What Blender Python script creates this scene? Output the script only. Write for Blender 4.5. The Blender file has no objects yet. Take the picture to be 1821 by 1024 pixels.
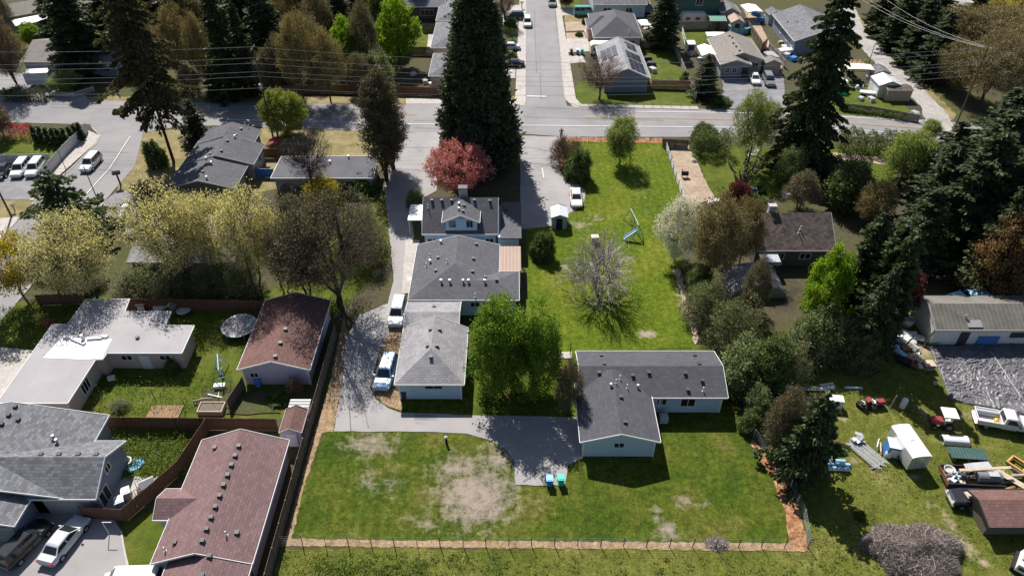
import bpy, math, random
import numpy as np
from mathutils import Vector, Matrix
R = math.radians
rnd = random.Random(7)
rng = np.random.default_rng(11)
scene = bpy.context.scene
col = scene.collection

# ------------------------------------------------------------------ camera, sky, sun, exposure
CAM_H, FOC = 58.0, 1300.0
TILT = math.atan(1052.0 / FOC)
cam_data = bpy.data.cameras.new('camera')
cam_data.sensor_width = 36.0
cam_data.lens = 36.0 * FOC / 1821.0
cam_data.clip_start = 0.5
cam_data.clip_end = 3000
cam = bpy.data.objects.new('camera', cam_data)
cam.location = (0, 0, CAM_H)
cam.rotation_euler = (math.pi / 2 - TILT, 0, 0)
col.objects.link(cam)
scene.camera = cam

SUN_EL, SUN_AZ = 48.0, -20.0          # azimuth from +Y towards +X
world = bpy.data.worlds.new('World')
scene.world = world
world.use_nodes = True
wt = world.node_tree
sky = wt.nodes.new('ShaderNodeTexSky')
sky.sky_type = 'NISHITA'
sky.sun_disc = False
sky.sun_elevation = R(SUN_EL)
sky.sun_rotation = R(SUN_AZ)
bg = wt.nodes['Background']
bg.inputs['Strength'].default_value = 0.06
wt.links.new(sky.outputs['Color'], bg.inputs['Color'])

sd = bpy.data.lights.new('sun', 'SUN')
sd.energy = 5.0
sd.angle = R(0.5)
sd.color = (1.0, 0.955, 0.89)
sun = bpy.data.objects.new('sun', sd)
dirv = Vector((math.sin(R(SUN_AZ)) * math.cos(R(SUN_EL)), math.cos(R(SUN_AZ)) * math.cos(R(SUN_EL)), math.sin(R(SUN_EL))))
sun.rotation_euler = dirv.to_track_quat('Z', 'Y').to_euler()
sun.location = (0, 60, 90)
col.objects.link(sun)
scene.view_settings.view_transform = 'Standard'
scene.view_settings.look = 'None'
scene.view_settings.exposure = 0.76
scene.view_settings.gamma = 1.0
scene.view_settings.use_curve_mapping = False
scene.cycles.max_bounces = 6
scene.cycles.transparent_max_bounces = 6

def G(px, py, z=0.0):
    """place on the horizontal plane z seen at a point of the survey photograph"""
    s, c = math.sin(TILT), math.cos(TILT)
    u = (px - 910.5) / FOC
    v = (py - 512.0) / FOC
    k = (CAM_H - z) / (s + v * c)
    return (u * k, (c - v * s) * k)

def height_at(bx, by, ty):
    s, c = math.sin(TILT), math.cos(TILT)
    X, Y = G(bx, by)
    v = (ty - 512.0) / FOC
    return CAM_H - Y * (v * c + s) / (c - v * s)

# ------------------------------------------------------------------ materials
class NT:
    def __init__(self, name):
        self.m = bpy.data.materials.new(name)
        self.m.use_nodes = True
        self.t = self.m.node_tree
        self.b = self.t.nodes['Principled BSDF']
        self.out = self.t.nodes['Material Output']
    def n(self, typ, **kw):
        nd = self.t.nodes.new(typ)
        for k, v in kw.items():
            setattr(nd, k, v)
        return nd
    def put(self, sock, val):
        if hasattr(val, 'is_linked') or isinstance(val, bpy.types.NodeSocket):
            self.t.links.new(val, sock)
        elif isinstance(val, (tuple, list)) and len(val) == 3 and sock.type == 'RGBA':
            sock.default_value = (*val, 1)
        else:
            sock.default_value = val
    def coord(self, kind='Object', scale=(1, 1, 1), rot=(0, 0, 0), loc=(0, 0, 0)):
        c = self.n('ShaderNodeTexCoord').outputs[kind]
        if scale == (1, 1, 1) and rot == (0, 0, 0) and loc == (0, 0, 0):
            return c
        mp = self.n('ShaderNodeMapping')
        self.put(mp.inputs['Vector'], c)
        mp.inputs['Scale'].default_value = scale
        mp.inputs['Rotation'].default_value = rot
        mp.inputs['Location'].default_value = loc
        return mp.outputs[0]
    def noise(self, vec, scale, detail=4, rough=0.55, dist=0.0):
        nd = self.n('ShaderNodeTexNoise')
        self.put(nd.inputs['Vector'], vec)
        nd.inputs['Scale'].default_value = scale
        nd.inputs['Detail'].default_value = detail
        nd.inputs['Roughness'].default_value = rough
        nd.inputs['Distortion'].default_value = dist
        return nd.outputs['Fac']
    def math(self, op, a, b=0.5, clamp=False):
        nd = self.n('ShaderNodeMath', operation=op, use_clamp=clamp)
        self.put(nd.inputs[0], a)
        self.put(nd.inputs[1], b)
        return nd.outputs[0]
    def vmath(self, op, a, b):
        nd = self.n('ShaderNodeVectorMath', operation=op)
        self.put(nd.inputs[0], a)
        self.put(nd.inputs[1], b)
        return nd.outputs['Value'] if op in ('LENGTH', 'DOT_PRODUCT', 'DISTANCE') else nd.outputs[0]
    def rng(self, v, a, b, c=0.0, d=1.0):
        nd = self.n('ShaderNodeMapRange')
        self.put(nd.inputs[0], v)
        for i, q in enumerate((a, b, c, d)):
            nd.inputs[i + 1].default_value = q
        return nd.outputs[0]
    def ramp(self, fac, stops):
        nd = self.n('ShaderNodeValToRGB')
        cr = nd.color_ramp
        while len(cr.elements) < len(stops):
            cr.elements.new(0.5)
        for e, (p, c) in zip(cr.elements, stops):
            e.position = p
            e.color = (*c, 1)
        self.put(nd.inputs[0], fac)
        return nd.outputs[0]
    def mix(self, fac, a, b, mode='MIX'):
        nd = self.n('ShaderNodeMix', data_type='RGBA', blend_type=mode)
        self.put(nd.inputs[0], fac)
        self.put(nd.inputs[6], a)
        self.put(nd.inputs[7], b)
        return nd.outputs[2]
    def shade(self, colr, lo, hi, fac):
        """multiply a colour by a grain factor between lo and hi"""
        g = self.rng(fac, 0.25, 0.75, lo, hi)
        nd = self.n('ShaderNodeVectorMath', operation='SCALE')
        self.put(nd.inputs[0], colr)
        self.put(nd.inputs['Scale'], g)
        return nd.outputs[0]
    def grain(self, colr, lo, hi, fac):
        g = self.rng(fac, 0.36, 0.64, lo, hi)
        nd = self.n('ShaderNodeVectorMath', operation='SCALE')
        self.put(nd.inputs[0], colr)
        self.put(nd.inputs['Scale'], g)
        return nd.outputs[0]
    def bump(self, h, strength=0.3, dist=0.05):
        nd = self.n('ShaderNodeBump')
        nd.inputs['Strength'].default_value = strength
        nd.inputs['Distance'].default_value = dist
        self.put(nd.inputs['Height'], h)
        self.put(self.b.inputs['Normal'], nd.outputs[0])
    def done(self, colr, rough=0.85, metal=0.0, spec=0.3):
        self.put(self.b.inputs['Base Color'], colr)
        self.put(self.b.inputs['Roughness'], rough)
        self.b.inputs['Metallic'].default_value = metal
        self.b.inputs['Specular IOR Level'].default_value = spec
        return self.m

def plain(name, c, var=0.12, scale=3.0, rough=0.7, metal=0.0, spec=0.3, fine=25, bump=0.0):
    t = NT(name)
    v = t.coord()
    k = t.shade(c, 1 - var, 1 + var, t.noise(v, scale, 5))
    if fine:
        f = t.noise(v, fine, 3)
        k = t.shade(k, 1 - var * 0.7, 1 + var * 0.7, f)
        if bump:
            t.bump(f, bump, 0.03)
    return t.done(k, rough, metal, spec)

def ground_mat(name, stops, scale=0.3, grain=14.0, glo=0.55, ghi=1.45, patches=(), pcol=(0.2, 0.16, 0.13), bump=0.6, rough=0.95, mid=1.6, mlo=.8, mhi=1.2, pnoise=0.9, stripes=0.0):
    t = NT(name)
    v = t.coord()
    k = t.ramp(t.noise(v, scale, 6, 0.62, 0.4), stops)
    k = t.shade(k, mlo, mhi, t.noise(v, mid, 4))
    f = t.noise(v, grain, 6, 0.7)
    k = t.grain(k, 1 - (1 - glo) * .55, 1 + (ghi - 1) * .55, f)
    if stripes or 'field' in name: k = t.grain(k, .72, 1.28, t.noise(v, 2.2, 5, .75, .6))
    if stripes:
        w = t.n('ShaderNodeTexWave')
        t.put(w.inputs['Vector'], v)
        w.inputs['Scale'].default_value = stripes
        w.inputs['Distortion'].default_value = 2.5
        w.inputs['Detail'].default_value = 2
        k = t.shade(k, 0.955, 1.045, w.outputs['Fac'])
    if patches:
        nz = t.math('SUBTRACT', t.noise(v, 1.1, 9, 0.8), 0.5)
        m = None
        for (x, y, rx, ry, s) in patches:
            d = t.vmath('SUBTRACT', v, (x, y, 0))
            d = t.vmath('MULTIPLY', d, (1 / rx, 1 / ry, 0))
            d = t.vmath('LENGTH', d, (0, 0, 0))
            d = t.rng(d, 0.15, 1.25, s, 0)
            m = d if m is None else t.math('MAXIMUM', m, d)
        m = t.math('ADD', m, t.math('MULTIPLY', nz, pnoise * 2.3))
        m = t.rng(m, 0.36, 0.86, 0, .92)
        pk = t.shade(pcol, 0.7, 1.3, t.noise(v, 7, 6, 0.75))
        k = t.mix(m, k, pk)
    t.bump(f, bump, 0.06)
    return t.done(k, rough, 0, 0.1)

def leaf_mat(name, c1, c2, trans=0.35, rough=0.6):
    t = NT(name)
    a = t.n('ShaderNodeAttribute', attribute_name='tint')
    k = t.mix(a.outputs['Fac'], c1, c2)
    dif = t.n('ShaderNodeBsdfPrincipled')
    t.put(dif.inputs['Base Color'], k)
    dif.inputs['Roughness'].default_value = rough
    dif.inputs['Specular IOR Level'].default_value = 0.2
    tr = t.n('ShaderNodeBsdfTranslucent')
    k2 = t.n('ShaderNodeVectorMath', operation='MULTIPLY')
    t.put(k2.inputs[0], k)
    k2.inputs[1].default_value = (1.35, 1.25, 0.7)
    t.put(tr.inputs['Color'], k2.outputs[0])
    ms = t.n('ShaderNodeMixShader')
    ms.inputs[0].default_value = trans
    t.t.links.new(dif.outputs[0], ms.inputs[1])
    t.t.links.new(tr.outputs[0], ms.inputs[2])
    t.t.links.new(ms.outputs[0], t.out.inputs[0])
    t.t.nodes.remove(t.b)
    return t.m

def shingle(name, c, var=0.22, moss=None, mossamt=0.0, row=0.28, stain=0.12):
    """asphalt shingles: courses and tabs from the slope's own UVs (metres)"""
    t = NT(name)
    uv = t.coord('UV')
    br = t.n('ShaderNodeTexBrick')
    t.put(br.inputs['Vector'], uv)
    br.offset = 0.5
    br.inputs['Scale'].default_value = 1.0
    br.inputs['Brick Width'].default_value = row * 1.6
    br.inputs['Row Height'].default_value = row
    br.inputs['Mortar Size'].default_value = 0.018
    br.inputs['Mortar Smooth'].default_value = 0.2
    br.inputs['Color1'].default_value = (*[q * (1 + var) for q in c], 1)
    br.inputs['Color2'].default_value = (*[q * (1 - var) for q in c], 1)
    br.inputs['Mortar'].default_value = (*[q * 0.68 for q in c], 1)
    v = t.coord()
    k = t.shade(br.outputs['Color'], 1 - stain, 1 + stain, t.noise(v, 0.5, 6, 0.65))
    g = t.noise(v, 22, 4, 0.7)
    k = t.shade(k, 0.72, 1.28, g)
    if moss:
        m = t.rng(t.noise(v, 1.3, 7, 0.7), 0.62 - mossamt, 0.75 - mossamt)
        k = t.mix(m, k, moss)
    h = t.math('ADD', t.math('MULTIPLY', br.outputs['Fac'], -0.6), g)
    t.bump(h, 0.5, 0.02)
    return t.done(k, 0.9, 0, 0.25)

def siding(name, c, step=0.2, vert=False, var=0.08):
    t = NT(name)
    v = t.coord()
    w = t.n('ShaderNodeTexWave', wave_type='BANDS', bands_direction='X' if vert else 'Z', wave_profile='SAW')
    t.put(w.inputs['Vector'], v)
    w.inputs['Scale'].default_value = 0.314 / step
    k = t.shade(c, 1 - var, 1 + var, t.noise(v, 0.8, 5))
    k = t.shade(k, 0.86, 1.05, w.outputs['Fac'])
    t.bump(w.outputs['Fac'], 0.5, 0.02)
    return t.done(k, 0.75, 0, 0.25)

def ribbed(name, c, pitch=0.25, rough=0.45, metal=0.4, var=0.12, rust=None):
    t = NT(name)
    uv = t.coord('UV')
    v = t.coord()
    w = t.n('ShaderNodeTexWave', wave_type='BANDS', bands_direction='X')
    t.put(w.inputs['Vector'], uv)
    w.inputs['Scale'].default_value = 0.314 / pitch
    k = t.shade(c, 1 - var, 1 + var, t.noise(v, 0.7, 6))
    k = t.shade(k, 0.88, 1.08, w.outputs['Fac'])
    if rust:
        k = t.mix(t.rng(t.noise(v, 1.6, 7, 0.7), 0.55, 0.72), k, rust)
    t.bump(w.outputs['Fac'], 0.6, 0.03)
    return t.done(k, rough, metal, 0.3)

def wood(name, c, var=0.25, scale=4):
    t = NT(name)
    v = t.coord()
    k = t.shade(c, 1 - var, 1 + var, t.noise(v, scale, 5, 0.6))
    gr = t.noise(t.coord(scale=(14, 14, 1.2)), 2, 5, 0.6)
    k = t.shade(k, 0.75, 1.25, gr)
    t.bump(gr, 0.3, 0.01)
    return t.done(k, 0.85, 0, 0.2)

def paint(name, c, rough=0.25):
    t = NT(name)
    v = t.coord()
    k = t.shade(c, 0.94, 1.06, t.noise(v, 2, 4))
    t.b.inputs['Coat Weight'].default_value = 0.35
    t.b.inputs['Coat Roughness'].default_value = 0.08
    return t.done(k, rough, 0.0, 0.4)

def glass_dark(name, c=(0.015, 0.02, 0.025)):
    t = NT(name)
    return t.done(t.shade(c, 0.7, 1.3, t.noise(t.coord(), 1.5, 2)), 0.06, 0.0, 0.55)

LAWN_P = []
def pxpatch(px, py, rxp, ryp, s):
    x, y = G(px, py)
    x2, _ = G(px + rxp, py)
    _, y2 = G(px, py - ryp)
    return (x, y, abs(x2 - x), abs(y2 - y), s)
for q in ((845, 880, 110, 80, .86), (885, 815, 60, 40, .7), (815, 835, 80, 45, .7), (870, 905, 60, 34, .75), (660, 790, 80, 34, .7), (655, 850, 40, 50, .5),
          (690, 860, 70, 60, .4), (800, 800, 50, 22, .35), (1185, 942, 34, 30, .72), (1168, 912, 16, 24, .6), (1215, 890, 28, 22, .6), (1275, 968, 28, 16, .66),
          (1250, 895, 34, 10, .5), (760, 930, 110, 30, .46), (960, 900, 60, 40, .3), (1150, 594, 24, 12, .9), (1062, 388, 34, 10, .55), (1030, 400, 34, 16, .6),
          (1110, 470, 80, 50, .25), (1140, 330, 40, 70, .36), (1215, 540, 18, 60, .55), (1005, 475, 14, 14, .7), (1060, 540, 40, 24, .5)):
    LAWN_P.append(pxpatch(*q))
FIELD_P = [pxpatch(*q) for q in ((1690, 930, 22, 40, .6), (1720, 975, 24, 30, .72), (1750, 1000, 16, 14, .8), (1655, 895, 20, 20, .5), (1640, 735, 14, 40, .55),
          (1690, 700, 14, 30, .6), (1500, 745, 14, 10, .75), (1555, 835, 20, 12, .5), (1625, 848, 22, 10, .65), (1600, 865, 40, 12, .35), (1520, 820, 30, 14, .45), (1640, 790, 20, 14, .35),
          (1440, 1005, 40, 14, .35), (1720, 740, 30, 14, .6), (1690, 770, 40, 12, .4), (1600, 590, 30, 30, .8), (1640, 620, 30, 30, .75), (1740, 470, 60, 40, .8), (700, 1010, 20, 10, .3))]
M = {}
M['lawn'] = ground_mat('lawn_grass', [(.25, (.028, .05, .005)), (.43, (.043, .066, .0065)), (.55, (.062, .077, .009)), (.68, (.1, .095, .025))], .2, 5, .4, 1.6, LAWN_P, (.27, .215, .185), stripes=.28, mid=1.1, mlo=.72, mhi=1.28)
M['backlawn'] = ground_mat('bright_lawn_grass', [(.25, (.05, .08, .006)), (.48, (.072, .102, .007)), (.62, (.1, .118, .011)), (.8, (.15, .135, .04))], .16, 5, .5, 1.5, LAWN_P, (.28, .23, .18), stripes=.28, mid=1.1, mlo=.76, mhi=1.24)
M['field'] = ground_mat('field_grass', [(.25, (.052, .068, .011)), (.46, (.083, .094, .016)), (.6, (.112, .114, .026)), (.74, (.165, .142, .062))], .16, 5, .4, 1.6, FIELD_P, (.31, .24, .165), mid=1.0, mlo=.72, mhi=1.28)
M['yard'] = ground_mat('yard_grass', [(.25, (.04, .062, .008)), (.46, (.065, .088, .01)), (.62, (.09, .1, .018)), (.78, (.15, .125, .055))], .25, 9, .5, 1.5, mid=.9, mlo=.75, mhi=1.25)
M['drygrass'] = ground_mat('dry_grass', [(.25, (.12, .11, .045)), (.5, (.2, .165, .08)), (.75, (.27, .215, .125))], .4, 9, .6, 1.4, mid=.9, mlo=.78, mhi=1.2)
M['earth'] = ground_mat('earth', [(.25, (.035, .035, .02)), (.45, (.07, .06, .038)), (.6, (.06, .066, .022)), (.8, (.13, .105, .07))], .12, 8, .5, 1.5)
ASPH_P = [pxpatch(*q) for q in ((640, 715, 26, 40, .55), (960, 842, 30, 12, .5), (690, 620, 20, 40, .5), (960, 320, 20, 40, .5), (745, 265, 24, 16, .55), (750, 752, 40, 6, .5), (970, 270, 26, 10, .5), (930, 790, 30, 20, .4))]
ROAD_P = [pxpatch(*q) for q in ((500, 205, 90, 6, .55), (700, 202, 60, 5, .5), (1100, 214, 120, 4, .6), (1350, 222, 90, 4, .55), (960, 110, 8, 60, .55), (990, 60, 5, 40, .45), (200, 200, 120, 8, .5), (200, 290, 20, 40, .5), (120, 400, 24, 40, .5), (960, 210, 60, 8, .45), (860, 214, 60, 5, .55))]
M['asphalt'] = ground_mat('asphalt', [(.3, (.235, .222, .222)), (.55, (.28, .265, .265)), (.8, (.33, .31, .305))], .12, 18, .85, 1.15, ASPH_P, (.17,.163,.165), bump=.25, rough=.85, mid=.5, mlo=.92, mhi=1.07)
M['road'] = ground_mat('road_asphalt', [(.3, (.185, .177, .182)), (.55, (.225, .215, .22)), (.8, (.27, .256, .258))], .1, 18, .9, 1.1, ROAD_P, (.165,.158,.162), bump=.2, rough=.8, mid=.4, mlo=.94, mhi=1.05)
M['worn'] = ground_mat('worn_asphalt', [(.3, (.16, .155, .165)), (.55, (.2, .195, .205)), (.8, (.26, .25, .245))], .2, 14, .8, 1.2, bump=.3, rough=.88, mid=.7, mlo=.85, mhi=1.15)
M['concrete'] = ground_mat('concrete', [(.3, (.33, .305, .285)), (.6, (.39, .36, .335)), (.8, (.44, .405, .375))], .3, 16, .9, 1.1, bump=.15)
M['gravel'] = ground_mat('gravel', [(.3, (.25, .235, .225)), (.55, (.32, .3, .285)), (.8, (.38, .35, .32))], .3, 10, .65, 1.35, bump=.6)
M['dirt'] = ground_mat('dirt_track', [(.3, (.24, .18, .13)), (.55, (.33, .26, .19)), (.8, (.4, .32, .25))], .3, 8, .7, 1.3)
M['bark'] = ground_mat('bark_mulch', [(.3, (.14, .062, .03)), (.5, (.25, .125, .062)), (.7, (.34, .21, .125))], 1.6, 4, .25, 1.75, bump=.8)
M['straw'] = ground_mat('dead_grass', [(.25, (.12, .11, .035)), (.42, (.22, .15, .085)), (.6, (.3, .21, .135)), (.78, (.22, .19, .1))], 1.4, 5, .35, 1.65)
M['white_line'] = plain('road_paint', (.66, .65, .63), .15, 4)
M['yellow_line'] = plain('yellow_road_paint', (.42, .3, .12), .15, 4)
M['roof_slate'] = shingle('slate_grey_shingles', (.092, .092, .104), .13)
M['roof_dark'] = shingle('charcoal_shingles', (.07, .071, .082), .12)
M['roof_light'] = shingle('light_grey_shingles', (.245, .237, .248), .12, stain=.2)
M['roof_grey'] = shingle('mid_grey_shingles', (.14, .143, .155), .28)
M['roof_brown'] = shingle('brown_shingles', (.16, .1, .1), .14)
M['roof_rust'] = shingle('red_brown_shingles', (.135, .075, .066), .16)
M['roof_moss'] = shingle('old_brown_shakes', (.1, .078, .07), .4, (.13, .12, .1), .06, stain=.3)
M['roof_tan'] = shingle('tan_shingles', (.2, .18, .165), .1)
M['roof_old'] = ribbed('weathered_sheet_roof', (.13, .125, .11), .5, .8, .0, .25, (.22, .17, .12))
M['roof_pink'] = ribbed('tan_sheet_roof', (.3, .215, .17), .45, .7, 0, .07)
M['roof_flat'] = plain('pale_roll_roofing', (.295, .282, .292), .1, .35, .9, fine=9)
M['roof_felt'] = plain('dark_roll_roofing', (.085, .085, .095), .2, .4, .9, fine=9)
M['coating'] = plain('white_roof_coating', (.66, .66, .66), .03, 1, .7)
M['wall_blue'] = siding('pale_blue_siding', (.42, .53, .62))
M['wall_blue2'] = siding('sky_blue_siding', (.36, .5, .68))
M['wall_lilac'] = siding('lilac_grey_siding', (.46, .43, .52))
M['wall_white'] = siding('white_siding', (.62, .62, .6))
M['wall_tan'] = siding('tan_siding', (.42, .34, .28))
M['wall_grey'] = siding('grey_siding', (.27, .28, .3))
M['wall_slate'] = siding('slate_blue_siding', (.2, .23, .3))
M['wall_dark'] = siding('dark_brown_siding', (.13, .11, .09))
M['wall_pink'] = siding('pinkish_siding', (.5, .4, .37))
M['wall_green'] = siding('green_siding', (.06, .13, .1))
M['trim'] = plain('white_trim', (.62, .61, .6), .05)
M['trim_grey'] = plain('grey_trim', (.35, .34, .33), .08)
M['glass'] = glass_dark('window_glass')
M['black'] = plain('black_rubber', (.015, .015, .016), .2, rough=.85)
M['dark'] = plain('dark_metal', (.04, .04, .045), .2, rough=.5)
M['steel'] = plain('galvanised_steel', (.5, .51, .53), .15, rough=.35, metal=.8)
M['alu'] = plain('aluminium_sheet', (.7, .7, .72), .08, rough=.3, metal=.6)
M['greymetal'] = plain('grey_painted_metal', (.38, .39, .4), .12, rough=.5)
M['fence_brown'] = wood('brown_fence_board', (.15, .078, .05))
M['fence_dark'] = wood('weathered_fence_board', (.15, .115, .09))
M['fence_grey'] = wood('grey_fence_board', (.27, .245, .22))
M['fence_new'] = wood('cedar_fence_board', (.42, .24, .14))
M['fence_white'] = plain('white_vinyl', (.5, .5, .5), .08)
M['plank'] = wood('weathered_plank', (.42, .34, .26))
M['plank_grey'] = wood('grey_plank', (.33, .3, .27))
M['timber'] = wood('brown_timber', (.22, .14, .08))
M['orange_wood'] = wood('orange_timber', (.5, .27, .1))
M['pole'] = wood('pole_wood', (.1, .08, .065))
M['blue_plastic'] = plain('blue_plastic', (.05, .22, .55), .1, rough=.4)
M['lightblue_plastic'] = plain('light_blue_plastic', (.2, .5, .8), .1, rough=.4)
M['teal_plastic'] = plain('teal_plastic', (.03, .42, .33), .1, rough=.4)
M['white_plastic'] = plain('white_plastic', (.6, .6, .6), .06, rough=.45)
M['red'] = plain('red_paint', (.24, .04, .04), .15, rough=.45)
M['orange'] = plain('orange_paint', (.75, .13, .02), .1, rough=.5)
M['yellow'] = plain('yellow_paint', (.7, .48, .08), .12, rough=.5)
M['rust'] = plain('rusty_metal', (.16, .07, .035), .4, 6, .85)
M['green_metal'] = ribbed('green_sheet_metal', (.2, .3, .26), .3, .5, .2)
M['tarp'] = plain('silver_black_tarp', (.12, .115, .125), .2, 1.2, .4)
M['wire'] = plain('aluminium_wire', (.45, .45, .46), .05, rough=.5, metal=.2)
M['bark_brown'] = plain('tree_bark', (.06, .047, .038), .3, 4, .95, bump=.5)
M['bark_grey'] = plain('grey_bark', (.2, .18, .16), .25, 4, .95, bump=.5)
M['bark_pale'] = plain('pale_bark', (.34, .3, .28), .2, 4, .95)
M['twig_brown'] = plain('brown_twig', (.15, .115, .085), .25, 3, .95)
M['twig_grey'] = plain('grey_twig', (.4, .36, .33), .2, 3, .95)
M['twig_dark'] = plain('dark_twig', (.085, .07, .07), .25, 3, .95)
for nm, a, b, tr in (('spruce', (.044, .046, .022), (.14, .125, .06), .25), ('fir', (.027, .04, .018), (.095, .115, .048), .24), ('sequoia', (.032, .046, .026), (.15, .17, .095), .22),
                     ('cedar', (.05, .048, .028), (.15, .125, .075), .25), ('deodar', (.05, .075, .035), (.15, .19, .09), .25), ('maple', (.075, .15, .018), (.19, .29, .042), .48), ('lime', (.09, .18, .014), (.22, .33, .03), .5),
                     ('bud', (.36, .35, .16), (.68, .65, .37), .42), ('gold', (.24, .21, .02), (.46, .38, .04), .4), ('olive', (.12, .1, .045), (.26, .22, .11), .3), ('brownbud', (.1, .088, .055), (.21, .185, .12), .28),
                     ('pink', (.3, .085, .095), (.56, .23, .24), .35), ('white', (.45, .47, .4), (.75, .74, .68), .3), ('willow', (.12, .17, .04), (.27, .33, .11), .4), ('laurel', (.05, .08, .025), (.16, .2, .075), .28),
                     ('shrub', (.045, .085, .018), (.13, .19, .045), .3), ('dark', (.035, .056, .022), (.105, .135, .055), .22), ('burgundy', (.07, .02, .022), (.17, .055, .05), .3), ('rustleaf', (.13, .08, .035), (.27, .17, .085), .3),
                     ('redleaf', (.3, .02, .025), (.5, .05, .06), .3), ('weed', (.08, .13, .022), (.17, .22, .045), .3), ('ivy', (.08, .12, .04), (.27, .31, .15), .3), ('scrub', (.085, .11, .042), (.25, .28, .13), .32), ('topiary', (.09, .13, .025), (.3, .33, .08), .35), ('purple', (.14, .08, .07), (.28, .19, .16), .3)):
    M['leaf_' + nm] = leaf_mat(nm + '_foliage', a, b, tr)
for nm, c in (('white', (.6, .6, .6)), ('silver', (.5, .51, .53)), ('black', (.015, .016, .02)), ('paleblue', (.28, .44, .62)), ('blue', (.05, .13, .3)), ('grey', (.16, .17, .18)), ('cream', (.68, .64, .55)), ('teal', (.1, .3, .3)), ('red', (.4, .02, .03))):
    M['car_' + nm] = paint(nm + '_car_paint', c)
M['lamp_red'] = plain('red_lens', (.5, .01, .01), .1, rough=.2)
M['lamp_clear'] = plain('clear_lens', (.7, .72, .75), .1, rough=.15)
M['skin'] = plain('skin', (.45, .28, .2), .06, fine=0)
M['cloth_black'] = plain('black_cloth', (.02, .02, .024), .2)
M['cloth_grey'] = plain('grey_cloth', (.09, .09, .11), .2)
M['hair'] = plain('dark_hair', (.03, .02, .015), .2)
M['solar'] = plain('solar_cells', (.028, .032, .045), .15, rough=.3, spec=.4)
M['water'] = glass_dark('pool_water', (.05, .2, .2))
M['pool_blue'] = plain('pool_liner', (.12, .4, .5), .1, rough=.5)
M['stone'] = plain('pale_stone', (.42, .39, .36), .2, 6)
M['dirtbed'] = plain('bed_soil', (.1, .075, .055), .3, 5)
M['lightblue'] = plain('light_blue_paint', (.3, .48, .65), .1)
M['tarpblue'] = plain('blue_tarp', (.05, .16, .42), .15, rough=.5)
M['cream'] = plain('cream_paint', (.6, .55, .45), .1)

# ------------------------------------------------------------------ mesh helpers
def tag(o, label=None, cat=None, group=None, kind=None):
    if label: o['label'] = label
    if cat: o['category'] = cat
    if group: o['group'] = group
    if kind: o['kind'] = kind
    return o

def np_mesh(name, V, F, tint=None, uv=None):
    me = bpy.data.meshes.new(name)
    V = np.asarray(V, dtype=np.float32)
    F = np.asarray(F, dtype=np.int32)
    n, k = F.shape
    me.vertices.add(len(V)); me.vertices.foreach_set('co', V.ravel())
    me.loops.add(n * k); me.loops.foreach_set('vertex_index', F.ravel())
    me.polygons.add(n)
    me.polygons.foreach_set('loop_start', np.arange(0, n * k, k, dtype=np.int32))
    me.polygons.foreach_set('loop_total', np.full(n, k, dtype=np.int32))
    if tint is not None:
        a = me.attributes.new('tint', 'FLOAT', 'FACE')
        a.data.foreach_set('value', np.asarray(tint, dtype=np.float32))
    me.update(calc_edges=True)
    return me

def link(name, me, parent=None, loc=(0, 0, 0), rz=0.0, mat=None, scale=None):
    o = bpy.data.objects.new(name, me)
    col.objects.link(o)
    o.location = loc
    if rz: o.rotation_euler = (0, 0, rz)
    if scale is not None: o.scale = scale if hasattr(scale, '__len__') else (scale,) * 3
    if parent: o.parent = parent
    if mat and me and not me.materials: me.materials.append(mat)
    return o

def thing(name, label, cat, loc=(0, 0, 0), rz=0.0, group=None, scale=None):
    o = bpy.data.objects.new(name, None)
    o.empty_display_size = 0.3
    col.objects.link(o)
    o.location = loc if len(loc) == 3 else (loc[0], loc[1], 0)
    o.rotation_euler = (0, 0, rz)
    if scale is not None: o.scale = scale if hasattr(scale, '__len__') else (scale,) * 3
    return tag(o, label, cat, group)

KIDS = {}
def copy_thing(o, loc, rz=None, label=None, scale=None, group=None):
    kids = {}
    for q in bpy.data.objects:
        if q.parent: kids.setdefault(q.parent.name, []).append(q)
    def rec(s, par):
        c = s.copy(); col.objects.link(c)
        if par: c.parent = par
        for ch in kids.get(s.name, ()): rec(ch, c)
        return c
    c = rec(o, None)
    c.location = loc if len(loc) == 3 else (loc[0], loc[1], 0)
    if rz is not None: c.rotation_euler = (0, 0, rz)
    if scale is not None: c.scale = (scale,) * 3
    if label: c['label'] = label
    if group: c['group'] = group
    return c

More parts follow.
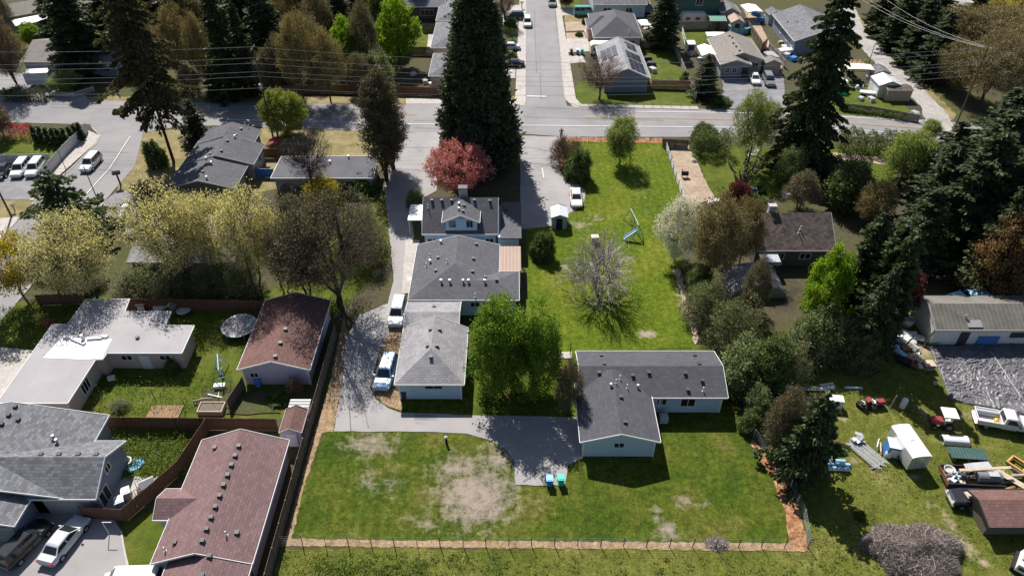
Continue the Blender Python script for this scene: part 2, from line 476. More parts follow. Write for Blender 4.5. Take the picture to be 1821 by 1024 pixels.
class MB:
    def __init__(self): self.v = []; self.f = []; self.u = []
    def face(self, pts, uv=None):
        i = len(self.v); self.v += [tuple(p) for p in pts]
        self.f.append(list(range(i, i + len(pts))))
        self.u += uv if uv else [(p[0], p[1]) for p in pts]
        return self
    def slopeface(self, pts):
        """roof plane: u runs along the level direction, v up the slope"""
        P = [Vector(p) for p in pts]
        n = (P[1] - P[0]).cross(P[-1] - P[0])
        if n.length < 1e-9: n = Vector((0, 0, 1))
        n.normalize()
        if n.z < 0: n = -n
        h = Vector((0, 0, 1)).cross(n)
        h = h.normalized() if h.length > 1e-4 else Vector((1, 0, 0))
        s = n.cross(h)
        return self.face(pts, [(p.dot(h), p.dot(s)) for p in P])
    def box(self, c, s, rz=0.0, rx=0.0, taper=1.0):
        x, y, z = s[0] / 2, s[1] / 2, s[2] / 2
        cs = [(-x, -y, -z), (x, -y, -z), (x, y, -z), (-x, y, -z), (-x * taper, -y * taper, z), (x * taper, -y * taper, z), (x * taper, y * taper, z), (-x * taper, y * taper, z)]
        mt = Matrix.Translation(c) @ Matrix.Rotation(rz, 4, 'Z') @ Matrix.Rotation(rx, 4, 'X')
        P = [mt @ Vector(q) for q in cs]
        for q in ((0, 3, 2, 1), (4, 5, 6, 7), (0, 1, 5, 4), (1, 2, 6, 5), (2, 3, 7, 6), (3, 0, 4, 7)):
            a = (P[q[1]] - P[q[0]]).length; b = (P[q[3]] - P[q[0]]).length
            self.face([P[i] for i in q], [(0, 0), (a, 0), (a, b), (0, b)])
        return self
    def beam(self, a, b, w, h):
        a = Vector(a); b = Vector(b); d = (b - a)
        L = d.length; d.normalize()
        up = Vector((0, 0, 1)) if abs(d.z) < .95 else Vector((0, 1, 0))
        s = d.cross(up).normalized(); u = s.cross(d)
        P = []
        for e in (a, b):
            for i, j in ((-1, -1), (1, -1), (1, 1), (-1, 1)):
                P.append(e + s * (i * w / 2) + u * (j * h / 2))
        for q in ((3, 2, 1, 0), (4, 5, 6, 7), (0, 1, 5, 4), (1, 2, 6, 5), (2, 3, 7, 6), (3, 0, 4, 7)):
            self.face([P[i] for i in q])
        return self
    def tube(self, a, b, r0, r1=None, n=8, caps=True):
        r1 = r0 if r1 is None else r1
        a = Vector(a); b = Vector(b); d = (b - a).normalized()
        up = Vector((0, 0, 1)) if abs(d.z) < .95 else Vector((1, 0, 0))
        s = d.cross(up).normalized(); u = s.cross(d)
        A = [a + (s * math.cos(2 * math.pi * i / n) + u * math.sin(2 * math.pi * i / n)) * r0 for i in range(n)]
        B = [b + (s * math.cos(2 * math.pi * i / n) + u * math.sin(2 * math.pi * i / n)) * r1 for i in range(n)]
        for i in range(n):
            j = (i + 1) % n
            self.face([A[i], A[j], B[j], B[i]])
        if caps:
            self.face(A[::-1]); self.face(B)
        return self
    def path(self, pts, r, n=6):
        for a, b in zip(pts[:-1], pts[1:]): self.tube(a, b, r, r, n, False)
        return self
    def lathe(self, prof, n=16, c=(0, 0, 0), closed=True):
        rings = [[(c[0] + r * math.cos(2 * math.pi * i / n), c[1] + r * math.sin(2 * math.pi * i / n), c[2] + z) for i in range(n)] for r, z in prof]
        for A, B in zip(rings[:-1], rings[1:]):
            for i in range(n):
                j = (i + 1) % n
                self.face([A[i], A[j], B[j], B[i]])
        if closed:
            self.face(rings[0][::-1]); self.face(rings[-1])
        return self
    def loft(self, rings, closed=True):
        n = len(rings[0])
        for A, B in zip(rings[:-1], rings[1:]):
            for i in range(n):
                j = (i + 1) % n
                self.face([A[i], A[j], B[j], B[i]])
        if closed:
            self.face(rings[0][::-1]); self.face(rings[-1])
        return self
    def prism(self, poly, z0, z1):
        n = len(poly)
        self.face([(p[0], p[1], z1) for p in poly]); self.face([(p[0], p[1], z0) for p in poly][::-1])
        for i in range(n):
            a, b = poly[i], poly[(i + 1) % n]
            self.face([(a[0], a[1], z0), (b[0], b[1], z0), (b[0], b[1], z1), (a[0], a[1], z1)])
        return self
    def mesh(self, name, mat=None, off=(0, 0, 0), smooth=False):
        me = bpy.data.meshes.new(name)
        V = [(p[0] - off[0], p[1] - off[1], p[2] - off[2]) for p in self.v]
        me.from_pydata(V, [], self.f)
        uvl = me.uv_layers.new(name='uv')
        flat = []
        for f in self.f:
            for i in f: flat += list(self.u[i])
        uvl.data.foreach_set('uv', flat)
        if mat: me.materials.append(mat)
        if smooth: me.polygons.foreach_set('use_smooth', [True] * len(self.f))
        me.update()
        return me
    def build(self, name, mat, parent=None, off=(0, 0, 0), smooth=False, loc=(0, 0, 0), rz=0.0):
        return link(name, self.mesh(name, mat, off, smooth), parent, loc, rz)

def ccw(poly):
    a = sum(p[0] * q[1] - q[0] * p[1] for p, q in zip(poly, poly[1:] + poly[:1]))
    return poly if a > 0 else poly[::-1]

# ------------------------------------------------------------------ ground sheets
def ragged(poly, step, amp):
    out = []
    for p, q in zip(poly, poly[1:] + poly[:1]):
        L = math.dist(p, q); n = max(1, int(L / step))
        nx, ny = -(q[1] - p[1]) / max(L, 1e-6), (q[0] - p[0]) / max(L, 1e-6)
        for i in range(n):
            k = i / n; w = amp * rnd.uniform(-1, 1) if i else 0
            out.append((p[0] + (q[0] - p[0]) * k + nx * w, p[1] + (q[1] - p[1]) * k + ny * w))
    return out

def sheet(name, poly, z, mat, px=True, step=0.9, amp=0.0, kind='structure'):
    P = ccw([G(*p) for p in poly] if px else list(poly))
    if amp: P = ragged(P, step, amp)
    from mathutils.geometry import delaunay_2d_cdt
    n = len(P)
    vs, _, fs, _, _, _ = delaunay_2d_cdt([Vector(p) for p in P], [], [list(range(n))], 1, 1e-4)
    tri = []
    for f in fs:
        a, c, d = vs[f[0]], vs[f[1]], vs[f[2]]
        tri.append(list(f) if (c - a).cross(d - a) > 0 else list(f)[::-1])
    me = bpy.data.meshes.new(name)
    me.from_pydata([(p[0], p[1], z) for p in vs], [], tri)
    me.materials.append(mat)
    o = link(name, me)
    o['kind'] = kind
    return o

# ------------------------------------------------------------------ houses (all walls run along the street grid)
def off_of(root): return tuple(root.location)

def gable(root, x0, x1, y0, y1, ez, rz, axis, wall, roof, ends='gg', ov=0.4, gov=0.3, base=0.0, trim='trim', th=0.13, walls=True, rname='roof', ridge=None):
    o = off_of(root)
    sw = axis == 'y'
    def T(a, b, z): return (b, a, z) if sw else (a, b, z)
    a0, a1, b0, b1 = (y0, y1, x0, x1) if sw else (x0, x1, y0, y1)
    bm_ = (b0 + b1) / 2 if ridge is None else ridge
    hw = (b1 - b0) / 2
    r0 = a0 + (hw if ends[0] == 'h' else 0); r1 = a1 - (hw if ends[1] == 'h' else 0)
    if ends == 'hh' and r0 > r1: r0 = r1 = (a0 + a1) / 2
    sl0 = (rz - ez) / (bm_ - b0); sl1 = (rz - ez) / (b1 - bm_)
    m = MB()
    top = [T(a0, b0, ez), T(a1, b0, ez), T(a1, b1, ez), T(a0, b1, ez), T(r0, bm_, rz), T(r1, bm_, rz)]
    fl = [[0, 1, 5, 4], [2, 3, 4, 5]]
    if ends[0] == 'h': fl.append([3, 0, 4])
    if ends[1] == 'h': fl.append([1, 2, 5])
    for f in fl:
        pts = [top[i] for i in f]
        m.slopeface(pts[::-1] if sw else pts)
        pb = [(p[0], p[1], p[2] - th) for p in pts]
        m.slopeface(pb if sw else pb[::-1])
    edges = [(0, 1), (2, 3)]
    edges += [(3, 0)] if ends[0] == 'h' else [(3, 4), (4, 0)]
    edges += [(1, 2)] if ends[1] == 'h' else [(1, 5), (5, 2)]
    for i, j in edges:
        a, b = top[i], top[j]
        m.face([(a[0], a[1], a[2] - th), (b[0], b[1], b[2] - th), b, a])
    ro = m.build(rname, M[roof], root, o)
    if ends[0] == 'b': edges = [q for q in edges if q not in ((3, 4), (4, 0))]
    if ends[1] == 'b': edges = [q for q in edges if q not in ((1, 5), (5, 2))]
    fm = MB()
    c = T((a0 + a1) / 2, bm_, 0)
    for i, j in edges:
        a = Vector(top[i]); b = Vector(top[j])
        d = (b - a).normalized(); n = Vector((d.y, -d.x, 0))
        if n.length < 1e-6: continue
        n.normalize()
        if n.dot((a + b) / 2 - Vector((c[0], c[1], 0))) < 0: n = -n
        dz = Vector((0, 0, -th * .45))
        fm.beam(a + n * .03 + dz, b + n * .03 + dz, .05, .2)
    fm.build('fascia', M[trim], ro, o)
    if walls:
        w = MB()
        wa0 = a0 + (ov if ends[0] == 'h' else gov); wa1 = a1 - (ov if ends[1] == 'h' else gov)
        wb0, wb1 = b0 + ov, b1 - ov
        zt0 = ez + ov * sl0 - th + .01; zt1 = ez + ov * sl1 - th + .01
        zr = rz - th
        w.face([T(wa0, wb0, base), T(wa1, wb0, base), T(wa1, wb0, zt0), T(wa0, wb0, zt0)])
        w.face([T(wa1, wb1, base), T(wa0, wb1, base), T(wa0, wb1, zt1), T(wa1, wb1, zt1)])
        for a, e in ((wa0, ends[0]), (wa1, ends[1])):
            if e == 'b': continue
            if e == 'g': w.face([T(a, wb0, base), T(a, wb1, base), T(a, wb1, zt1), T(a, bm_, zr), T(a, wb0, zt0)])
            else: w.face([T(a, wb0, base), T(a, wb1, base), T(a, wb1, zt1), T(a, wb0, zt0)])
        w.build('wall', M[wall], root, o)
    return ro

def flat_roof(root, poly, z, wall, roof, inset=0.4, th=0.18, trim='trim', base=0.0):
    o = off_of(root)
    P = ccw(poly)
    ro = MB().prism(P, z - th, z).build('roof', M[roof], root, o)
    fm = MB()
    for a, b in zip(P, P[1:] + P[:1]):
        d = Vector((b[0] - a[0], b[1] - a[1], 0)).normalized(); n = Vector((d.y, -d.x, 0))
        fm.beam(Vector((*a, z - .07)) + n * .03, Vector((*b, z - .07)) + n * .03, .07, .2)
    fm.build('fascia', M[trim], ro, o)
    n = len(P); Q = []
    for i in range(n):
        p, c, q = Vector(P[i - 1]), Vector(P[i]), Vector(P[(i + 1) % n])
        d1 = (c - p).normalized(); d2 = (q - c).normalized()
        n1 = Vector((-d1.y, d1.x)); n2 = Vector((-d2.y, d2.x))
        Q.append(tuple(c + (n1 + n2) * inset / (1 + n1.dot(n2))))
    w = MB()
    for a, b in zip(Q, Q[1:] + Q[:1]):
        w.face([(*a, base), (*b, base), (*b, z - th + .01), (*a, z - th + .01)])
    w.build('wall', M[wall], root, o)
    return ro

WCACHE = {}
def window(root, p, w, h, face='-y', panes=2, frame='trim', name='window', label=None):
    """framed window centred at world point p on a wall looking towards face"""
    key = (w, h, panes, frame)
    if key not in WCACHE:
        f = MB(); t = .09
        f.box((0, -.03, h / 2 - t / 2), (w, .08, t)).box((0, -.03, -h / 2 + t / 2), (w, .1, t))
        f.box((-w / 2 + t / 2, -.03, 0), (t, .08, h - 2 * t)).box((w / 2 - t / 2, -.03, 0), (t, .08, h - 2 * t))
        for i in range(1, panes): f.box((-w / 2 + w * i / panes, -.028, 0), (.06, .07, h - 2 * t))
        g = MB().box((0, -.012, 0), (w / panes - t * .9, .025, h - 2 * t))
        WCACHE[key] = (f.mesh(name, M[frame]), g.mesh('pane', M['glass']))
    fm, gm = WCACHE[key]
    rz = {'-y': 0, '+x': math.pi / 2, '+y': math.pi, '-x': -math.pi / 2}[face]
    o = off_of(root)
    wo = link(name, fm, root, (p[0] - o[0], p[1] - o[1], p[2] - o[2]), rz)
    if label: wo['label'] = label
    for i in range(panes):
        link('pane', gm, wo, (-w / 2 + w * (i + .5) / panes, 0, 0))
    return wo

def corners(root, x0, x1, y0, y1, h, sides='ffbb'):
    o = off_of(root); cb = MB().box((0, 0, h / 2), (.16, .16, h)).mesh('corner_board', M['trim'])
    for x, y in ((x0, y0), (x1, y0), (x0, y1), (x1, y1)): link('corner_board', cb, root, (x - o[0], y - o[1], 0))

def door(root, p, w=.95, h=2.05, face='-y', mat='trim', name='door'):
    rz = {'-y': 0, '+x': math.pi / 2, '+y': math.pi, '-x': -math.pi / 2}[face]
    o = off_of(root)
    d = MB().box((0, -.03, h / 2), (w, .08, h)).box((-w / 2 - .05, -.025, h / 2), (.09, .07, h + .1)).box((w / 2 + .05, -.025, h / 2), (.09, .07, h + .1))
    ob = d.build(name, M[mat], root, loc=(p[0] - o[0], p[1] - o[1], p[2] - o[2]), rz=rz)
    MB().box((w * .38, -.1, h * .48), (.06, .07, .12)).build('handle', M['steel'], ob)
    return ob

def garage_door(root, p, w, h, face='-y', mat='trim'):
    rz = {'-y': 0, '+x': math.pi / 2, '+y': math.pi, '-x': -math.pi / 2}[face]
    o = off_of(root); d = MB()
    for i in range(4): d.box((0, -.03, h * (i + .5) / 4), (w, .07, h / 4 - .03))
    return d.build('garage_door', M[mat], root, loc=(p[0] - o[0], p[1] - o[1], p[2] - o[2]), rz=rz)

VENT = MB().box((0, 0, .08), (.3, .3, .18), taper=.9).box((0, -.02, .19), (.38, .38, .06)).mesh('roof_vent', M['dark'])
VENTW = MB().tube((0, 0, 0), (0, 0, .35), .1, n=8).tube((0, 0, .35), (0, 0, .45), .2, .13, n=10).mesh('roof_vent', M['steel'])
PIPE = MB().tube((0, 0, -.1), (0, 0, .55), .06, n=6).tube((0, 0, -.02), (0, 0, .06), .15, .07, n=8).mesh('vent_pipe', M['white_plastic'])
def vents(root, roof, items):
    """items: (px, py, z, kind)"""
    o = off_of(root)
    for px, py, z, k in items:
        x, y = G(px, py, z)
        link({'b': 'roof_vent', 'w': 'roof_vent', 'p': 'vent_pipe'}[k], {'b': VENT, 'w': VENTW, 'p': PIPE}[k], roof, (x - o[0], y - o[1], z - o[2]))

def on_gable(y, axis_c, ez, rz, half):
    return rz - (rz - ez) * abs(y - axis_c) / half

# ------------------------------------------------------------------ ground, roads, drives
g = MB().face([(-900, -500, 0), (900, -500, 0), (900, 1400, 0), (-900, 1400, 0)]).build('ground', M['earth'])
g['kind'] = 'structure'
_z = [0.0]
def lay(name, poly, mat, amp=0.0, px=True, step=0.9):
    _z[0] += 0.0018
    z = _z[0]
    if name == 'bark_strip': _s[0] += .001; z = _s[0]
    return sheet(name, poly, z, M[mat], px, step, amp)
_s = [.03]

lay('field', [(420, 1300), (503, 972), (1425, 974), (1448, 962), (1395, 845), (1440, 700), (1400, 600), (1500, 520), (1700, 560), (1950, 470), (2500, 1300)], 'field', .3)
lay('back_lawn', [(938, 640), (936, 400), (1003, 370), (1042, 352), (1034, 318), (1000, 285), (1003, 250), (1178, 250), (1222, 370), (1208, 470), (1248, 640)], 'backlawn', .15)
lay('front_lawn', [(503, 966), (585, 745), (860, 640), (1300, 610), (1318, 760), (1395, 860), (1425, 968)], 'lawn', .12)
lay('verge', [(-10, 172), (400, 172), (925, 172), (925, 186), (-10, 182)], 'drygrass', .3)
lay('yard', [(250, 234), (500, 222), (735, 238), (690, 300), (440, 345), (205, 347), (215, 300)], 'drygrass', .2)
lay('yard', [(0, 243), (150, 232), (100, 284), (0, 290)], 'yard', .1)
lay('yard', [(0, 352), (70, 352), (38, 388), (0, 390)], 'drygrass', .1)
lay('yard', [(30, 538), (150, 530), (330, 520), (480, 520), (700, 330), (690, 460), (600, 560), (480, 545), (230, 545), (115, 570), (60, 630), (0, 630), (0, 575)], 'yard', .3)
lay('back_yard', [(110, 745), (200, 628), (330, 545), (480, 525), (590, 560), (520, 745)], 'yard', .2)
lay('side_yard', [(185, 742), (345, 752), (345, 800), (300, 860), (205, 862)], 'yard', .15)
lay('lawn_strip', [(218, 930), (320, 880), (268, 1015), (228, 1014)], 'yard', .06)
lay('lawn_strip', [(455, 770), (520, 768), (500, 800), (470, 800)], 'yard', .06)
lay('corner_lawn', [(1022, 150), (1072, 130), (1160, 158), (1240, 160), (1245, 190), (1040, 188), (1026, 180)], 'yard', .1)
lay('back_yard', [(1140, 80), (1196, 80), (1228, 165), (1160, 168)], 'yard', .1)
lay('back_yard', [(1205, 52), (1335, 50), (1352, 96), (1338, 90), (1300, 70), (1215, 82)], 'yard', .1)
lay('back_yard', [(690, 50), (777, 50), (770, 98), (690, 98)], 'yard', .1)
lay('front_yard', [(990, -20), (1035, -20), (1030, 10), (998, 16)], 'yard', .1)
lay('rock_bed', [(1004, 30), (1052, 28), (1056, 54), (1006, 56)], 'dirt', .1)
lay('yard', [(1005, 26), (1052, 24), (1052, 38), (1004, 40)], 'drygrass', .1)
lay('rock_bed', [(1007, 59), (1038, 58), (1044, 70), (1008, 71)], 'dirt', .1)
lay('side_yard', [(1228, 262), (1400, 262), (1600, 262), (1590, 330), (1400, 350), (1300, 360), (1270, 350)], 'yard', .3)
lay('mulch_strip', [(1480, 272), (1578, 280), (1575, 294), (1530, 288), (1482, 286)], 'dirt', .2)
lay('side_yard', [(1478, 142), (1560, 150), (1610, 190), (1640, 215), (1480, 205)], 'yard', .2)
lay('lane_verge', [(1500, 30), (1522, 24), (1700, 205), (1688, 218), (1536, 60)], 'drygrass', .3)
# paved surfaces
lay('road', [(-300, 164), (0, 178), (200, 180), (400, 183), (740, 187), (930, 188), (1024, 189), (1240, 194), (1500, 205), (1650, 214), (2100, 246), (2100, 300), (1650, 254), (1500, 243), (1240, 244), (1000, 244), (925, 238), (740, 236), (400, 224), (240, 224), (0, 218), (-300, 205)], 'road', .06)
lay('side_street', [(150, 200), (340, 200), (330, 224), (255, 236), (240, 296), (186, 358), (30, 540), (-40, 615), (-160, 615), (2, 424), (76, 341), (125, 300), (170, 256), (178, 242), (162, 226)], 'road', .0)
lay('street', [(934, 192), (935, 0), (936, -60), (981, -60), (985, 0), (1005, 178), (1010, 192)], 'road', .0)
lay('parking_lot', [(-60, 312), (84, 306), (58, 356), (-60, 354)], 'worn', .05)
lay('driveway', [(184, 360), (212, 338), (246, 344), (240, 400), (190, 398)], 'worn', .05)
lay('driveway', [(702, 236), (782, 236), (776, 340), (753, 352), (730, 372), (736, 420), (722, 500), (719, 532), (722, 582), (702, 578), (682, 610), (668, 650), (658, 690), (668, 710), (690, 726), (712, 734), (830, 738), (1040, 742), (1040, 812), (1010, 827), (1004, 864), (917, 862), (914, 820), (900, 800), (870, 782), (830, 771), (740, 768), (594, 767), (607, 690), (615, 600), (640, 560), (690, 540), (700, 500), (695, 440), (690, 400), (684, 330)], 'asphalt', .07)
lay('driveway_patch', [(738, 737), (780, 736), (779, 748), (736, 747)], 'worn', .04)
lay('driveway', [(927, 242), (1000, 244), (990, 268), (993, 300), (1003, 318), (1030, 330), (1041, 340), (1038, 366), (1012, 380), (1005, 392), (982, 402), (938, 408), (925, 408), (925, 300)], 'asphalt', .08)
lay('driveway', [(-40, 925), (30, 900), (180, 890), (216, 944), (222, 985), (236, 1060), (-60, 1060)], 'asphalt', .04)
lay('driveway', [(1286, 134), (1392, 134), (1400, 200), (1284, 193)], 'worn', .1)
lay('driveway', [(0, 128), (70, 135), (150, 170), (160, 184), (-40, 184), (-40, 130)], 'road', .2)
lay('driveway', [(1190, 256), (1222, 256), (1272, 356), (1216, 366)], 'dirt', .12)
lay('gravel_lane', [(1478, -30), (1500, -30), (1540, 58), (1610, 130), (1686, 204), (1700, 236), (1650, 228), (1636, 188), (1582, 142), (1500, 52)], 'gravel', .15)
lay('gravel_path', [(1322, 18), (1345, 30), (1372, 84), (1392, 120), (1382, 126), (1356, 80), (1330, 36)], 'dirt', .1)
lay('gravel_lane', [(1690, -20), (1735, -20), (1728, 30), (1710, 50), (1692, 30)], 'gravel', .2)
lay('sidewalk', [(1005, 178), (986, 0), (981, -60), (989, -60), (995, 0), (1024, 176), (1034, 186), (1240, 190), (1244, 195), (1020, 191)], 'concrete', .0)
lay('sidewalk', [(934, 188), (935, 0), (936, -60), (925, -60), (924, 0), (916, 180), (740, 176), (722, 176), (722, 187)], 'concrete', .0)
lay('driveway', [(994, 70), (1053, 70), (1056, 92), (1006, 94)], 'concrete', .03)
lay('driveway', [(988, 16), (1032, 12), (1032, 26), (990, 30)], 'concrete', .03)
lay('driveway', [(1008, 100), (1036, 100), (1042, 112), (1012, 114)], 'concrete', .03)
lay('walkway', [(1038, 54), (1050, 52), (1056, 72), (1046, 72)], 'concrete', .0)
lay('walkway', [(762, 62), (774, 62), (768, 98), (758, 98)], 'concrete', .0)
lay('driveway', [(896, 10), (924, 10), (920, 45), (892, 45)], 'concrete', .03)
lay('driveway', [(900, 108), (918, 108), (916, 140), (900, 140)], 'concrete', .03)
lay('walkway', [(722, 426), (746, 428), (734, 522), (714, 522)], 'concrete', .02)
lay('concrete_apron', [(-60, 612), (62, 624), (14, 710), (-60, 712)], 'concrete', .03)
lay('patio', [(150, 848), (292, 848), (238, 912), (150, 912)], 'concrete', .03)
lay('sidewalk', [(178, 242), (170, 256), (100, 318), (52, 358), (62, 356), (92, 300), (155, 232)], 'concrete', .02)
lay('sidewalk', [(-40, 392), (38, 386), (2, 424), (-40, 462)], 'concrete', .02)
lay('walkway', [(975, 626), (1016, 626), (1018, 638), (978, 637)], 'concrete', .05)
lay('patio', [(1480, 120), (1492, 120), (1500, 145), (1482, 145)], 'concrete', .05)
# ground cover strips
lay('bark_strip', [(612, 560), (620, 600), (607, 690), (592, 768), (572, 770), (540, 870), (518, 962), (506, 964), (552, 790), (585, 690), (603, 600)], 'straw', .09, step=.3)
lay('bark_strip', [(500, 957), (760, 961), (1100, 963), (1430, 966), (1440, 980), (1100, 976), (760, 973), (498, 971)], 'straw', .07, step=.28)
lay('bark_strip', [(1338, 780), (1362, 806), (1392, 846), (1424, 910), (1440, 976), (1404, 975), (1398, 920), (1374, 852), (1334, 790)], 'bark', .16, step=.7)
lay('bark_strip', [(700, 575), (722, 580), (712, 640), (702, 690), (716, 700), (713, 730), (690, 722), (668, 705), (660, 688), (672, 650), (676, 620), (690, 590)], 'straw', .09, step=.3)
lay('bark_strip', [(986, 244), (1178, 246), (1176, 255), (1004, 252), (1002, 300), (992, 300)], 'bark', .1, step=.5)
lay('footpath', [(1196, 480), (1206, 478), (1222, 520), (1242, 600), (1236, 614), (1212, 530)], 'dirt', .2, step=.5)
lay('dirt_bed', [(360, 690), (400, 690), (480, 700), (500, 735), (440, 738), (360, 735)], 'earth', .15)
# painted lines
def line(p, q, w, mat='white_line', name='road_marking'):
    a = G(*p); b = G(*q); d = math.dist(a, b)
    nx, ny = -(b[1] - a[1]) / d * w / 2, (b[0] - a[0]) / d * w / 2
    return lay(name, [(a[0] + nx, a[1] + ny), (a[0] - nx, a[1] - ny), (b[0] - nx, b[1] - ny), (b[0] + nx, b[1] + ny)], mat, px=False)
line((1130, 199.5), (1400, 203), .14); line((1400, 203), (1640, 217), .14)
line((925, 224), (1180, 226.5), .14); line((1180, 226.5), (1500, 230), .14); line((1500, 230), (1640, 241), .14)
line((735, 222), (925, 224), .14); line((400, 214), (735, 222), .14)
for dy in (0, 1.6):
    line((330, 199 + dy), (740, 203.5 + dy), .11, 'yellow_line'); line((1040, 208.5 + dy), (1240, 211 + dy), .11, 'yellow_line'); line((1240, 211 + dy), (1500, 218 + dy), .11, 'yellow_line'); line((1500, 218 + dy), (1640, 228 + dy), .11, 'yellow_line')
line((937, 172.5), (971, 173), .35)
line((232, 244), (196, 300), .11); line((196, 300), (140, 362), .11)
line((964, 300), (967, 318), .1); line((0, 323), (12, 321), .12)
def crack(pts, w=.07):
    P = [G(*p) for p in pts]
    for a, b in zip(P[:-1], P[1:]):
        n = 3
        for i in range(n):
            p = (a[0] + (b[0] - a[0]) * i / n, a[1] + (b[1] - a[1]) * i / n + rnd.uniform(-.1, .1)); q = (a[0] + (b[0] - a[0]) * (i + 1) / n, a[1] + (b[1] - a[1]) * (i + 1) / n)
            d = max(math.dist(p, q), .01); nx, ny = -(q[1] - p[1]) / d * w / 2, (q[0] - p[0]) / d * w / 2
            CR.face([(p[0] - nx, p[1] - ny, 0), (q[0] - nx, q[1] - ny, 0), (q[0] + nx, q[1] + ny, 0), (p[0] + nx, p[1] + ny, 0)])
CR = MB()
for q in (((90, 186), (200, 189), (230, 188)), ((90, 192), (215, 194)), ((735, 215), (790, 216)), ((735, 228), (925, 233)), ((950, 192), (1150, 199)), ((930, 209), (1180, 215)), ((960, 130), (962, 176)), ((950, 20), (954, 130)), ((1480, 224), (1600, 238)),
          ((620, 700), (624, 765)), ((640, 690), (655, 760)), ((935, 262), (992, 272)), ((700, 300), (770, 306)), ((705, 262), (776, 264)), ((930, 855), (990, 820)), ((935, 290), (985, 296)), ((160, 270), (230, 272)), ((140, 300), (200, 303)), ((300, 195), (560, 200))):
    crack(q)
cr_o = CR.build('road_cracks', plain('tar_seam', (.09, .088, .09), .2), loc=(0, 0, _z[0] + .008)); cr_o['kind'] = 'structure'
# kerbs
def kerb(pts, name='kerb'):
    m = MB(); P = [G(*p) for p in pts]
    for a, b in zip(P[:-1], P[1:]): m.beam((*a, .06), (*b, .06), .16, .13)
    o = m.build(name, M['concrete']); o['kind'] = 'structure'
kerb([(984, -40), (1004, 172), (1012, 184), (1034, 190), (1243, 196)])
kerb([(935.5, -40), (934, 184)])
kerb([(924, 187), (722, 185)])
kerb([(20, 405), (78, 342), (127, 301), (172, 256), (179, 243), (164, 228)])
kerb([(28, 540), (186, 360)])
kerb([(216, 945), (223, 985), (236, 1040)])

# ------------------------------------------------------------------ houses
def RF(ez, rz, c, half, axis):
    return lambda x, y: rz - (rz - ez) * abs((x if axis == 'y' else y) - c) / half
def hipz(x0, x1, y0, y1, ez, rz, axis, ends):
    h = ((x1 - x0) if axis == 'y' else (y1 - y0)) / 2; s = (rz - ez) / h
    def f(x, y):
        d = [x - x0, x1 - x] if axis == 'y' else [y - y0, y1 - y]
        a = (y - y0, y1 - y) if axis == 'y' else (x - x0, x1 - x)
        if ends[0] == 'h': d.append(a[0])
        if ends[1] == 'h': d.append(a[1])
        return ez + s * min(min(d), h)
    return f
def rv(root, roof, zf, items):
    """roof vents standing on the slope seen at each point"""
    out = []
    for px, py, k in items:
        z = 3.5
        for _ in range(12):
            x, y = G(px, py, z); z = .5 * z + .5 * zf(x, y)
        out.append((px, py, z, k))
    vents(root, roof, out)

# H1: L-shaped house on the front lawn
h = thing('house', 'pale blue L-shaped house with charcoal roof standing alone on the lawn', 'house', (14.2, 51.3))
r = gable(h, 6.95, 21.95, 50.7, 57.5, 2.62, 3.8, 'x', 'wall_blue', 'roof_dark')
rv(h, r, RF(2.62, 3.8, 54.1, 3.4, 'x'), [(1069, 632, 'b'), (1074, 647, 'b'), (1235, 632, 'b'), (1243, 647, 'b'), (1065, 663, 'b'), (1125, 668, 'b'), (1153.5, 663, 'b'), (1218, 664, 'b'), (1248, 677, 'b'), (1223, 693.5, 'b'), (1250, 695, 'p')])
r = gable(h, 6.5, 14.2, 45.0, 53.6, 2.64, 3.84, 'y', 'wall_blue', 'roof_dark', gov=.42, ends='gb')
rv(h, r, RF(2.64, 3.84, 10.35, 3.85, 'y'), [(1086, 687, 'w'), (1095, 681, 'p'), (1102, 674, 'p'), (1115, 690, 'p'), (1134, 689, 'w'), (1104, 706, 'b'), (1111.5, 750.5, 'b')])
window(h, (10.35, 45.41, 1.75), 1.1, .8)
window(h, (15.4, 51.09, 1.7), 1.1, 1.05)
window(h, (18.1, 51.09, 1.55), 1.6, 1.25)
window(h, (6.89, 48.3, 1.6), 1.4, 1.1, '-x')
x, y = G(1179, 748)
MB().box((0, 0, .4), (.85, .8, .8)).box((0, 0, .83), (.6, .6, .06)).build('air_conditioner', M['greymetal'], h, loc=(x - 14.2, y - 51.3, 0))

corners(h, 6.92, 13.78, 45.43, 50.9, 2.5); corners(h, 15.2, 21.52, 51.12, 57, 2.5)
# H2 garage with hip roof
h = thing('garage', 'pale blue garage with light grey hip roof beside the driveway', 'garage', (-8.55, 56.9))
r = gable(h, -12.2, -4.95, 52.55, 61.3, 2.6, 4.4, 'y', 'wall_blue', 'roof_light', ends='hg')
rv(h, r, hipz(-12.2, -4.95, 52.55, 61.3, 2.6, 4.4, 'y', 'hg'), [(765, 586, 'b'), (782, 586, 'b'), (760, 615, 'b'), (777, 615, 'b'), (766, 635, 'b')])
window(h, (-8.2, 52.94, 1.9), 1.9, .6, panes=2, frame='trim_grey')
door(h, (-12.2 + .39, 55.2, 0), face='-x'); corners(h, -11.8, -5.36, 52.96, 60.9, 2.5)
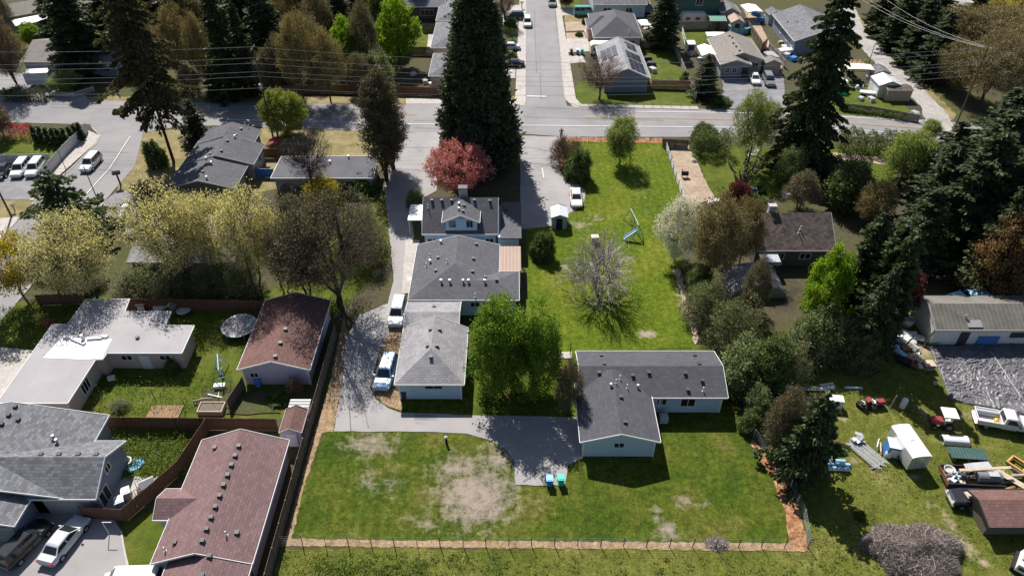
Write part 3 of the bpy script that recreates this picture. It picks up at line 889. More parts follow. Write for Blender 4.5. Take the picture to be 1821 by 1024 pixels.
# H3 main house (three joined volumes + street-facing part with dormer)
h = thing('house', 'long pale blue house with slate roofs, white-trimmed dormer and tan patio roof', 'house', (-6.0, 74.0))
r = gable(h, -12.25, -1.6, 66.05, 77.2, 2.7, 4.15, 'y', 'wall_blue', 'roof_slate', ends='hg')
zA = hipz(-12.25, -1.6, 66.05, 77.2, 2.7, 4.15, 'y', 'hg')
rv(h, r, zA, [(784, 432, 'w'), (847, 434.5, 'b'), (765, 457.5, 'p'), (779, 458.5, 'b'), (765, 467, 'w'), (795, 467, 'p'), (758, 474, 'p'), (775, 481.5, 'b'), (842, 460.5, 'b'), (840, 483, 'b'), (784.5, 502, 'w'), (800, 502, 'w'), (823.5, 502, 'w'), (833, 502, 'w'), (844.5, 528, 'p')])
r = gable(h, -5.0, .85, 66.04, 71.6, 2.69, 3.5, 'x', 'wall_blue', 'roof_slate', ends='bh')
rv(h, r, hipz(-5, .85, 66.04, 71.6, 2.69, 3.5, 'x', 'gh'), [(862, 502, 'w'), (883, 498, 'b'), (863, 493, 'b')])
MB().box((-.45 + 6, 74.35 - 74, 2.6), (3.15, 5.3, .12), rx=-.01).build('patio_roof', M['roof_pink'], h)
for px_, py_ in ((-1.6, 71.9), (1.0, 71.9), (1.0, 76.8)): MB().tube((px_ + 6, py_ - 74, 0), (px_ + 6, py_ - 74, 2.55), .07).build('post', M['trim'], h)
r = gable(h, -12.25, -6.0, 60.6, 66.5, 2.45, 3.2, 'x', 'wall_blue', 'roof_light', ridge=63.35)
rv(h, r, RF(2.45, 3.2, 63.35, 2.9, 'x'), [(772, 535, 'b'), (772, 545, 'b')])
window(h, (-4.4, 66.42, 1.75), 1.2, .8); window(h, (-1.4, 66.42, 1.75), 1.2, .8)
r = gable(h, -11.85, -1.85, 79.3, 87.9, 2.9, 5.9, 'x', 'wall_blue2', 'roof_slate', gov=.25)
rv(h, r, RF(2.9, 5.9, 83.6, 4.3, 'x'), [(768, 357, 'b'), (785.5, 357, 'b'), (803, 357, 'b'), (843.5, 357, 'b'), (871, 358, 'b'), (761, 370, 'p')])
r = gable(h, -9.15, -4.2, 79.35, 83.6, 4.75, 5.87, 'y', 'wall_blue2', 'roof_slate', gov=.4, base=3.15, ends='gb')
rv(h, r, RF(4.75, 5.87, -6.68, 2.47, 'y'), [(816.5, 365, 'w'), (825, 366, 'b'), (816, 374, 'w'), (823, 376, 'b')])
for xx in (-7.8, -5.55): window(h, (xx, 79.75, 4.25), .95, 1.1, frame='trim_grey')
MB().box((0, 0, 0), (.7, .06, .18)).build('gable_vent', M['trim_grey'], h, loc=(-6.68 + 6, 79.71 - 74, 5.1))
flat = MB().box((-.15 + 6, 82.6 - 74, 2.95), (2.8, 8.5, .16), rx=.02).build('lean_to_roof', M['roof_slate'], h)
rv(h, flat, lambda x, y: 3.0, [(900, 374, 'b')])
w = MB(); w.prism([(-1.85 + 6, 78.8 - 74), (.9 + 6, 78.8 - 74), (.9 + 6, 86.5 - 74), (-1.85 + 6, 86.5 - 74)], 0, 2.8); w.build('lean_to_wall', M['wall_blue'], h)
ch = MB().box((0, 0, 0), (1.1, .8, 1.9)).build('chimney', M['stone'], h, loc=(-6.6 + 6, 84.6 - 74, 5.9))
MB().box((0, 0, 1.0), (1.25, .95, .14)).build('chimney_cap', M['dark'], ch)
cp = MB().box((-13.2 + 6, 85.25 - 74, 2.42), (2.1, 3.9, .14)).build('porch_roof', M['coating'], h)
for xx, yy in ((-14.1, 83.5), (-14.1, 87), (-12.4, 83.5)): MB().tube((xx + 6, yy - 74, 0), (xx + 6, yy - 74, 2.36), .07).build('post', M['trim'], h)
window(h, (-10.6, 79.55 + .15, 1.5), 1.4, 1.0); window(h, (-3.0, 79.7, 1.6), 1.2, .9)

# H5 bungalow left
h = thing('house', 'dark grey roofed bungalow beside the side street under the tall spruce', 'house', (-45, 100))
r = gable(h, -50.1, -40.0, 91.1, 98.05, 2.7, 4.05, 'y', 'wall_dark', 'roof_slate', trim='trim_grey')
z5 = RF(2.7, 4.05, -45.05, 5.05, 'y')
rv(h, r, z5, [(367, 284, 'w'), (371, 292, 'b'), (376, 292, 'w'), (361, 306, 'b'), (368, 318, 'w')])
r = gable(h, -50.05, -39.2, 98.0, 104.4, 2.75, 4.3, 'y', 'wall_grey', 'roof_slate', trim='trim_grey')
z5 = RF(2.75, 4.3, -44.6, 5.4, 'y')
rv(h, r, z5, [(394, 269, 'b'), (405, 251, 'b'), (418, 245, 'w'), (421, 241, 'b'), (374, 274, 'b')])
r = gable(h, -50.0, -41.0, 104.35, 109.2, 2.8, 4.2, 'y', 'wall_grey', 'roof_slate', trim='trim_grey')
rv(h, r, RF(2.8, 4.2, -45.5, 4.5, 'y'), [(429, 230, 'b'), (436, 223, 'p'), (443, 228, 'p')])
window(h, (-47.5, 91.4, 1.6), 1.5, 1.0); window(h, (-43.5, 91.4, 1.6), .9, .9, frame='trim')
for yy in (92.5, 94, 95.6): window(h, (-40.4, yy, 1.5), 1.0, 1.3, '+x')
for yy in (99.5, 102): window(h, (-39.6, yy, 1.5), 1.3, 1.2, '+x')
# H6 flat-roofed
h = thing('house', 'low flat-roofed house with white roof edge behind the bare dark tree', 'house', (-28, 97))
r = flat_roof(h, [(-35.6, 94), (-20.5, 94), (-20.6, 100.7), (-35.6, 100.5)], 2.75, 'wall_grey', 'roof_felt')
rv(h, r, lambda x, y: 2.75, [(620, 281, 'w'), (587, 290, 'w'), (575, 295, 'b'), (565, 278, 'w')])
window(h, (-30, 94.37, 1.6), 1.6, 1.0); window(h, (-24, 94.37, 1.6), 1.6, 1.0)
# H7 flat white
h = thing('house', 'rambling flat-roofed house with pale roof and bright white patch', 'house', (-45, 58))
P7 = [(-51.8, 49.9), (-44.7, 49.9), (-44.65, 56.1), (-43.9, 56.15), (-43.85, 57.1), (-35.75, 57.1), (-35.9, 61.5), (-39.2, 61.55), (-39.4, 63.95), (-44.75, 63.9), (-45.1, 66.2), (-50.2, 66.1), (-50.3, 61.7), (-52.0, 61.7)]
r = flat_roof(h, P7, 2.75, 'wall_pink', 'roof_flat')
cq = [G(px_, py_, 2.77) for px_, py_ in ((110, 600), (200, 602), (188, 624), (182, 637), (150, 639), (76, 636))]
ct = MB(); ct.prism(ccw([(a + 45, b - 58) for a, b in cq]), 2.751, 2.775); ct.build('roof_coating', M['coating'], h)
for px_, py_, ln, a in ((122, 599, 1.2, 0), (168, 601, 1.6, .1), (139, 606, 2.0, -.45), (184, 598, .9, 0)):
    x, y = G(px_, py_, 2.9); MB().box((0, 0, .12), (ln, .35, .22)).build('skylight_curb', M['trim'], h, loc=(x + 45, y - 58, 2.75), rz=a)
x, y = G(148, 603, 2.9); MB().tube((0, 0, 0), (0, 0, .8), .18, n=10).build('flue', M['trim'], h, loc=(x + 45, y - 58, 2.75))
rv(h, r, lambda x, y: 2.75, [(245, 601, 'b')])
window(h, (-42.2, 57.48, 1.7), 1.3, .8); window(h, (-38, 57.48, 1.7), 1.3, .8)
door(h, (-40.3, 57.48, 0)); window(h, (-45.05, 53.5, 1.4), 1.6, 1.5, '+x', panes=3)
# H8 brown-roofed garage
h = thing('garage', 'lilac garage with red-brown roof in the shadow of the big budding tree', 'garage', (-25.3, 60.3))
r = gable(h, -29.1, -21.4, 54.7, 66.1, 2.6, 3.85, 'y', 'wall_lilac', 'roof_rust', gov=.35)
rv(h, r, RF(2.6, 3.85, -25.25, 3.85, 'y'), [(490, 634, 'b'), (499, 610, 'b'), (508, 586, 'b')])
window(h, (-27.6, 55.04, 1.5), 1.0, .8); corners(h, -28.7, -21.81, 55.06, 65.7, 2.5)
# H9 grey house bottom left
h = thing('house', 'grey-shingled house with two cars parked at its garage', 'house', (-46, 42))
r = gable(h, -57.5, -39.85, 38.7, 48.3, 2.72, 4.65, 'y', 'wall_grey', 'roof_grey', gov=.3)
rv(h, r, RF(2.72, 4.65, -48.67, 8.8, 'y'), [(28, 723, 'b'), (16, 738, 'b'), (33, 746, 'b'), (4, 754, 'b'), (96, 779, 'w'), (102, 786, 'w')])
r = gable(h, -47.5, -36.9, 38.6, 45.1, 2.7, 4.45, 'x', 'wall_slate', 'roof_grey', gov=.3, ends='bg')
rv(h, r, RF(2.7, 4.45, 41.85, 3.25, 'x'), [(74, 808, 'b'), (106, 808, 'b'), (140, 808, 'b'), (172, 808, 'b')])
r = gable(h, -53.5, -42.7, 35.9, 42, 2.68, 4.1, 'y', 'wall_slate', 'roof_grey', gov=.3, ends='gb')
window(h, (-37.21, 41.85, 2.9), .95, .95, '+x'); garage_door(h, (-40, 38.99, 0), 4.2, 2.1, mat='trim_grey'); garage_door(h, (-45.6, 36.19, 0), 4.6, 2.1, mat='trim_grey')
window(h, (-37.21, 40, 1.2), 1.6, 1.9, '+x', panes=2)
# H10 brown long house
h = thing('house', 'long mauve house with brown shingle roof and a row of ridge vents', 'house', (-25.5, 38))
r = gable(h, -29.65, -21.3, 32.4, 45.2, 2.7, 4.3, 'y', 'wall_lilac', 'roof_brown', gov=.3, ridge=-25.6)
z10 = RF(2.7, 4.3, -25.6, 4.2, 'y')
rv(h, r, z10, [(425, 793, 'b'), (418.5, 810, 'b'), (412, 826.5, 'b'), (405, 844.5, 'b'), (398, 862, 'b'), (391, 881, 'b'), (383.5, 900.5, 'b'), (376, 919.5, 'b'), (368, 940, 'b'), (360.5, 961, 'b'), (382, 796, 'b'), (422, 947, 'b'), (403, 951, 'p'), (311, 964, 'b'), (294, 979, 'p')])
r = gable(h, -31.05, -27.2, 36.5, 39.7, 2.66, 3.55, 'x', 'wall_lilac', 'roof_brown', gov=.25, ends='gb')
r = gable(h, -28.3, -21.33, 20, 32.6, 2.69, 3.97, 'y', 'wall_lilac', 'roof_brown', gov=.3, ridge=-24.8, ends='gb')
rv(h, r, RF(2.69, 3.97, -24.8, 3.5, 'y'), [(373, 988, 'b'), (360, 1022, 'b')])
# H11 right old house
h = thing('house', 'old house with mossy brown shake roof among the trees', 'house', (36.7, 82))
r = gable(h, 31.2, 41.6, 75.9, 84.7, 2.7, 5.65, 'x', 'wall_dark', 'roof_moss', trim='trim_grey')
rv(h, r, RF(2.7, 5.65, 80.3, 4.4, 'x'), [(1423, 408, 'p'), (1420, 414, 'p')])
ch = MB().box((0, 0, 0), (.9, .8, 1.6)).build('chimney', M['stone'], h, loc=(34.0 - 36.7, 80.9 - 82, 5.6))
MB().box((0, 0, .85), (1.05, .95, .12)).build('chimney_cap', M['trim_grey'], ch)
MB().box((0, 0, 0), (2.4, 1.8, .1), rx=.08).build('awning', M['alu'], h, loc=(32.9 - 36.7, 75.0 - 82, 2.3))
window(h, (38, 76.29, 1.6), 1.5, 1.0); window(h, (34.8, 76.29, 1.6), 1.0, 1.0)
# H12 long workshop
h = thing('workshop', 'long white workshop with weathered sheet roof behind the black ground tarp', 'workshop', (60, 63.9))
r = gable(h, 47.7, 72, 60.9, 66.9, 2.6, 4.0, 'x', 'wall_white', 'roof_old', trim='trim_grey', gov=.2)
rv(h, r, RF(2.6, 4.0, 63.9, 3, 'x'), [(1717, 565, 'w')])
for xx, mt, w_, h_ in ((51.5, 'dark', 1.0, 1.9), (54.4, 'tarpblue', 2.4, 1.3), (57.5, 'dark', 1.6, .7)): MB().box((0, -.05, h_ / 2), (w_, .12, h_)).build('door_panel', M[mt], h, loc=(xx - 60, 61.28 - 63.9, .05 if h_ > 1 else 1.2))
window(h, (60.5, 61.29, 1.7), 1.4, .8)
MB().box((0, 0, 0), (1.6, .1, .9)).build('roof_patch', M['roof_flat'], h, loc=(52.2 - 60, 61.6 - 63.9, 2.98)).rotation_euler = (R(25) - math.pi / 2 + R(0), 0, 0)
# H13 brown shed bottom right
h = thing('shed', 'open brown-roofed lean-to shed beside the timber pile', 'shed', (47, 38))
r = gable(h, 41.6, 53, 36.4, 40.3, 1.75, 2.35, 'x', 'wall_dark', 'roof_rust', ridge=38.8, trim='dark')
# H14..H17
h = thing('house', 'tan house with charcoal hip roof up the street', 'house', (22, 157))
r = gable(h, 16.9, 27.1, 150.4, 165, 3.0, 5.6, 'y', 'wall_tan', 'roof_slate', ends='hh')
rv(h, r, hipz(16.9, 27.1, 150.4, 165, 3, 5.6, 'y', 'hh'), [(1091, 31, 'p'), (1118, 58, 'p')])
gable(h, 16.0, 22, 155.8, 162, 2.95, 4.6, 'x', 'wall_tan', 'roof_slate', ends='hb')
for xx in (20.4, 25): window(h, (xx, 150.79, 1.9), 1.3, .9)
h = thing('house', 'corner house with solar panels on both slopes of its grey roof', 'house', (21.3, 137.5))
r = gable(h, 16.9, 25.7, 129.6, 145.6, 2.95, 4.9, 'y', 'wall_slate', 'roof_light', gov=.4)
z15 = RF(2.95, 4.9, 21.3, 4.4, 'y')
SP = MB().box((0, 0, 0), (.98, 1.6, .05)).mesh('solar_panel', M['solar'])
def solar(cx, cy, nx, ny, side):
    for i in range(nx):
        for j in range(ny):
            x = cx + (i - (nx - 1) / 2) * 1.0; y = cy + (j - (ny - 1) / 2) * 1.64
            o_ = link('solar_panel', SP, r, (x - 21.3, y - 137.5, z15(x, y) + .09))
            o_.rotation_euler = (0, -side * math.atan2(1.95, 4.4) * -1, 0)
solar(18.9, 139.6, 3, 3, -1); solar(23.6, 142.8, 2, 2, 1); solar(23.4, 137.6, 3, 2, 1); solar(23.5, 132.8, 3, 3, 1)
rv(h, r, z15, [(1118, 84, 'b'), (1112, 76, 'b'), (1114, 80, 'p')])
h = thing('house', 'beige-roofed house with a paved forecourt and parked cars', 'house', (45, 143))
r = gable(h, 40.5, 49.4, 138.9, 150.3, 2.8, 4.3, 'y', 'wall_tan', 'roof_tan', gov=.3)
rv(h, r, RF(2.8, 4.3, 45, 4.45, 'y'), [(1297, 65, 'b'), (1302, 68, 'b'), (1290, 74, 'p'), (1304, 78, 'b'), (1309, 84, 'b'), (1315, 91, 'b'), (1303, 100, 'p')])
gable(h, 40.2, 46.2, 136.6, 141.5, 2.78, 3.75, 'y', 'wall_grey', 'roof_tan', gov=.35, ends='gb')
for xx in (41.8, 43.2): window(h, (xx, 136.94, 1.6), .9, 1.2)
door(h, (45.2, 136.94, 0), mat='dark'); window(h, (47.8, 139.19, 1.6), 1.3, 1.2)
h = thing('house', 'grey-roofed house half hidden behind the tall leaning spruce', 'house', (63.5, 156))
r = gable(h, 57.8, 69.2, 148, 164.3, 3.1, 5.2, 'y', 'wall_slate', 'roof_grey')
rv(h, r, RF(3.1, 5.2, 63.5, 5.7, 'y'), [(1400, 40, 'w'), (1417, 40, 'w')])
for yy in (150, 153.5, 158): window(h, (58.19, yy, 1.7), 1.4, 1.1, '-x')
# row left of the street
h = thing('house', 'grey hip-roofed house nearest the main road, left of the street', 'house', (-9, 137))
gable(h, -15.6, -3, 130.8, 142, 2.9, 5.0, 'x', 'wall_pink', 'roof_grey', ends='hh'); window(h, (-12.5, 131.2, 1.6), 1.5, 1.0)
h = thing('house', 'grey hip-roofed house second up the street behind the sequoia', 'house', (-9, 151))
r = gable(h, -16.4, -3, 144.6, 159.4, 3, 5.3, 'x', 'wall_pink', 'roof_grey', ends='hh'); window(h, (-13, 145, 1.6), 1.5, 1.0)
h = thing('house', 'grey hip-roofed house third up the street behind the sequoia', 'house', (-10, 167))
r = gable(h, -16.6, -3, 160.3, 174, 3, 5.4, 'y', 'wall_grey', 'roof_grey', ends='hh')
rv(h, r, hipz(-16.6, -3, 160.3, 174, 3, 5.4, 'y', 'hh'), [(791, 29, 'b'), (800, 8, 'p')])
h = thing('house', 'dark-walled house with wide window at the far end of the street row', 'house', (-21, 175))
gable(h, -27, -15.2, 169.6, 181, 3, 5.2, 'x', 'wall_dark', 'roof_grey'); window(h, (-19.5, 169.99, 1.6), 3.2, 1.4, panes=3)
# upper left
h = thing('house', 'slate blue house with grey gable roof and bay window at upper left', 'house', (-84, 143))
gable(h, -95, -73, 137.3, 150, 3, 5.0, 'x', 'wall_slate', 'roof_tan', trim='trim_grey')
window(h, (-88.5, 137.69, 1.55), 3.6, 1.5, panes=3); garage_door(h, (-78, 137.69, 0), 3.4, 2.2, mat='wall_slate')
h = thing('carport', 'white flat-roofed carport against the long brown roof at upper left', 'carport', (-104, 163), R(38))
MB().box((0, 0, 2.7), (11, 4.6, .2)).build('roof', M['coating'], h)
for a in (-5, 0, 5):
    for b in (-2, 2): MB().tube((a, b, 0), (a, b, 2.6), .08).build('post', M['trim_grey'], h)
h = thing('house', 'long low brown-roofed house behind the white carport', 'house', (-107, 171), R(38))
m = MB(); 
m.slopeface([(-11, -4.5, 3), (11, -4.5, 3), (11, 0, 4.6), (-11, 0, 4.6)]); m.slopeface([(-11, 0, 4.6), (11, 0, 4.6), (11, 4.5, 3), (-11, 4.5, 3)])
m.build('roof', M['roof_tan'], h)
MB().prism([(-10.7, -4.1), (10.7, -4.1), (10.7, 4.1), (-10.7, 4.1)], 0, 2.98).build('wall', M['wall_tan'], h)
# house behind the yellow-green trees
h = thing('house', 'pale grey roofed house hidden behind the row of budding trees', 'house', (-41.5, 78))
gable(h, -48.5, -35, 73.6, 84.5, 2.6, 4.2, 'x', 'wall_grey', 'roof_light', trim='trim_grey'); window(h, (-44, 74.0, 1.5), 1.6, 1.0)
# top edge houses
h = thing('house', 'teal-walled house with grey roof at the top edge', 'house', (25, 178))
gable(h, 18.5, 31, 171, 184, 3, 5.5, 'x', 'wall_blue', 'roof_grey'); window(h, (22, 171.4, 1.6), 2.0, 1.2); window(h, (27, 171.4, 1.6), 1.6, 1.2)
h = thing('house', 'dark green house with upstairs window at the top edge', 'house', (41, 175))
gable(h, 35, 47.2, 168, 182, 5.6, 7.8, 'x', 'wall_green', 'roof_grey'); window(h, (42.2, 168.4, 4.4), 1.6, 1.4); window(h, (40.5, 168.4, 1.6), 1.6, 1.1)
h = thing('shed', 'small tan gabled workshop beside the white canopy at the top', 'shed', (49.2, 169))
gable(h, 47.0, 51.4, 166.5, 172, 2.7, 3.8, 'y', 'wall_tan', 'roof_grey', ov=.3); door(h, (49.6, 166.79, 0), 1.2, 2.1)

# ------------------------------------------------------------------ vegetation
def unit(a): return a / np.maximum(np.linalg.norm(a, axis=-1, keepdims=True), 1e-9)

def leaf_quads(C, size, aspect=1.7, dirs=None, flat=0.0, g=rng):
    """leaf-shaped quads at centres C; dirs gives the long axis"""
    n = len(C)
    U = unit(g.normal(size=(n, 3))) if dirs is None else unit(dirs + g.normal(size=(n, 3)) * .25)
    W = g.normal(size=(n, 3))
    if flat: W[:, 2] *= (1 - flat); U[:, 2] *= (1 - flat * .5); U = unit(U)
    W = unit(W - (W * U).sum(1, keepdims=True) * U)
    s = size * g.uniform(.6, 1.35, (n, 1))
    U = U * s * .5 * aspect ** .5; W = W * s * .5 / aspect ** .5
    V = np.stack([C - U, C - U * .1 + W, C + U, C - U * .1 - W], 1).reshape(-1, 3)
    F = np.arange(n * 4).reshape(n, 4)
    return V, F

def tubes(P0, P1, R0, R1, n=3):
    P0 = np.asarray(P0); P1 = np.asarray(P1); R0 = np.asarray(R0)[:, None]; R1 = np.asarray(R1)[:, None]
    d = unit(P1 - P0)
    up = np.where(np.abs(d[:, 2:3]) < .9, np.array([[0, 0, 1.]]), np.array([[1., 0, 0]]))
    s = unit(np.cross(d, up)); u = np.cross(s, d)
    m = len(P0); V = []
    for P, Rr in ((P0, R0), (P1, R1)):
        for i in range(n):
            a = 2 * math.pi * i / n
            V.append(P + (s * math.cos(a) + u * math.sin(a)) * Rr)
    V = np.stack(V, 1).reshape(-1, 3)
    F = np.concatenate([np.stack([np.arange(m) * 2 * n + i, np.arange(m) * 2 * n + (i + 1) % n, np.arange(m) * 2 * n + n + (i + 1) % n, np.arange(m) * 2 * n + n + i], 1) for i in range(n)])
    return V, F

def join(parts):
    Vs, Fs, k = [], [], 0
    for V, F in parts:
        Vs.append(V); Fs.append(F + k); k += len(V)
    return np.concatenate(Vs), np.concatenate(Fs)

def wood_mesh(name, segs, mat, g, bend=.12):
    """segs: list of (p0,p1,r0,r1,sides); each is split in two with a small kink"""
    by = {}
    for p0, p1, r0, r1, n in segs:
        by.setdefault(n, []).append((p0, p1, r0, r1))
    parts = []
    for n, L in by.items():
        P0 = np.array([s[0] for s in L], float); P1 = np.array([s[1] for s in L], float)
        R0 = np.array([s[2] for s in L], float); R1 = np.array([s[3] for s in L], float)
        ln = np.linalg.norm(P1 - P0, axis=1, keepdims=True)
        Mi = (P0 + P1) / 2 + g.normal(size=P0.shape) * ln * bend * .5
        parts.append(tubes(P0, Mi, R0, (R0 + R1) / 2, n)); parts.append(tubes(Mi, P1, (R0 + R1) / 2, R1, n))
    V, F = join(parts)
    me = np_mesh(name, V, F); me.materials.append(mat)
    return me

def crown_points(n, shape, g, shell=.55):
    """points in a unit-ish crown: x,y in -1..1, z in 0..1, biased outward, with lumps and gaps"""
    out = []
    lumps = unit(g.normal(size=(22, 3))); amp = g.uniform(-.42, .26, 22)
    while len(out) < n:
        p = unit(g.normal(size=(400, 3)))
        r = g.uniform(shell ** 3, 1, 400) ** (1 / 3)
        k = 1 + (np.exp(-((p[:, None] - lumps[None]) ** 2).sum(2) / .12) * amp).sum(1)
        q = p * (r * k)[:, None]
        z = (q[:, 2] + 1) / 2
        if shape == 'dome': q[:, 2] = np.abs(q[:, 2]); z = q[:, 2]
        if shape == 'cone': f = np.clip(1.25 - 1.1 * z, .1, 1)
        elif shape == 'vase': f = np.clip(.55 + .6 * z, .3, 1.1)
        elif shape == 'egg': f = np.clip(1.12 - .35 * z, .4, 1.1)
        else: f = np.ones_like(z)
        q = np.stack([q[:, 0] * f, q[:, 1] * f, z], 1)
        out += list(q)
    return np.array(out[:n])

def broadleaf(key, H, rad, z0, tips, nleaf, lsize, lmat, bmat, seed, shape='round', limbs=6, trunk_r=.25, spread=.5, stems=1, twigs=0, tmat=None, aspect=1.6, bend=.16, trand=.35, shell=.5, tube_tip=.012, flat=0.0, subs=5):
    """tree of height H with crown from z0 to H and radius rad. Returns (crown mesh, trunk mesh)"""
    nleaf = int(nleaf * 1.55); lsize = lsize * .82
    g = np.random.default_rng(seed)
    T = crown_points(tips, shape, g, shell)
    T = np.stack([T[:, 0] * rad, T[:, 1] * rad, z0 + T[:, 2] * (H - z0)], 1)
    segs = []
    # limbs: cluster tips
    cen = T[g.choice(len(T), limbs * stems, replace=False)]
    lab = np.argmin(((T[:, None] - cen[None]) ** 2).sum(2), 1)
    fork = max(z0 * .9, .25)
    roots = []
    for s in range(stems):
        a = 2 * math.pi * s / stems + g.uniform(0, 1)
        b = np.array([math.cos(a) * rad * .07 * (stems > 1), math.sin(a) * rad * .07 * (stems > 1), 0])
        top = np.array([b[0] * 2.2 + g.normal() * .1, b[1] * 2.2 + g.normal() * .1, fork])
        segs.append((b - np.array([0, 0, .1]), top, trunk_r, trunk_r * .78, 7))
        roots.append(top)
        lead = top + np.array([b[0], b[1], (H - fork) * .5])
        segs.append((top, lead, trunk_r * .7, trunk_r * .35, 6))
    lead_h = (H - fork) * .5
    for li in range(limbs * stems):
        mem = T[lab == li]
        if len(mem) == 0: continue
        root = roots[li % stems]
        c = mem.mean(0)
        up = g.uniform(0, .75)
        st = root + np.array([0, 0, lead_h * up])
        en = st + (c - st) * .6
        if en[2] < st[2]: en[2] = st[2] + .1
        lr = trunk_r * (.5 - .2 * up) * min(1.2, (len(mem) / (tips / (limbs * stems))) ** .5)
        mid = st + (en - st) * .5 + np.array([0, 0, np.linalg.norm(en - st) * .06])
        segs.append((st, mid, lr, lr * .75, 5)); segs.append((mid, en, lr * .75, lr * .5, 5))
        k2 = max(1, min(subs, len(mem) // 5))
        c2 = mem[g.choice(len(mem), k2, replace=False)]
        lab2 = np.argmin(((mem[:, None] - c2[None]) ** 2).sum(2), 1)
        for j in range(k2):
            m2 = mem[lab2 == j]
            if len(m2) == 0: continue
            s2 = mid + (en - mid) * g.uniform(0, 1)
            e2 = s2 + (m2.mean(0) - s2) * .62
            segs.append((s2, e2, lr * .42, lr * .22, 4))
            for t in m2:
                s3 = s2 + (e2 - s2) * g.uniform(.35, 1)
                segs.append((s3, t, max(lr * .14, tube_tip * 1.6), tube_tip, 3))
    trunk = wood_mesh(key + '_wood', segs, M[bmat], g, bend)
    parts, tint = [], []
    crown = None
    if nleaf:
        C = np.repeat(T, nleaf, 0)
        sp = spread * .75
        C = C + g.normal(size=C.shape) * np.array([sp, sp, sp * .75])
        C[:, 2] = np.maximum(C[:, 2], .06)
        V, F = leaf_quads(C, lsize, aspect, flat=flat, g=g)
        parts.append((V, F))
        base = np.repeat(g.uniform(0, .6, len(T)), nleaf)
        tint = np.clip(base + g.uniform(-.15, .5, len(C)), 0, 1)
        crown = np_mesh(key + '_crown', V, F, tint); crown.materials.append(M[lmat])
    twig = None
    if twigs:
        C = np.repeat(T, twigs, 0) + g.normal(size=(len(T) * twigs, 3)) * spread * .7
        ax = np.array([0, 0, z0 + (H - z0) * .35])
        D = unit(C - ax) + np.array([0, 0, .35])
        V, F = leaf_quads(C, .17, 26, dirs=D * 1.2 + g.normal(size=D.shape) * trand, g=g)
        twig = np_mesh(key + '_twigs', V, F, g.uniform(0, 1, len(C))); twig.materials.append(M[tmat or 'twig_brown'])
    return dict(crown=crown, trunk=trunk, twig=twig)

def conifer(key, H, rad, lmat, seed, bmat='bark_brown', z0=.08, whorl=.55, per=7, spray=.75, droop=.25, irregular=.3, power=.85, dens=1.0, trunk_r=.3, width=.42, tipfrac=.0, upturn=0.0):
    g = np.random.default_rng(seed)
    C, D, segs = [], [], []
    segs.append((np.array([0, 0, -.2]), np.array([0, 0, H * .55]), trunk_r, trunk_r * .55, 7))
    segs.append((np.array([0, 0, H * .55]), np.array([0, 0, H * .985]), trunk_r * .55, .03, 6))
    z = H * z0
    while z < H * .985:
        f = (z / H - z0) / (1 - z0)
        r = rad * max(1 - f, .015) ** power * (1 if f > .12 else .75 + f * 2)
        nb = max(3, int(per * (1 - .45 * f)))
        a0 = g.uniform(0, 6.28)
        for i in range(nb):
            a = a0 + 6.283 * i / nb + g.normal() * .25
            L = r * (1 + g.normal() * irregular * .5)
            if g.uniform() < irregular * .25: L *= .45
            L = max(L, .25)
            zz = z + g.normal() * whorl * .6
            dr = droop * (1 - .5 * f) + g.normal() * .08
            d = np.array([math.cos(a), math.sin(a), 0])
            n = max(2, int(L / spray * 3.2 * dens))
            t = np.sqrt(g.uniform(.04 + tipfrac, 1, n))
            cur = -dr * t * L + upturn * t * t * L
            wid = (.1 + .55 * np.sin(np.clip(t, 0, 1) * 2.6)) * min(L * .42, 1.5)
            side = np.array([-d[1], d[0], 0])
            off = g.uniform(-1, 1, n)
            P = d[None] * (t * L)[:, None] + side[None] * (off * wid)[:, None]
            P[:, 2] += zz + cur + g.normal(size=n) * .07 - np.abs(off) * wid * .22
            C.append(P)
            dd = d[None] + side[None] * (off * .9)[:, None]
            dd[:, 2] = -dr + upturn * 1.5 * t - .12
            D.append(dd)
            if L > .9 and z < H * .9: segs.append((np.array([0, 0, zz]), np.array([d[0] * L * .8, d[1] * L * .8, zz - dr * L * .8 + upturn * .64 * L]), .035 + .012 * L, .015, 3))
        z += whorl * (1.15 - .5 * f) * g.uniform(.75, 1.25)
    C = np.concatenate(C); D = np.concatenate(D)
    V, F = leaf_quads(C, spray, 1 / width * .8, dirs=D, flat=.25, g=g)
    cr = np_mesh(key + '_crown', V, F, np.clip(g.beta(1.3, 2.2, len(C)), 0, 1)); cr.materials.append(M[lmat])
    return dict(crown=cr, trunk=wood_mesh(key + '_wood', segs, M[bmat], g, .03), twig=None)

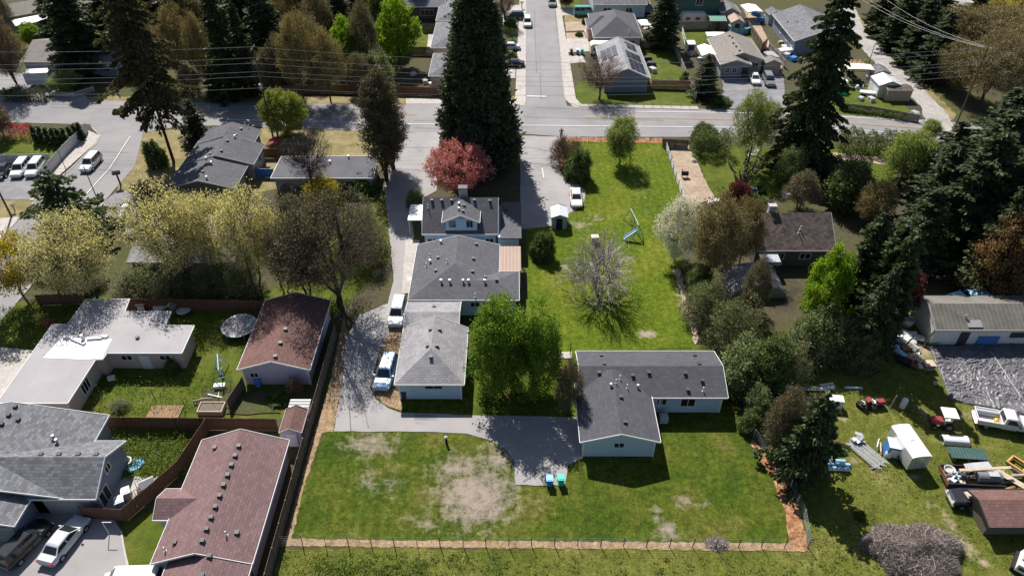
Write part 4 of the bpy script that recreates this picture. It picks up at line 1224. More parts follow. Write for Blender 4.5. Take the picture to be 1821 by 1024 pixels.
def sequoia(key, H, rad, lmat, seed):
    """dense spire: rounded foliage tufts on short upswept boughs"""
    g = np.random.default_rng(seed)
    C, D, tint = [], [], []
    z = 1.0
    while z < H * .99:
        f = z / H
        r = rad * (1 - f) ** .62 * (1 if f > .05 else .9)
        nb = max(4, int(2 * math.pi * r / 1.25))
        for i in range(nb):
            a = 6.283 * (i + g.uniform(0, 1)) / nb
            L = r * g.uniform(.72, 1.14) * (1 + .1 * math.sin(3 * a + z * .35))
            c = np.array([math.cos(a) * L, math.sin(a) * L, z + g.normal() * .4])
            n = 52
            q = g.normal(size=(n, 3)) * np.array([.5, .5, .55]) * g.uniform(.7, 1.25)
            q[:, 2] -= .15
            C.append(c + q); D.append(unit(q) + np.array([math.cos(a), math.sin(a), .5]) * .5)
            tint.append(np.clip(g.uniform(0, .55) + g.normal(size=n) * .2 + q[:, 2] * .0, 0, 1))
            # fill nearer the stem
            n2 = 10
            t = g.uniform(.3, .85, (n2, 1))
            C.append(c * np.concatenate([t, t, np.ones((n2, 1))], 1) + g.normal(size=(n2, 3)) * .35); D.append(g.normal(size=(n2, 3))); tint.append(g.uniform(0, .3, n2))
        z += .85 * (1.1 - .4 * f)
    C = np.concatenate(C); D = np.concatenate(D); tint = np.concatenate(tint)
    V, F = leaf_quads(C, .5, 2.0, dirs=D, g=g)
    cr = np_mesh(key + '_crown', V, F, tint); cr.materials.append(M[lmat])
    segs = [(np.array([0, 0, -.2]), np.array([0, 0, H * .5]), 1.1, .6, 9), (np.array([0, 0, H * .5]), np.array([0, 0, H * .97]), .6, .06, 7)]
    return dict(crown=cr, trunk=wood_mesh(key + '_wood', segs, M['bark_brown'], g, .01), twig=None)

PROTO = {}
def plant(name, label, cat, key, xy, rz=None, scale=1.0, group=None, lean=(0, 0), sxy=None):
    p = PROTO[key]
    t = thing(name, label, cat, (xy[0], xy[1], 0), rnd.uniform(0, 6.28) if rz is None else rz, group)
    s = (scale * (sxy or 1), scale * (sxy or 1), scale)
    t.scale = s
    if lean != (0, 0): t.rotation_euler = (R(lean[1]), R(lean[0]), 0)
    if p['trunk']: link('trunk', p['trunk'], t)
    if p['crown']: link('crown', p['crown'], t)
    if p['twig']: link('twigs', p['twig'], t)
    return t

# --- prototypes
P_ = PROTO
P_['spruceA'] = conifer('spruceA', 24, 6.0, 'leaf_spruce', 1, z0=.27, whorl=.52, per=9, spray=.46, droop=.28, irregular=.65, power=.42, dens=2.8)
P_['spruceB'] = conifer('spruceB', 27, 5.6, 'leaf_fir', 2, z0=.06, whorl=.48, per=10, spray=.46, droop=.38, irregular=.6, power=.6, dens=2.8)
P_['firA'] = conifer('firA', 22, 4.4, 'leaf_fir', 3, z0=.03, whorl=.5, per=9, spray=.48, droop=.22, irregular=.6, power=.5, dens=2.8)
P_['firB'] = conifer('firB', 16, 4.2, 'leaf_fir', 4, z0=.02, whorl=.48, per=9, spray=.46, droop=.2, irregular=.55, power=.62, dens=1.9)
P_['cedar'] = broadleaf('cedar', 17, 2.7, 2.4, 480, 26, .26, 'leaf_cedar', 'bark_brown', 5, 'round', 5, .2, .5, 3, twigs=4, tmat='twig_brown', shell=.35, aspect=2.4)
P_['deodar'] = conifer('deodar', 9, 4.6, 'leaf_deodar', 6, z0=.1, whorl=.5, per=8, spray=.42, droop=.1, irregular=.8, power=.75, dens=2.6, trunk_r=.16)
P_['arbor'] = conifer('arbor', 9, 1.9, 'leaf_dark', 7, z0=.01, whorl=.34, per=10, spray=.5, droop=-.2, irregular=.3, power=.5, dens=1.7, trunk_r=.12)
P_['column'] = conifer('column', 3.0, .62, 'leaf_dark', 8, z0=.01, whorl=.22, per=8, spray=.32, droop=-.3, irregular=.2, power=.55, dens=1.6, trunk_r=.05)
P_['sequoia'] = sequoia('sequoia', 34, 7.1, 'leaf_sequoia', 9)
P_['bigbud'] = broadleaf('bigbud', 15.5, 8.0, 1.0, 950, 9, .2, 'leaf_brownbud', 'bark_brown', 10, 'round', 9, .5, .5, 1, twigs=9, tmat='twig_brown', tube_tip=.014, shell=.35)
P_['budA'] = broadleaf('budA', 11, 4.6, 2.0, 520, 17, .17, 'leaf_bud', 'bark_brown', 11, 'vase', 5, .16, .5, 2, twigs=5, tmat='twig_brown', shell=.4)
P_['budB'] = broadleaf('budB', 10, 4.2, 1.6, 520, 17, .17, 'leaf_bud', 'bark_brown', 12, 'vase', 5, .15, .5, 3, twigs=5, tmat='twig_brown', shell=.4)
P_['gold'] = broadleaf('gold', 7.5, 4.2, 1.8, 260, 26, .22, 'leaf_gold', 'bark_grey', 13, 'round', 6, .16, .4, 1, twigs=3, tmat='twig_grey', shell=.5)
P_['oliveA'] = broadleaf('oliveA', 11, 4.8, 1.8, 420, 26, .22, 'leaf_olive', 'bark_brown', 14, 'round', 7, .22, .5, 1, twigs=5, tmat='twig_brown', shell=.4)
P_['oliveB'] = broadleaf('oliveB', 9, 4.2, 1.2, 380, 24, .22, 'leaf_brownbud', 'bark_brown', 15, 'egg', 6, .2, .5, 2, twigs=6, tmat='twig_brown', shell=.4)
P_['bare'] = broadleaf('bare', 7.4, 5.6, .7, 430, 0, .2, None, 'bark_pale', 16, 'dome', 9, .3, .35, 1, twigs=4, tmat='twig_grey', shell=.3, tube_tip=.02, subs=7, bend=.34, trand=1.0)
P_['baredark'] = broadleaf('baredark', 9, 4.6, 1.8, 420, 0, .2, None, 'bark_brown', 17, 'vase', 7, .2, .35, 1, twigs=7, tmat='twig_dark', shell=.4, tube_tip=.016, bend=.28, trand=.8)
P_['barebrown'] = broadleaf('barebrown', 7, 4.2, 1.4, 380, 5, .16, 'leaf_purple', 'bark_brown', 18, 'vase', 7, .2, .35, 1, twigs=8, tmat='twig_brown', shell=.4)
P_['maple'] = broadleaf('maple', 12.5, 4.6, .3, 330, 46, .27, 'leaf_maple', 'bark_brown', 19, 'egg', 7, .22, .5, 1, shell=.4)
P_['lime'] = broadleaf('lime', 10, 4.6, 1.0, 230, 46, .3, 'leaf_lime', 'bark_brown', 20, 'egg', 7, .22, .45, 1, shell=.45)
P_['pink'] = broadleaf('pink', 7.2, 5.8, 1.6, 250, 40, .22, 'leaf_pink', 'bark_brown', 21, 'vase', 8, .22, .42, 1, twigs=4, tmat='twig_brown', shell=.55, flat=.55)
P_['blossom'] = broadleaf('blossom', 7.5, 3.8, 1.0, 300, 32, .2, 'leaf_white', 'bark_brown', 22, 'round', 6, .15, .42, 1, twigs=4, tmat='twig_brown', shell=.4)
P_['willow'] = broadleaf('willow', 6.8, 3.1, 1.0, 260, 34, .2, 'leaf_willow', 'bark_brown', 23, 'egg', 6, .16, .42, 1, shell=.35, aspect=3)
P_['young'] = broadleaf('young', 10, 4.0, 1.5, 330, 20, .22, 'leaf_willow', 'bark_brown', 24, 'egg', 7, .18, .5, 1, twigs=4, shell=.35)
P_['roundtree'] = broadleaf('roundtree', 8.2, 4.4, .7, 420, 46, .24, 'leaf_topiary', 'bark_brown', 25, 'round', 6, .25, .45, 2, shell=.7)
P_['laurel'] = broadleaf('laurel', 3.4, 2.6, .1, 200, 40, .24, 'leaf_laurel', 'bark_brown', 26, 'dome', 5, .06, .34, 3, shell=.5)
P_['shrub'] = broadleaf('shrub', 2.6, 2.1, .05, 170, 40, .2, 'leaf_shrub', 'bark_brown', 27, 'dome', 5, .05, .28, 3, shell=.5)
P_['ivy'] = broadleaf('ivy', 6.5, 3.8, .2, 330, 38, .26, 'leaf_ivy', 'bark_brown', 28, 'dome', 6, .12, .5, 3, shell=.5)
P_['darkmass'] = broadleaf('darkmass', 8, 3.8, .3, 330, 40, .28, 'leaf_laurel', 'bark_brown', 29, 'egg', 6, .14, .5, 3, shell=.45)
P_['brush'] = broadleaf('brush', 8, 3.8, .1, 430, 18, .2, 'leaf_scrub', 'bark_brown', 40, 'dome', 6, .12, .45, 3, twigs=6, tmat='twig_brown', shell=.35)
P_['twiggy'] = broadleaf('twiggy', 3.6, 2.3, .3, 230, 8, .14, 'leaf_purple', 'bark_brown', 30, 'dome', 6, .06, .3, 4, twigs=8, tmat='twig_brown', shell=.3)
P_['burgundy'] = broadleaf('burgundy', 6, 3.2, .8, 300, 34, .22, 'leaf_burgundy', 'bark_brown', 31, 'egg', 6, .12, .42, 2, shell=.4)
P_['rust'] = broadleaf('rust', 9, 4.2, .4, 420, 40, .24, 'leaf_rustleaf', 'bark_brown', 32, 'egg', 7, .18, .5, 1, shell=.55)
P_['yellowbush'] = broadleaf('yellowbush', 4.5, 2.8, .3, 240, 36, .2, 'leaf_gold', 'bark_brown', 33, 'dome', 6, .08, .38, 3, shell=.5)
P_['midfir'] = conifer('midfir', 8.5, 4.0, 'leaf_dark', 34, z0=.02, whorl=.42, per=9, spray=.42, droop=.12, irregular=.6, power=.62, dens=2.6, trunk_r=.18)
P_['brownmass'] = broadleaf('brownmass', 16, 7.0, 3.0, 700, 16, .24, 'leaf_olive', 'bark_brown', 35, 'round', 9, .35, .6, 1, twigs=9, tmat='twig_brown', shell=.35)
P_['small'] = broadleaf('small', 1.1, .8, .02, 70, 34, .13, 'leaf_shrub', 'bark_brown', 36, 'dome', 4, .02, .13, 3, shell=.4)
P_['redhedge'] = broadleaf('redhedge', 1.1, .8, .02, 70, 34, .14, 'leaf_redleaf', 'bark_brown', 37, 'dome', 4, .02, .13, 3, shell=.4)

PW = {(309,288):130,(158,128):110,(218,95):90,(418,176):70,(486,128):80,(448,168):45,(560,70):60,(688,322):80,(700,300):62,(853,288):152,(1418,296):122,(1175,84):62,(1250,172):62,(138,428):140,(356,256):62,(512,242):80,(604,542):235,(168,535):185,(322,505):185,(398,498):150,(462,522):135,(508,520):90,(52,540):130,(118,535):120,(815,352):148,(1062,522):180,(890,690):128,(948,694):118,(1010,735):50,(1200,462):90,(1262,500):110,(1315,470):70,(1330,572):60,(1255,585):90,(1310,640):100,(1330,712):110,(1395,700):110,(1358,690):90,(1446,590):95,(1100,292):66,(1322,292):75,(1352,275):65,(36,166):75,(30,150):80,(62,85):50,(1065,177):100,(561,352):120,(6,245):60,(540,178):70,(588,180):80,(508,160):70,(622,128):70,(712,118):85,(655,130):60,(600,60):70,(330,150):70,(372,160):55,(345,70):80,(525,60):80,(640,20):60,(897,45):50,(1007,14):34,(1560,62):62,(1592,90):72,(1622,118):75,(1652,142):90,(1690,165):90,(1640,60):75,(1690,100):90,(1745,110):140,(1740,190):140,(1815,190):130,(1790,60):110,(1740,50):60,(1690,455):150,(1768,470):160,(1640,420):110,(1726,390):150,(1815,400):150,(1660,350):130,(1540,590):85,(1505,560):80,(1552,612):75,(1528,640):90,(1528,566):80,(1590,690):90,(1764,526):125,(1600,330):90,(1588,556):75,(1306,380):50,(1418,838):130,(1378,800):80,(1475,650):100,(1405,335):55,(1420,372):70,(1500,372):90,(1545,405):75,(966,466):50,(1028,325):58,(1000,300):52,(1022,290):40,(738,372):34,(570,372):80,(640,350):60,(512,372):42,(515,350):75,(258,368):60,(275,300):45,(205,745):80,(92,585):22,(305,668):30,(118,162):62,(1255,262):60,(1345,385):70,(1285,190):45,(1030,66):14,(1038,44):8,(908,52):28,(912,85):18,(910,105):20,(1650,250):40,(492,722):50,(522,708):36,(1345,345):40,(1490,330):80,(1240,520):50,(1300,690):50,(1338,775):50,(1352,752):60,(1218,150):20,(1530,924):20,(112,452):60}
RAD = {'brush': 3.8, 'spruceA': 6, 'spruceB': 5.6, 'firA': 4.4, 'firB': 4.2, 'cedar': 3, 'deodar': 4.6, 'arbor': 1.9, 'sequoia': 7.1, 'bigbud': 8, 'budA': 5, 'budB': 4.6, 'gold': 4.2, 'oliveA': 4.8, 'oliveB': 4.3, 'bare': 6, 'baredark': 5, 'barebrown': 4.5, 'maple': 4.6, 'lime': 4.6, 'pink': 6, 'blossom': 3.8, 'willow': 3.1, 'young': 4, 'roundtree': 4.3, 'laurel': 2.6, 'shrub': 2.1, 'ivy': 3.8, 'darkmass': 3.8, 'twiggy': 2.3, 'burgundy': 3.2, 'rust': 4.2, 'yellowbush': 2.8, 'midfir': 4, 'brownmass': 7, 'small': .8}
def T(name, label, cat, key, bx, by, ty=None, rz=None, group=None, wid=None, lean=(0, 0), H=None, scale=None):
    """stand a tree on the ground point seen at (bx,by); height so its top reaches row ty"""
    base = {'spruceA': 24, 'spruceB': 27, 'firA': 22, 'firB': 16, 'cedar': 17, 'deodar': 9, 'arbor': 9, 'column': 3, 'sequoia': 34, 'bigbud': 15.5, 'budA': 11, 'budB': 10, 'gold': 7.5, 'oliveA': 11, 'oliveB': 9, 'bare': 7.4, 'baredark': 9, 'barebrown': 7, 'maple': 12.5, 'lime': 10, 'pink': 7.2,
            'blossom': 7.5, 'willow': 6.8, 'young': 10, 'roundtree': 8.2, 'laurel': 3.4, 'shrub': 2.6, 'ivy': 6.5, 'darkmass': 8, 'twiggy': 3.6, 'burgundy': 6, 'rust': 9, 'yellowbush': 4.5, 'midfir': 8.5, 'brownmass': 16, 'small': 1.1, 'redhedge': 1.1, 'brush': 8}[key]
    s = scale or ((H or height_at(bx, by, ty)) / base); off = None
    if (bx, by) in PW and key in RAD:
        X, Y = G(bx, by)
        if key in ('laurel', 'shrub', 'twiggy', 'brush', 'ivy', 'yellowbush', 'small') and ty is not None:
            rr = PW[(bx, by)] / 2 * (Y * math.cos(TILT) + CAM_H * math.sin(TILT)) / FOC
            Y += rr * .65
            c_, s_ = math.cos(TILT), math.sin(TILT); v = (ty - 512.0) / FOC
            s = max(.6, CAM_H - Y * (v * c_ + s_) / (c_ - v * s_)) / base; off = (X, Y)
        zc = Y * math.cos(TILT) + (CAM_H - s * base * .5) * math.sin(TILT)
        wid = PW[(bx, by)] / 2 * zc / FOC / (RAD[key] * 1.06 * s)
        wid = min(max(wid, .4), 1.9)
    return plant(name, label, cat, key, off or G(bx, by), rz, s, group, lean, wid)

# --- placed trees
T('spruce', 'tall ragged spruce with bare lower trunk beside the dark bungalow', 'tree', 'spruceA', 309, 288, -130, rz=1.0, wid=.92)
T('spruce', 'dark spruce over the slate blue house at upper left', 'tree', 'spruceB', 158, 128, -60, rz=.3)
T('spruce', 'dark spruce at the top edge right of the brown-roofed house', 'tree', 'firA', 218, 95, -70)
T('fir', 'narrow dark fir with light streaks left of the utility pole', 'tree', 'firA', 418, 176, -40, wid=.75)
T('fir', 'dark fir behind the utility pole near the top edge', 'tree', 'firA', 486, 128, -60, wid=.8)
T('fir', 'dark fir directly left of the utility pole', 'tree', 'firA', 448, 168, 0, wid=.6)
T('fir', 'slim dark fir at the top edge above the bare trees', 'tree', 'firA', 560, 70, -60, wid=.7)
T('cedar', 'narrow brownish cedar standing at the left edge of the driveway mouth', 'tree', 'cedar', 688, 322, 118, rz=.5, wid=.95)
T('cedar', 'second stem of the brownish cedar pair, shorter', 'tree', 'cedar', 700, 300, 165, rz=2.5, wid=.8)
T('sequoia', 'giant dark sequoia spire towering over the driveway', 'tree', 'sequoia', 853, 288, -75, rz=0)
T('spruce', 'tall leaning spruce with drooping boughs right of the lawn', 'tree', 'spruceB', 1418, 296, -110, rz=2.0)
T('spruce', 'dark spruce behind the fence of the solar-panel house', 'tree', 'firA', 1175, 84, -35, wid=.95)
T('pine', 'bushy dark evergreen at the corner of the paved forecourt', 'tree', 'firB', 1250, 172, 96, wid=1.25)
T('deodar', 'small wide-branched deodar on the corner by the side street', 'tree', 'deodar', 138, 428, 296, rz=.2)
T('fir', 'small dark fir between the spruce trunk and the bungalow', 'tree', 'firB', 356, 256, 176, wid=1.0)
T('tree', 'clipped round evergreen with sunlit top beside the utility pole', 'tree', 'roundtree', 512, 242, 158)
T('tree', 'huge brown budding tree throwing branch shadows on the driveway', 'tree', 'bigbud', 604, 542, 322, rz=.7)
T('tree', 'yellow-green budding tree rising left of the glossy pale roof', 'tree', 'budA', 168, 535, 382, rz=0, wid=1.15)
T('tree', 'multi-stemmed yellow-green tree in front of the hidden pale roof', 'tree', 'budB', 322, 505, 338, rz=1.2, wid=1.15)
T('tree', 'yellow-green budding tree right of the multi-stemmed one', 'tree', 'budA', 398, 498, 338, rz=2.2, wid=.95)
T('tree', 'slender yellow-green tree left of the huge brown budding tree', 'tree', 'budA', 462, 522, 330, rz=3.1, wid=.95)
T('tree', 'leafing young tree tucked against the brown budding tree', 'tree', 'budB', 508, 520, 372, rz=4.1, wid=.8)
T('tree', 'golden yellow small tree at the left edge by the street', 'tree', 'gold', 52, 540, 420, rz=.4)
T('tree', 'yellow-green tree behind the golden one', 'tree', 'budB', 118, 535, 432, rz=1.9, wid=1.1)
T('tree', 'pink flowering tree behind the dormer house', 'tree', 'pink', 815, 352, 262, rz=.2, wid=.95)
T('tree', 'leafless pale branching tree in the middle of the back lawn', 'tree', 'bare', 1062, 522, 404, rz=.3, wid=.95)
T('maple', 'left crown of the leafy green pair between garage and L-shaped house', 'tree', 'maple', 890, 690, 524, rz=.3)
T('maple', 'right crown of the leafy green pair between garage and L-shaped house', 'tree', 'maple', 948, 694, 545, rz=2.3, wid=.95)
T('tree', 'brown twiggy small tree under the leafy pair at the house corner', 'tree', 'oliveB', 1010, 735, 640, wid=.7)
T('tree', 'white blossoming tree at the right edge of the back lawn', 'tree', 'blossom', 1200, 462, 352, rz=.4)
T('tree', 'olive brown tree next to the white blossoming one', 'tree', 'oliveA', 1262, 500, 348, rz=1.1, wid=.95)
T('tree', 'olive brown tree at the corner of the mossy-roofed house', 'tree', 'oliveA', 1315, 470, 352, rz=2.1, wid=.7)
T('tree', 'pale olive budding tree left of the bright green maple', 'tree', 'oliveB', 1330, 572, 458, rz=.3, wid=1.15)
T('tree', 'greenish thicket tree at the lawn edge below the white blossom', 'tree', 'brush', 1255, 585, 485, rz=1.3)
T('tree', 'dark leafy thicket behind the L-shaped house', 'tree', 'brush', 1310, 640, 520, rz=.3)
T('tree', 'pale-leaved thicket right of the L-shaped house roof', 'tree', 'ivy', 1330, 712, 612, rz=2.7)
T('tree', 'light-leaved thicket tree beyond the L-shaped house', 'tree', 'brush', 1395, 700, 590, rz=.7, wid=1.1)
T('tree', 'dark leafy thicket left of the white appliances', 'tree', 'darkmass', 1358, 690, 600, rz=1.7)
T('maple', 'bright lime green maple by the mossy-roofed house', 'tree', 'lime', 1446, 590, 438, rz=.3, wid=1.0)
T('willow', 'pale green willowy tree on the back lawn near the road', 'tree', 'willow', 1100, 292, 206, rz=.3)
T('tree', 'light green young tree by the laurel hedge at the road', 'tree', 'young', 1322, 292, 158, rz=.3)
T('tree', 'second light green young tree right of the first at the laurel hedge', 'tree', 'young', 1352, 275, 178, rz=1.9, wid=.9)
T('tree', 'brown budding tree at the far left edge over the hedge', 'tree', 'barebrown', 36, 166, 28, rz=.2, wid=.62)
T('tree', 'yellowish budding tree at the top left corner', 'tree', 'oliveA', 30, 150, 30, rz=1.2, wid=.85)
T('tree', 'green shrubby tree beside the white carport', 'tree', 'lime', 62, 85, 40, rz=.6)
T('tree', 'brown bare tree casting its shadow across the road corner', 'tree', 'barebrown', 1065, 177, 102, rz=.9, wid=1.0)
T('tree', 'dark bare tree in front of the flat felt roof', 'tree', 'baredark', 561, 352, 232, rz=.4)
T('tree', 'brown budding tree at the yard corner below the road, far left', 'tree', 'oliveB', 6, 245, 180, rz=.2, wid=.7)
T('tree', 'tawny budding tree left of the lime green tree near the wires', 'tree', 'oliveA', 540, 178, 18, rz=.4, wid=.8)
T('tree', 'tawny budding tree beside the road under the wires', 'tree', 'oliveA', 588, 180, 50, rz=1.4, wid=.75)
T('tree', 'tawny tree right of the fir group under the wires', 'tree', 'oliveB', 508, 160, 62, rz=2.1, wid=.9)
T('tree', 'bright lime tree among the tawny trees at the top', 'tree', 'lime', 622, 128, 28, rz=.8, wid=.9)
T('tree', 'tall bright lime tree left of the street houses', 'tree', 'lime', 712, 118, -8, rz=2.8, wid=1.0)
T('tree', 'brown bare tree between the two lime trees', 'tree', 'oliveB', 655, 130, 0, rz=.3, wid=.8)
T('tree', 'grey-brown tree at the top edge left of the lime tree', 'tree', 'brownmass', 600, 60, -60, rz=.9, wid=.7)
T('tree', 'brown budding tree behind the tall spruce', 'tree', 'oliveA', 330, 150, 5, rz=.5, wid=.9)
T('tree', 'tawny tree between the tall spruce and the narrow fir', 'tree', 'oliveA', 372, 160, 20, rz=1.5, wid=.75)
T('tree', 'yellowish tree at the top edge above the tall spruce', 'tree', 'oliveA', 345, 70, -40, rz=2.5, wid=.9)
T('tree', 'tawny tree at the top edge right of the dark fir', 'tree', 'oliveA', 525, 60, -50, rz=.2, wid=.8)
T('tree', 'dark evergreen backing the row at the top edge', 'tree', 'firA', 640, 20, -110)
T('tree', 'bare street tree beside the sequoia top', 'tree', 'barebrown', 897, 45, -20, rz=.2, wid=.8)
T('tree', 'burgundy young tree on the verge at the head of the street', 'tree', 'burgundy', 1007, 14, -28, rz=.4, wid=1.0)
# right-hand dark belt
for i, (bx, by, ty, k, w_, lb) in enumerate((
        (1560, 62, -60, 'firA', 1.0, 'dark fir at the head of the gravel lane'), (1592, 90, -30, 'firA', 1.0, 'dark fir second down the gravel lane'), (1622, 118, -5, 'firA', 1.0, 'dark fir third down the gravel lane'),
        (1652, 142, 20, 'firB', 1.15, 'dark fir fourth down the gravel lane, beneath the wires'), (1690, 165, 70, 'oliveA', 1.1, 'brown budding tree at the foot of the gravel lane'), (1640, 60, -60, 'firA', 1.1, 'dark fir behind the lane row at the top edge'),
        (1690, 100, 5, 'oliveA', 1.2, 'brown tree above the foot of the lane'), (1745, 110, 10, 'brownmass', .9, 'large brown tree at the right edge below the yellow one'), (1740, 190, 60, 'brownmass', .9, 'large brown bare tree spreading over the lane end'),
        (1815, 190, 60, 'brownmass', .9, 'large brown tree cut by the right edge'), (1790, 60, -20, 'gold', 1.2, 'yellow-green tree at the top right corner'), (1740, 50, 5, 'lime', .9, 'green tree beside the pale lane at the top right'),
        (1690, 455, 232, 'firA', 1.2, 'huge black-green fir left in the right-hand belt'), (1768, 470, 215, 'firA', 1.25, 'huge black-green fir at the right edge of the belt'), (1640, 420, 250, 'firA', 1.05, 'black-green fir behind the thicket of the mossy house'),
        (1726, 390, 190, 'firA', 1.25, 'black-green fir deep in the right-hand belt'), (1815, 400, 180, 'firA', 1.25, 'black-green fir cut by the right edge'), (1660, 350, 215, 'firB', 1.2, 'black-green fir near the road in the right-hand belt'),
        (1540, 590, 395, 'arbor', 1.2, 'tall dark arborvitae beside the lime maple'), (1505, 560, 385, 'arbor', 1.1, 'dark arborvitae between lime maple and mossy roof'), (1552, 612, 405, 'arbor', 1.2, 'tall dark arborvitae by the leaning pole'),
        (1528, 640, 470, 'firB', 1.0, 'dark fir shading the junk pile'), (1528, 566, 400, 'firB', 1.0, 'dark fir left of the workshop'))):
    nm = {'f': 'fir', 'o': 'tree', 'b': 'tree', 'g': 'tree', 'l': 'tree', 'a': 'arborvitae'}[k[0]]
    T(nm, lb, 'tree', k, bx, by, ty, wid=w_)
T('tree', 'rusty orange conifer-like tree at the right edge', 'tree', 'rust', 1764, 526, 378, wid=1.1)
T('tree', 'pale feathery tree by the road at the right belt', 'tree', 'willow', 1600, 330, 228, wid=1.2)
T('tree', 'dark burgundy tree beside the workshop', 'tree', 'burgundy', 1588, 556, 478, wid=1.0)
T('tree', 'burgundy bush at the foot of the pruned tree', 'tree', 'burgundy', 1306, 380, 322, wid=.9)
T('fir', 'dark green fir at the right corner of the front lawn', 'tree', 'midfir', 1418, 838, 700, wid=1.1)
T('tree', 'tawny twiggy bush behind the dark fir at the lawn corner', 'tree', 'oliveB', 1378, 800, 690, wid=.85)
T('tree', 'shaded leafy tree below the mossy-roofed house', 'tree', 'brush', 1475, 650, 545, wid=1.1)
T('tree', 'ivy-covered pale tree by the leaning spruce', 'tree', 'ivy', 1405, 335, 262, wid=.7)
T('tree', 'olive bush behind the mossy-roofed house', 'tree', 'oliveB', 1420, 372, 305, wid=1.1)
T('tree', 'dark thicket behind the mossy-roofed house chimney', 'tree', 'darkmass', 1500, 372, 290, wid=1.1)
T('tree', 'yellow-green thicket between mossy roof and arborvitae', 'tree', 'oliveA', 1545, 405, 318, wid=.9)

for i, (bx, by, ty, k, pw_, lb) in enumerate((
        (250, 110, -30, 'oliveA', 80, 'tawny tree behind the tall spruce at the top'), (285, 150, 30, 'oliveB', 60, 'low tawny tree left behind the narrow fir'), (400, 120, -40, 'firA', 60, 'dark fir behind the tawny trees left of the utility pole'), (330, 60, -90, 'firA', 80, 'dark fir at the top edge over the tall spruce'),
        (440, 60, -90, 'firA', 80, 'dark fir at the top edge left of the tawny pair'), (480, 170, 90, 'oliveB', 60, 'brown thicket tree right behind the utility pole'), (550, 130, 20, 'oliveA', 80, 'tall tawny tree behind the roadside pair'), (575, 100, -20, 'oliveB', 70, 'brown tree at the top behind the lime tree'),
        (640, 165, 95, 'oliveB', 60, 'low brown thicket by the roadside fence'), (668, 168, 92, 'ivy', 60, 'leafy thicket at the roadside fence end'), (612, 90, -30, 'firA', 60, 'dark fir behind the lime tree at the top'), (690, 80, -40, 'darkmass', 70, 'dark leafy tree between lime trees at the top'),
        (120, 60, -60, 'firA', 80, 'dark fir above the white carport'), (255, 30, -120, 'firA', 90, 'dark fir in the top left belt'), (10, 60, -20, 'oliveB', 60, 'brown tree in the top left corner by the pale car'), (85, 20, -40, 'darkmass', 60, 'dark tree at the top left edge'),
        (740, 20, -60, 'oliveB', 60, 'brown tree at the top edge by the dark-walled house'), (390, 176, 110, 'firB', 50, 'small dark fir by the road left of the utility pole'), (345, 172, 118, 'oliveB', 50, 'scrubby brown tree by the road right of the tall spruce'),
        (1780, 140, 40, 'brownmass', 120, 'brown tree behind the large ones at the right edge'), (1720, 60, -20, 'firB', 60, 'dark fir beside the pale lane at the top right'), (1800, 20, -60, 'oliveA', 80, 'tawny tree at the top right edge'), (1660, 30, -60, 'firA', 70, 'dark fir at the top edge beside the pale lane'),
        (1610, 480, 330, 'firA', 100, 'black-green fir above the leaning pole'), (1735, 512, 330, 'firB', 110, 'black-green fir behind the workshop'), (1750, 320, 150, 'firA', 130, 'black-green fir at the back of the belt'), (1810, 300, 170, 'brownmass', 120, 'brown bare tree at the right edge above the belt'), (1530, 668, 585, 'brush', 70, 'dim scrub behind the long rails'),

        (150, 524, 478, 'brush', 70, 'low scrub under the left budding tree'), (238, 532, 470, 'brush', 90, 'brown scrub in front of the hidden pale roof'), (300, 540, 480, 'brush', 80, 'grey brown scrub at the back fence'), (372, 536, 470, 'brush', 80, 'scrubby growth under the third budding tree'), (430, 540, 465, 'brush', 80, 'scrubby growth by the slender budding tree'), (360, 470, 345, 'budB', 110, 'pale budding tree at the back of the row'), (550, 530, 380, 'oliveB', 110, 'brown thicket tree at the left foot of the huge budding tree'), (640, 470, 350, 'brush', 100, 'green brown scrub behind the huge budding tree'),
        (1440, 660, 560, 'ivy', 90, 'thicket right of the lime maple foot'), (1285, 470, 380, 'oliveB', 70, 'brown tree behind the olive pair'))):
    PW[(bx, by)] = pw_
    T('fir' if k.startswith('fir') else 'tree', lb, 'tree', k, bx, by, ty)
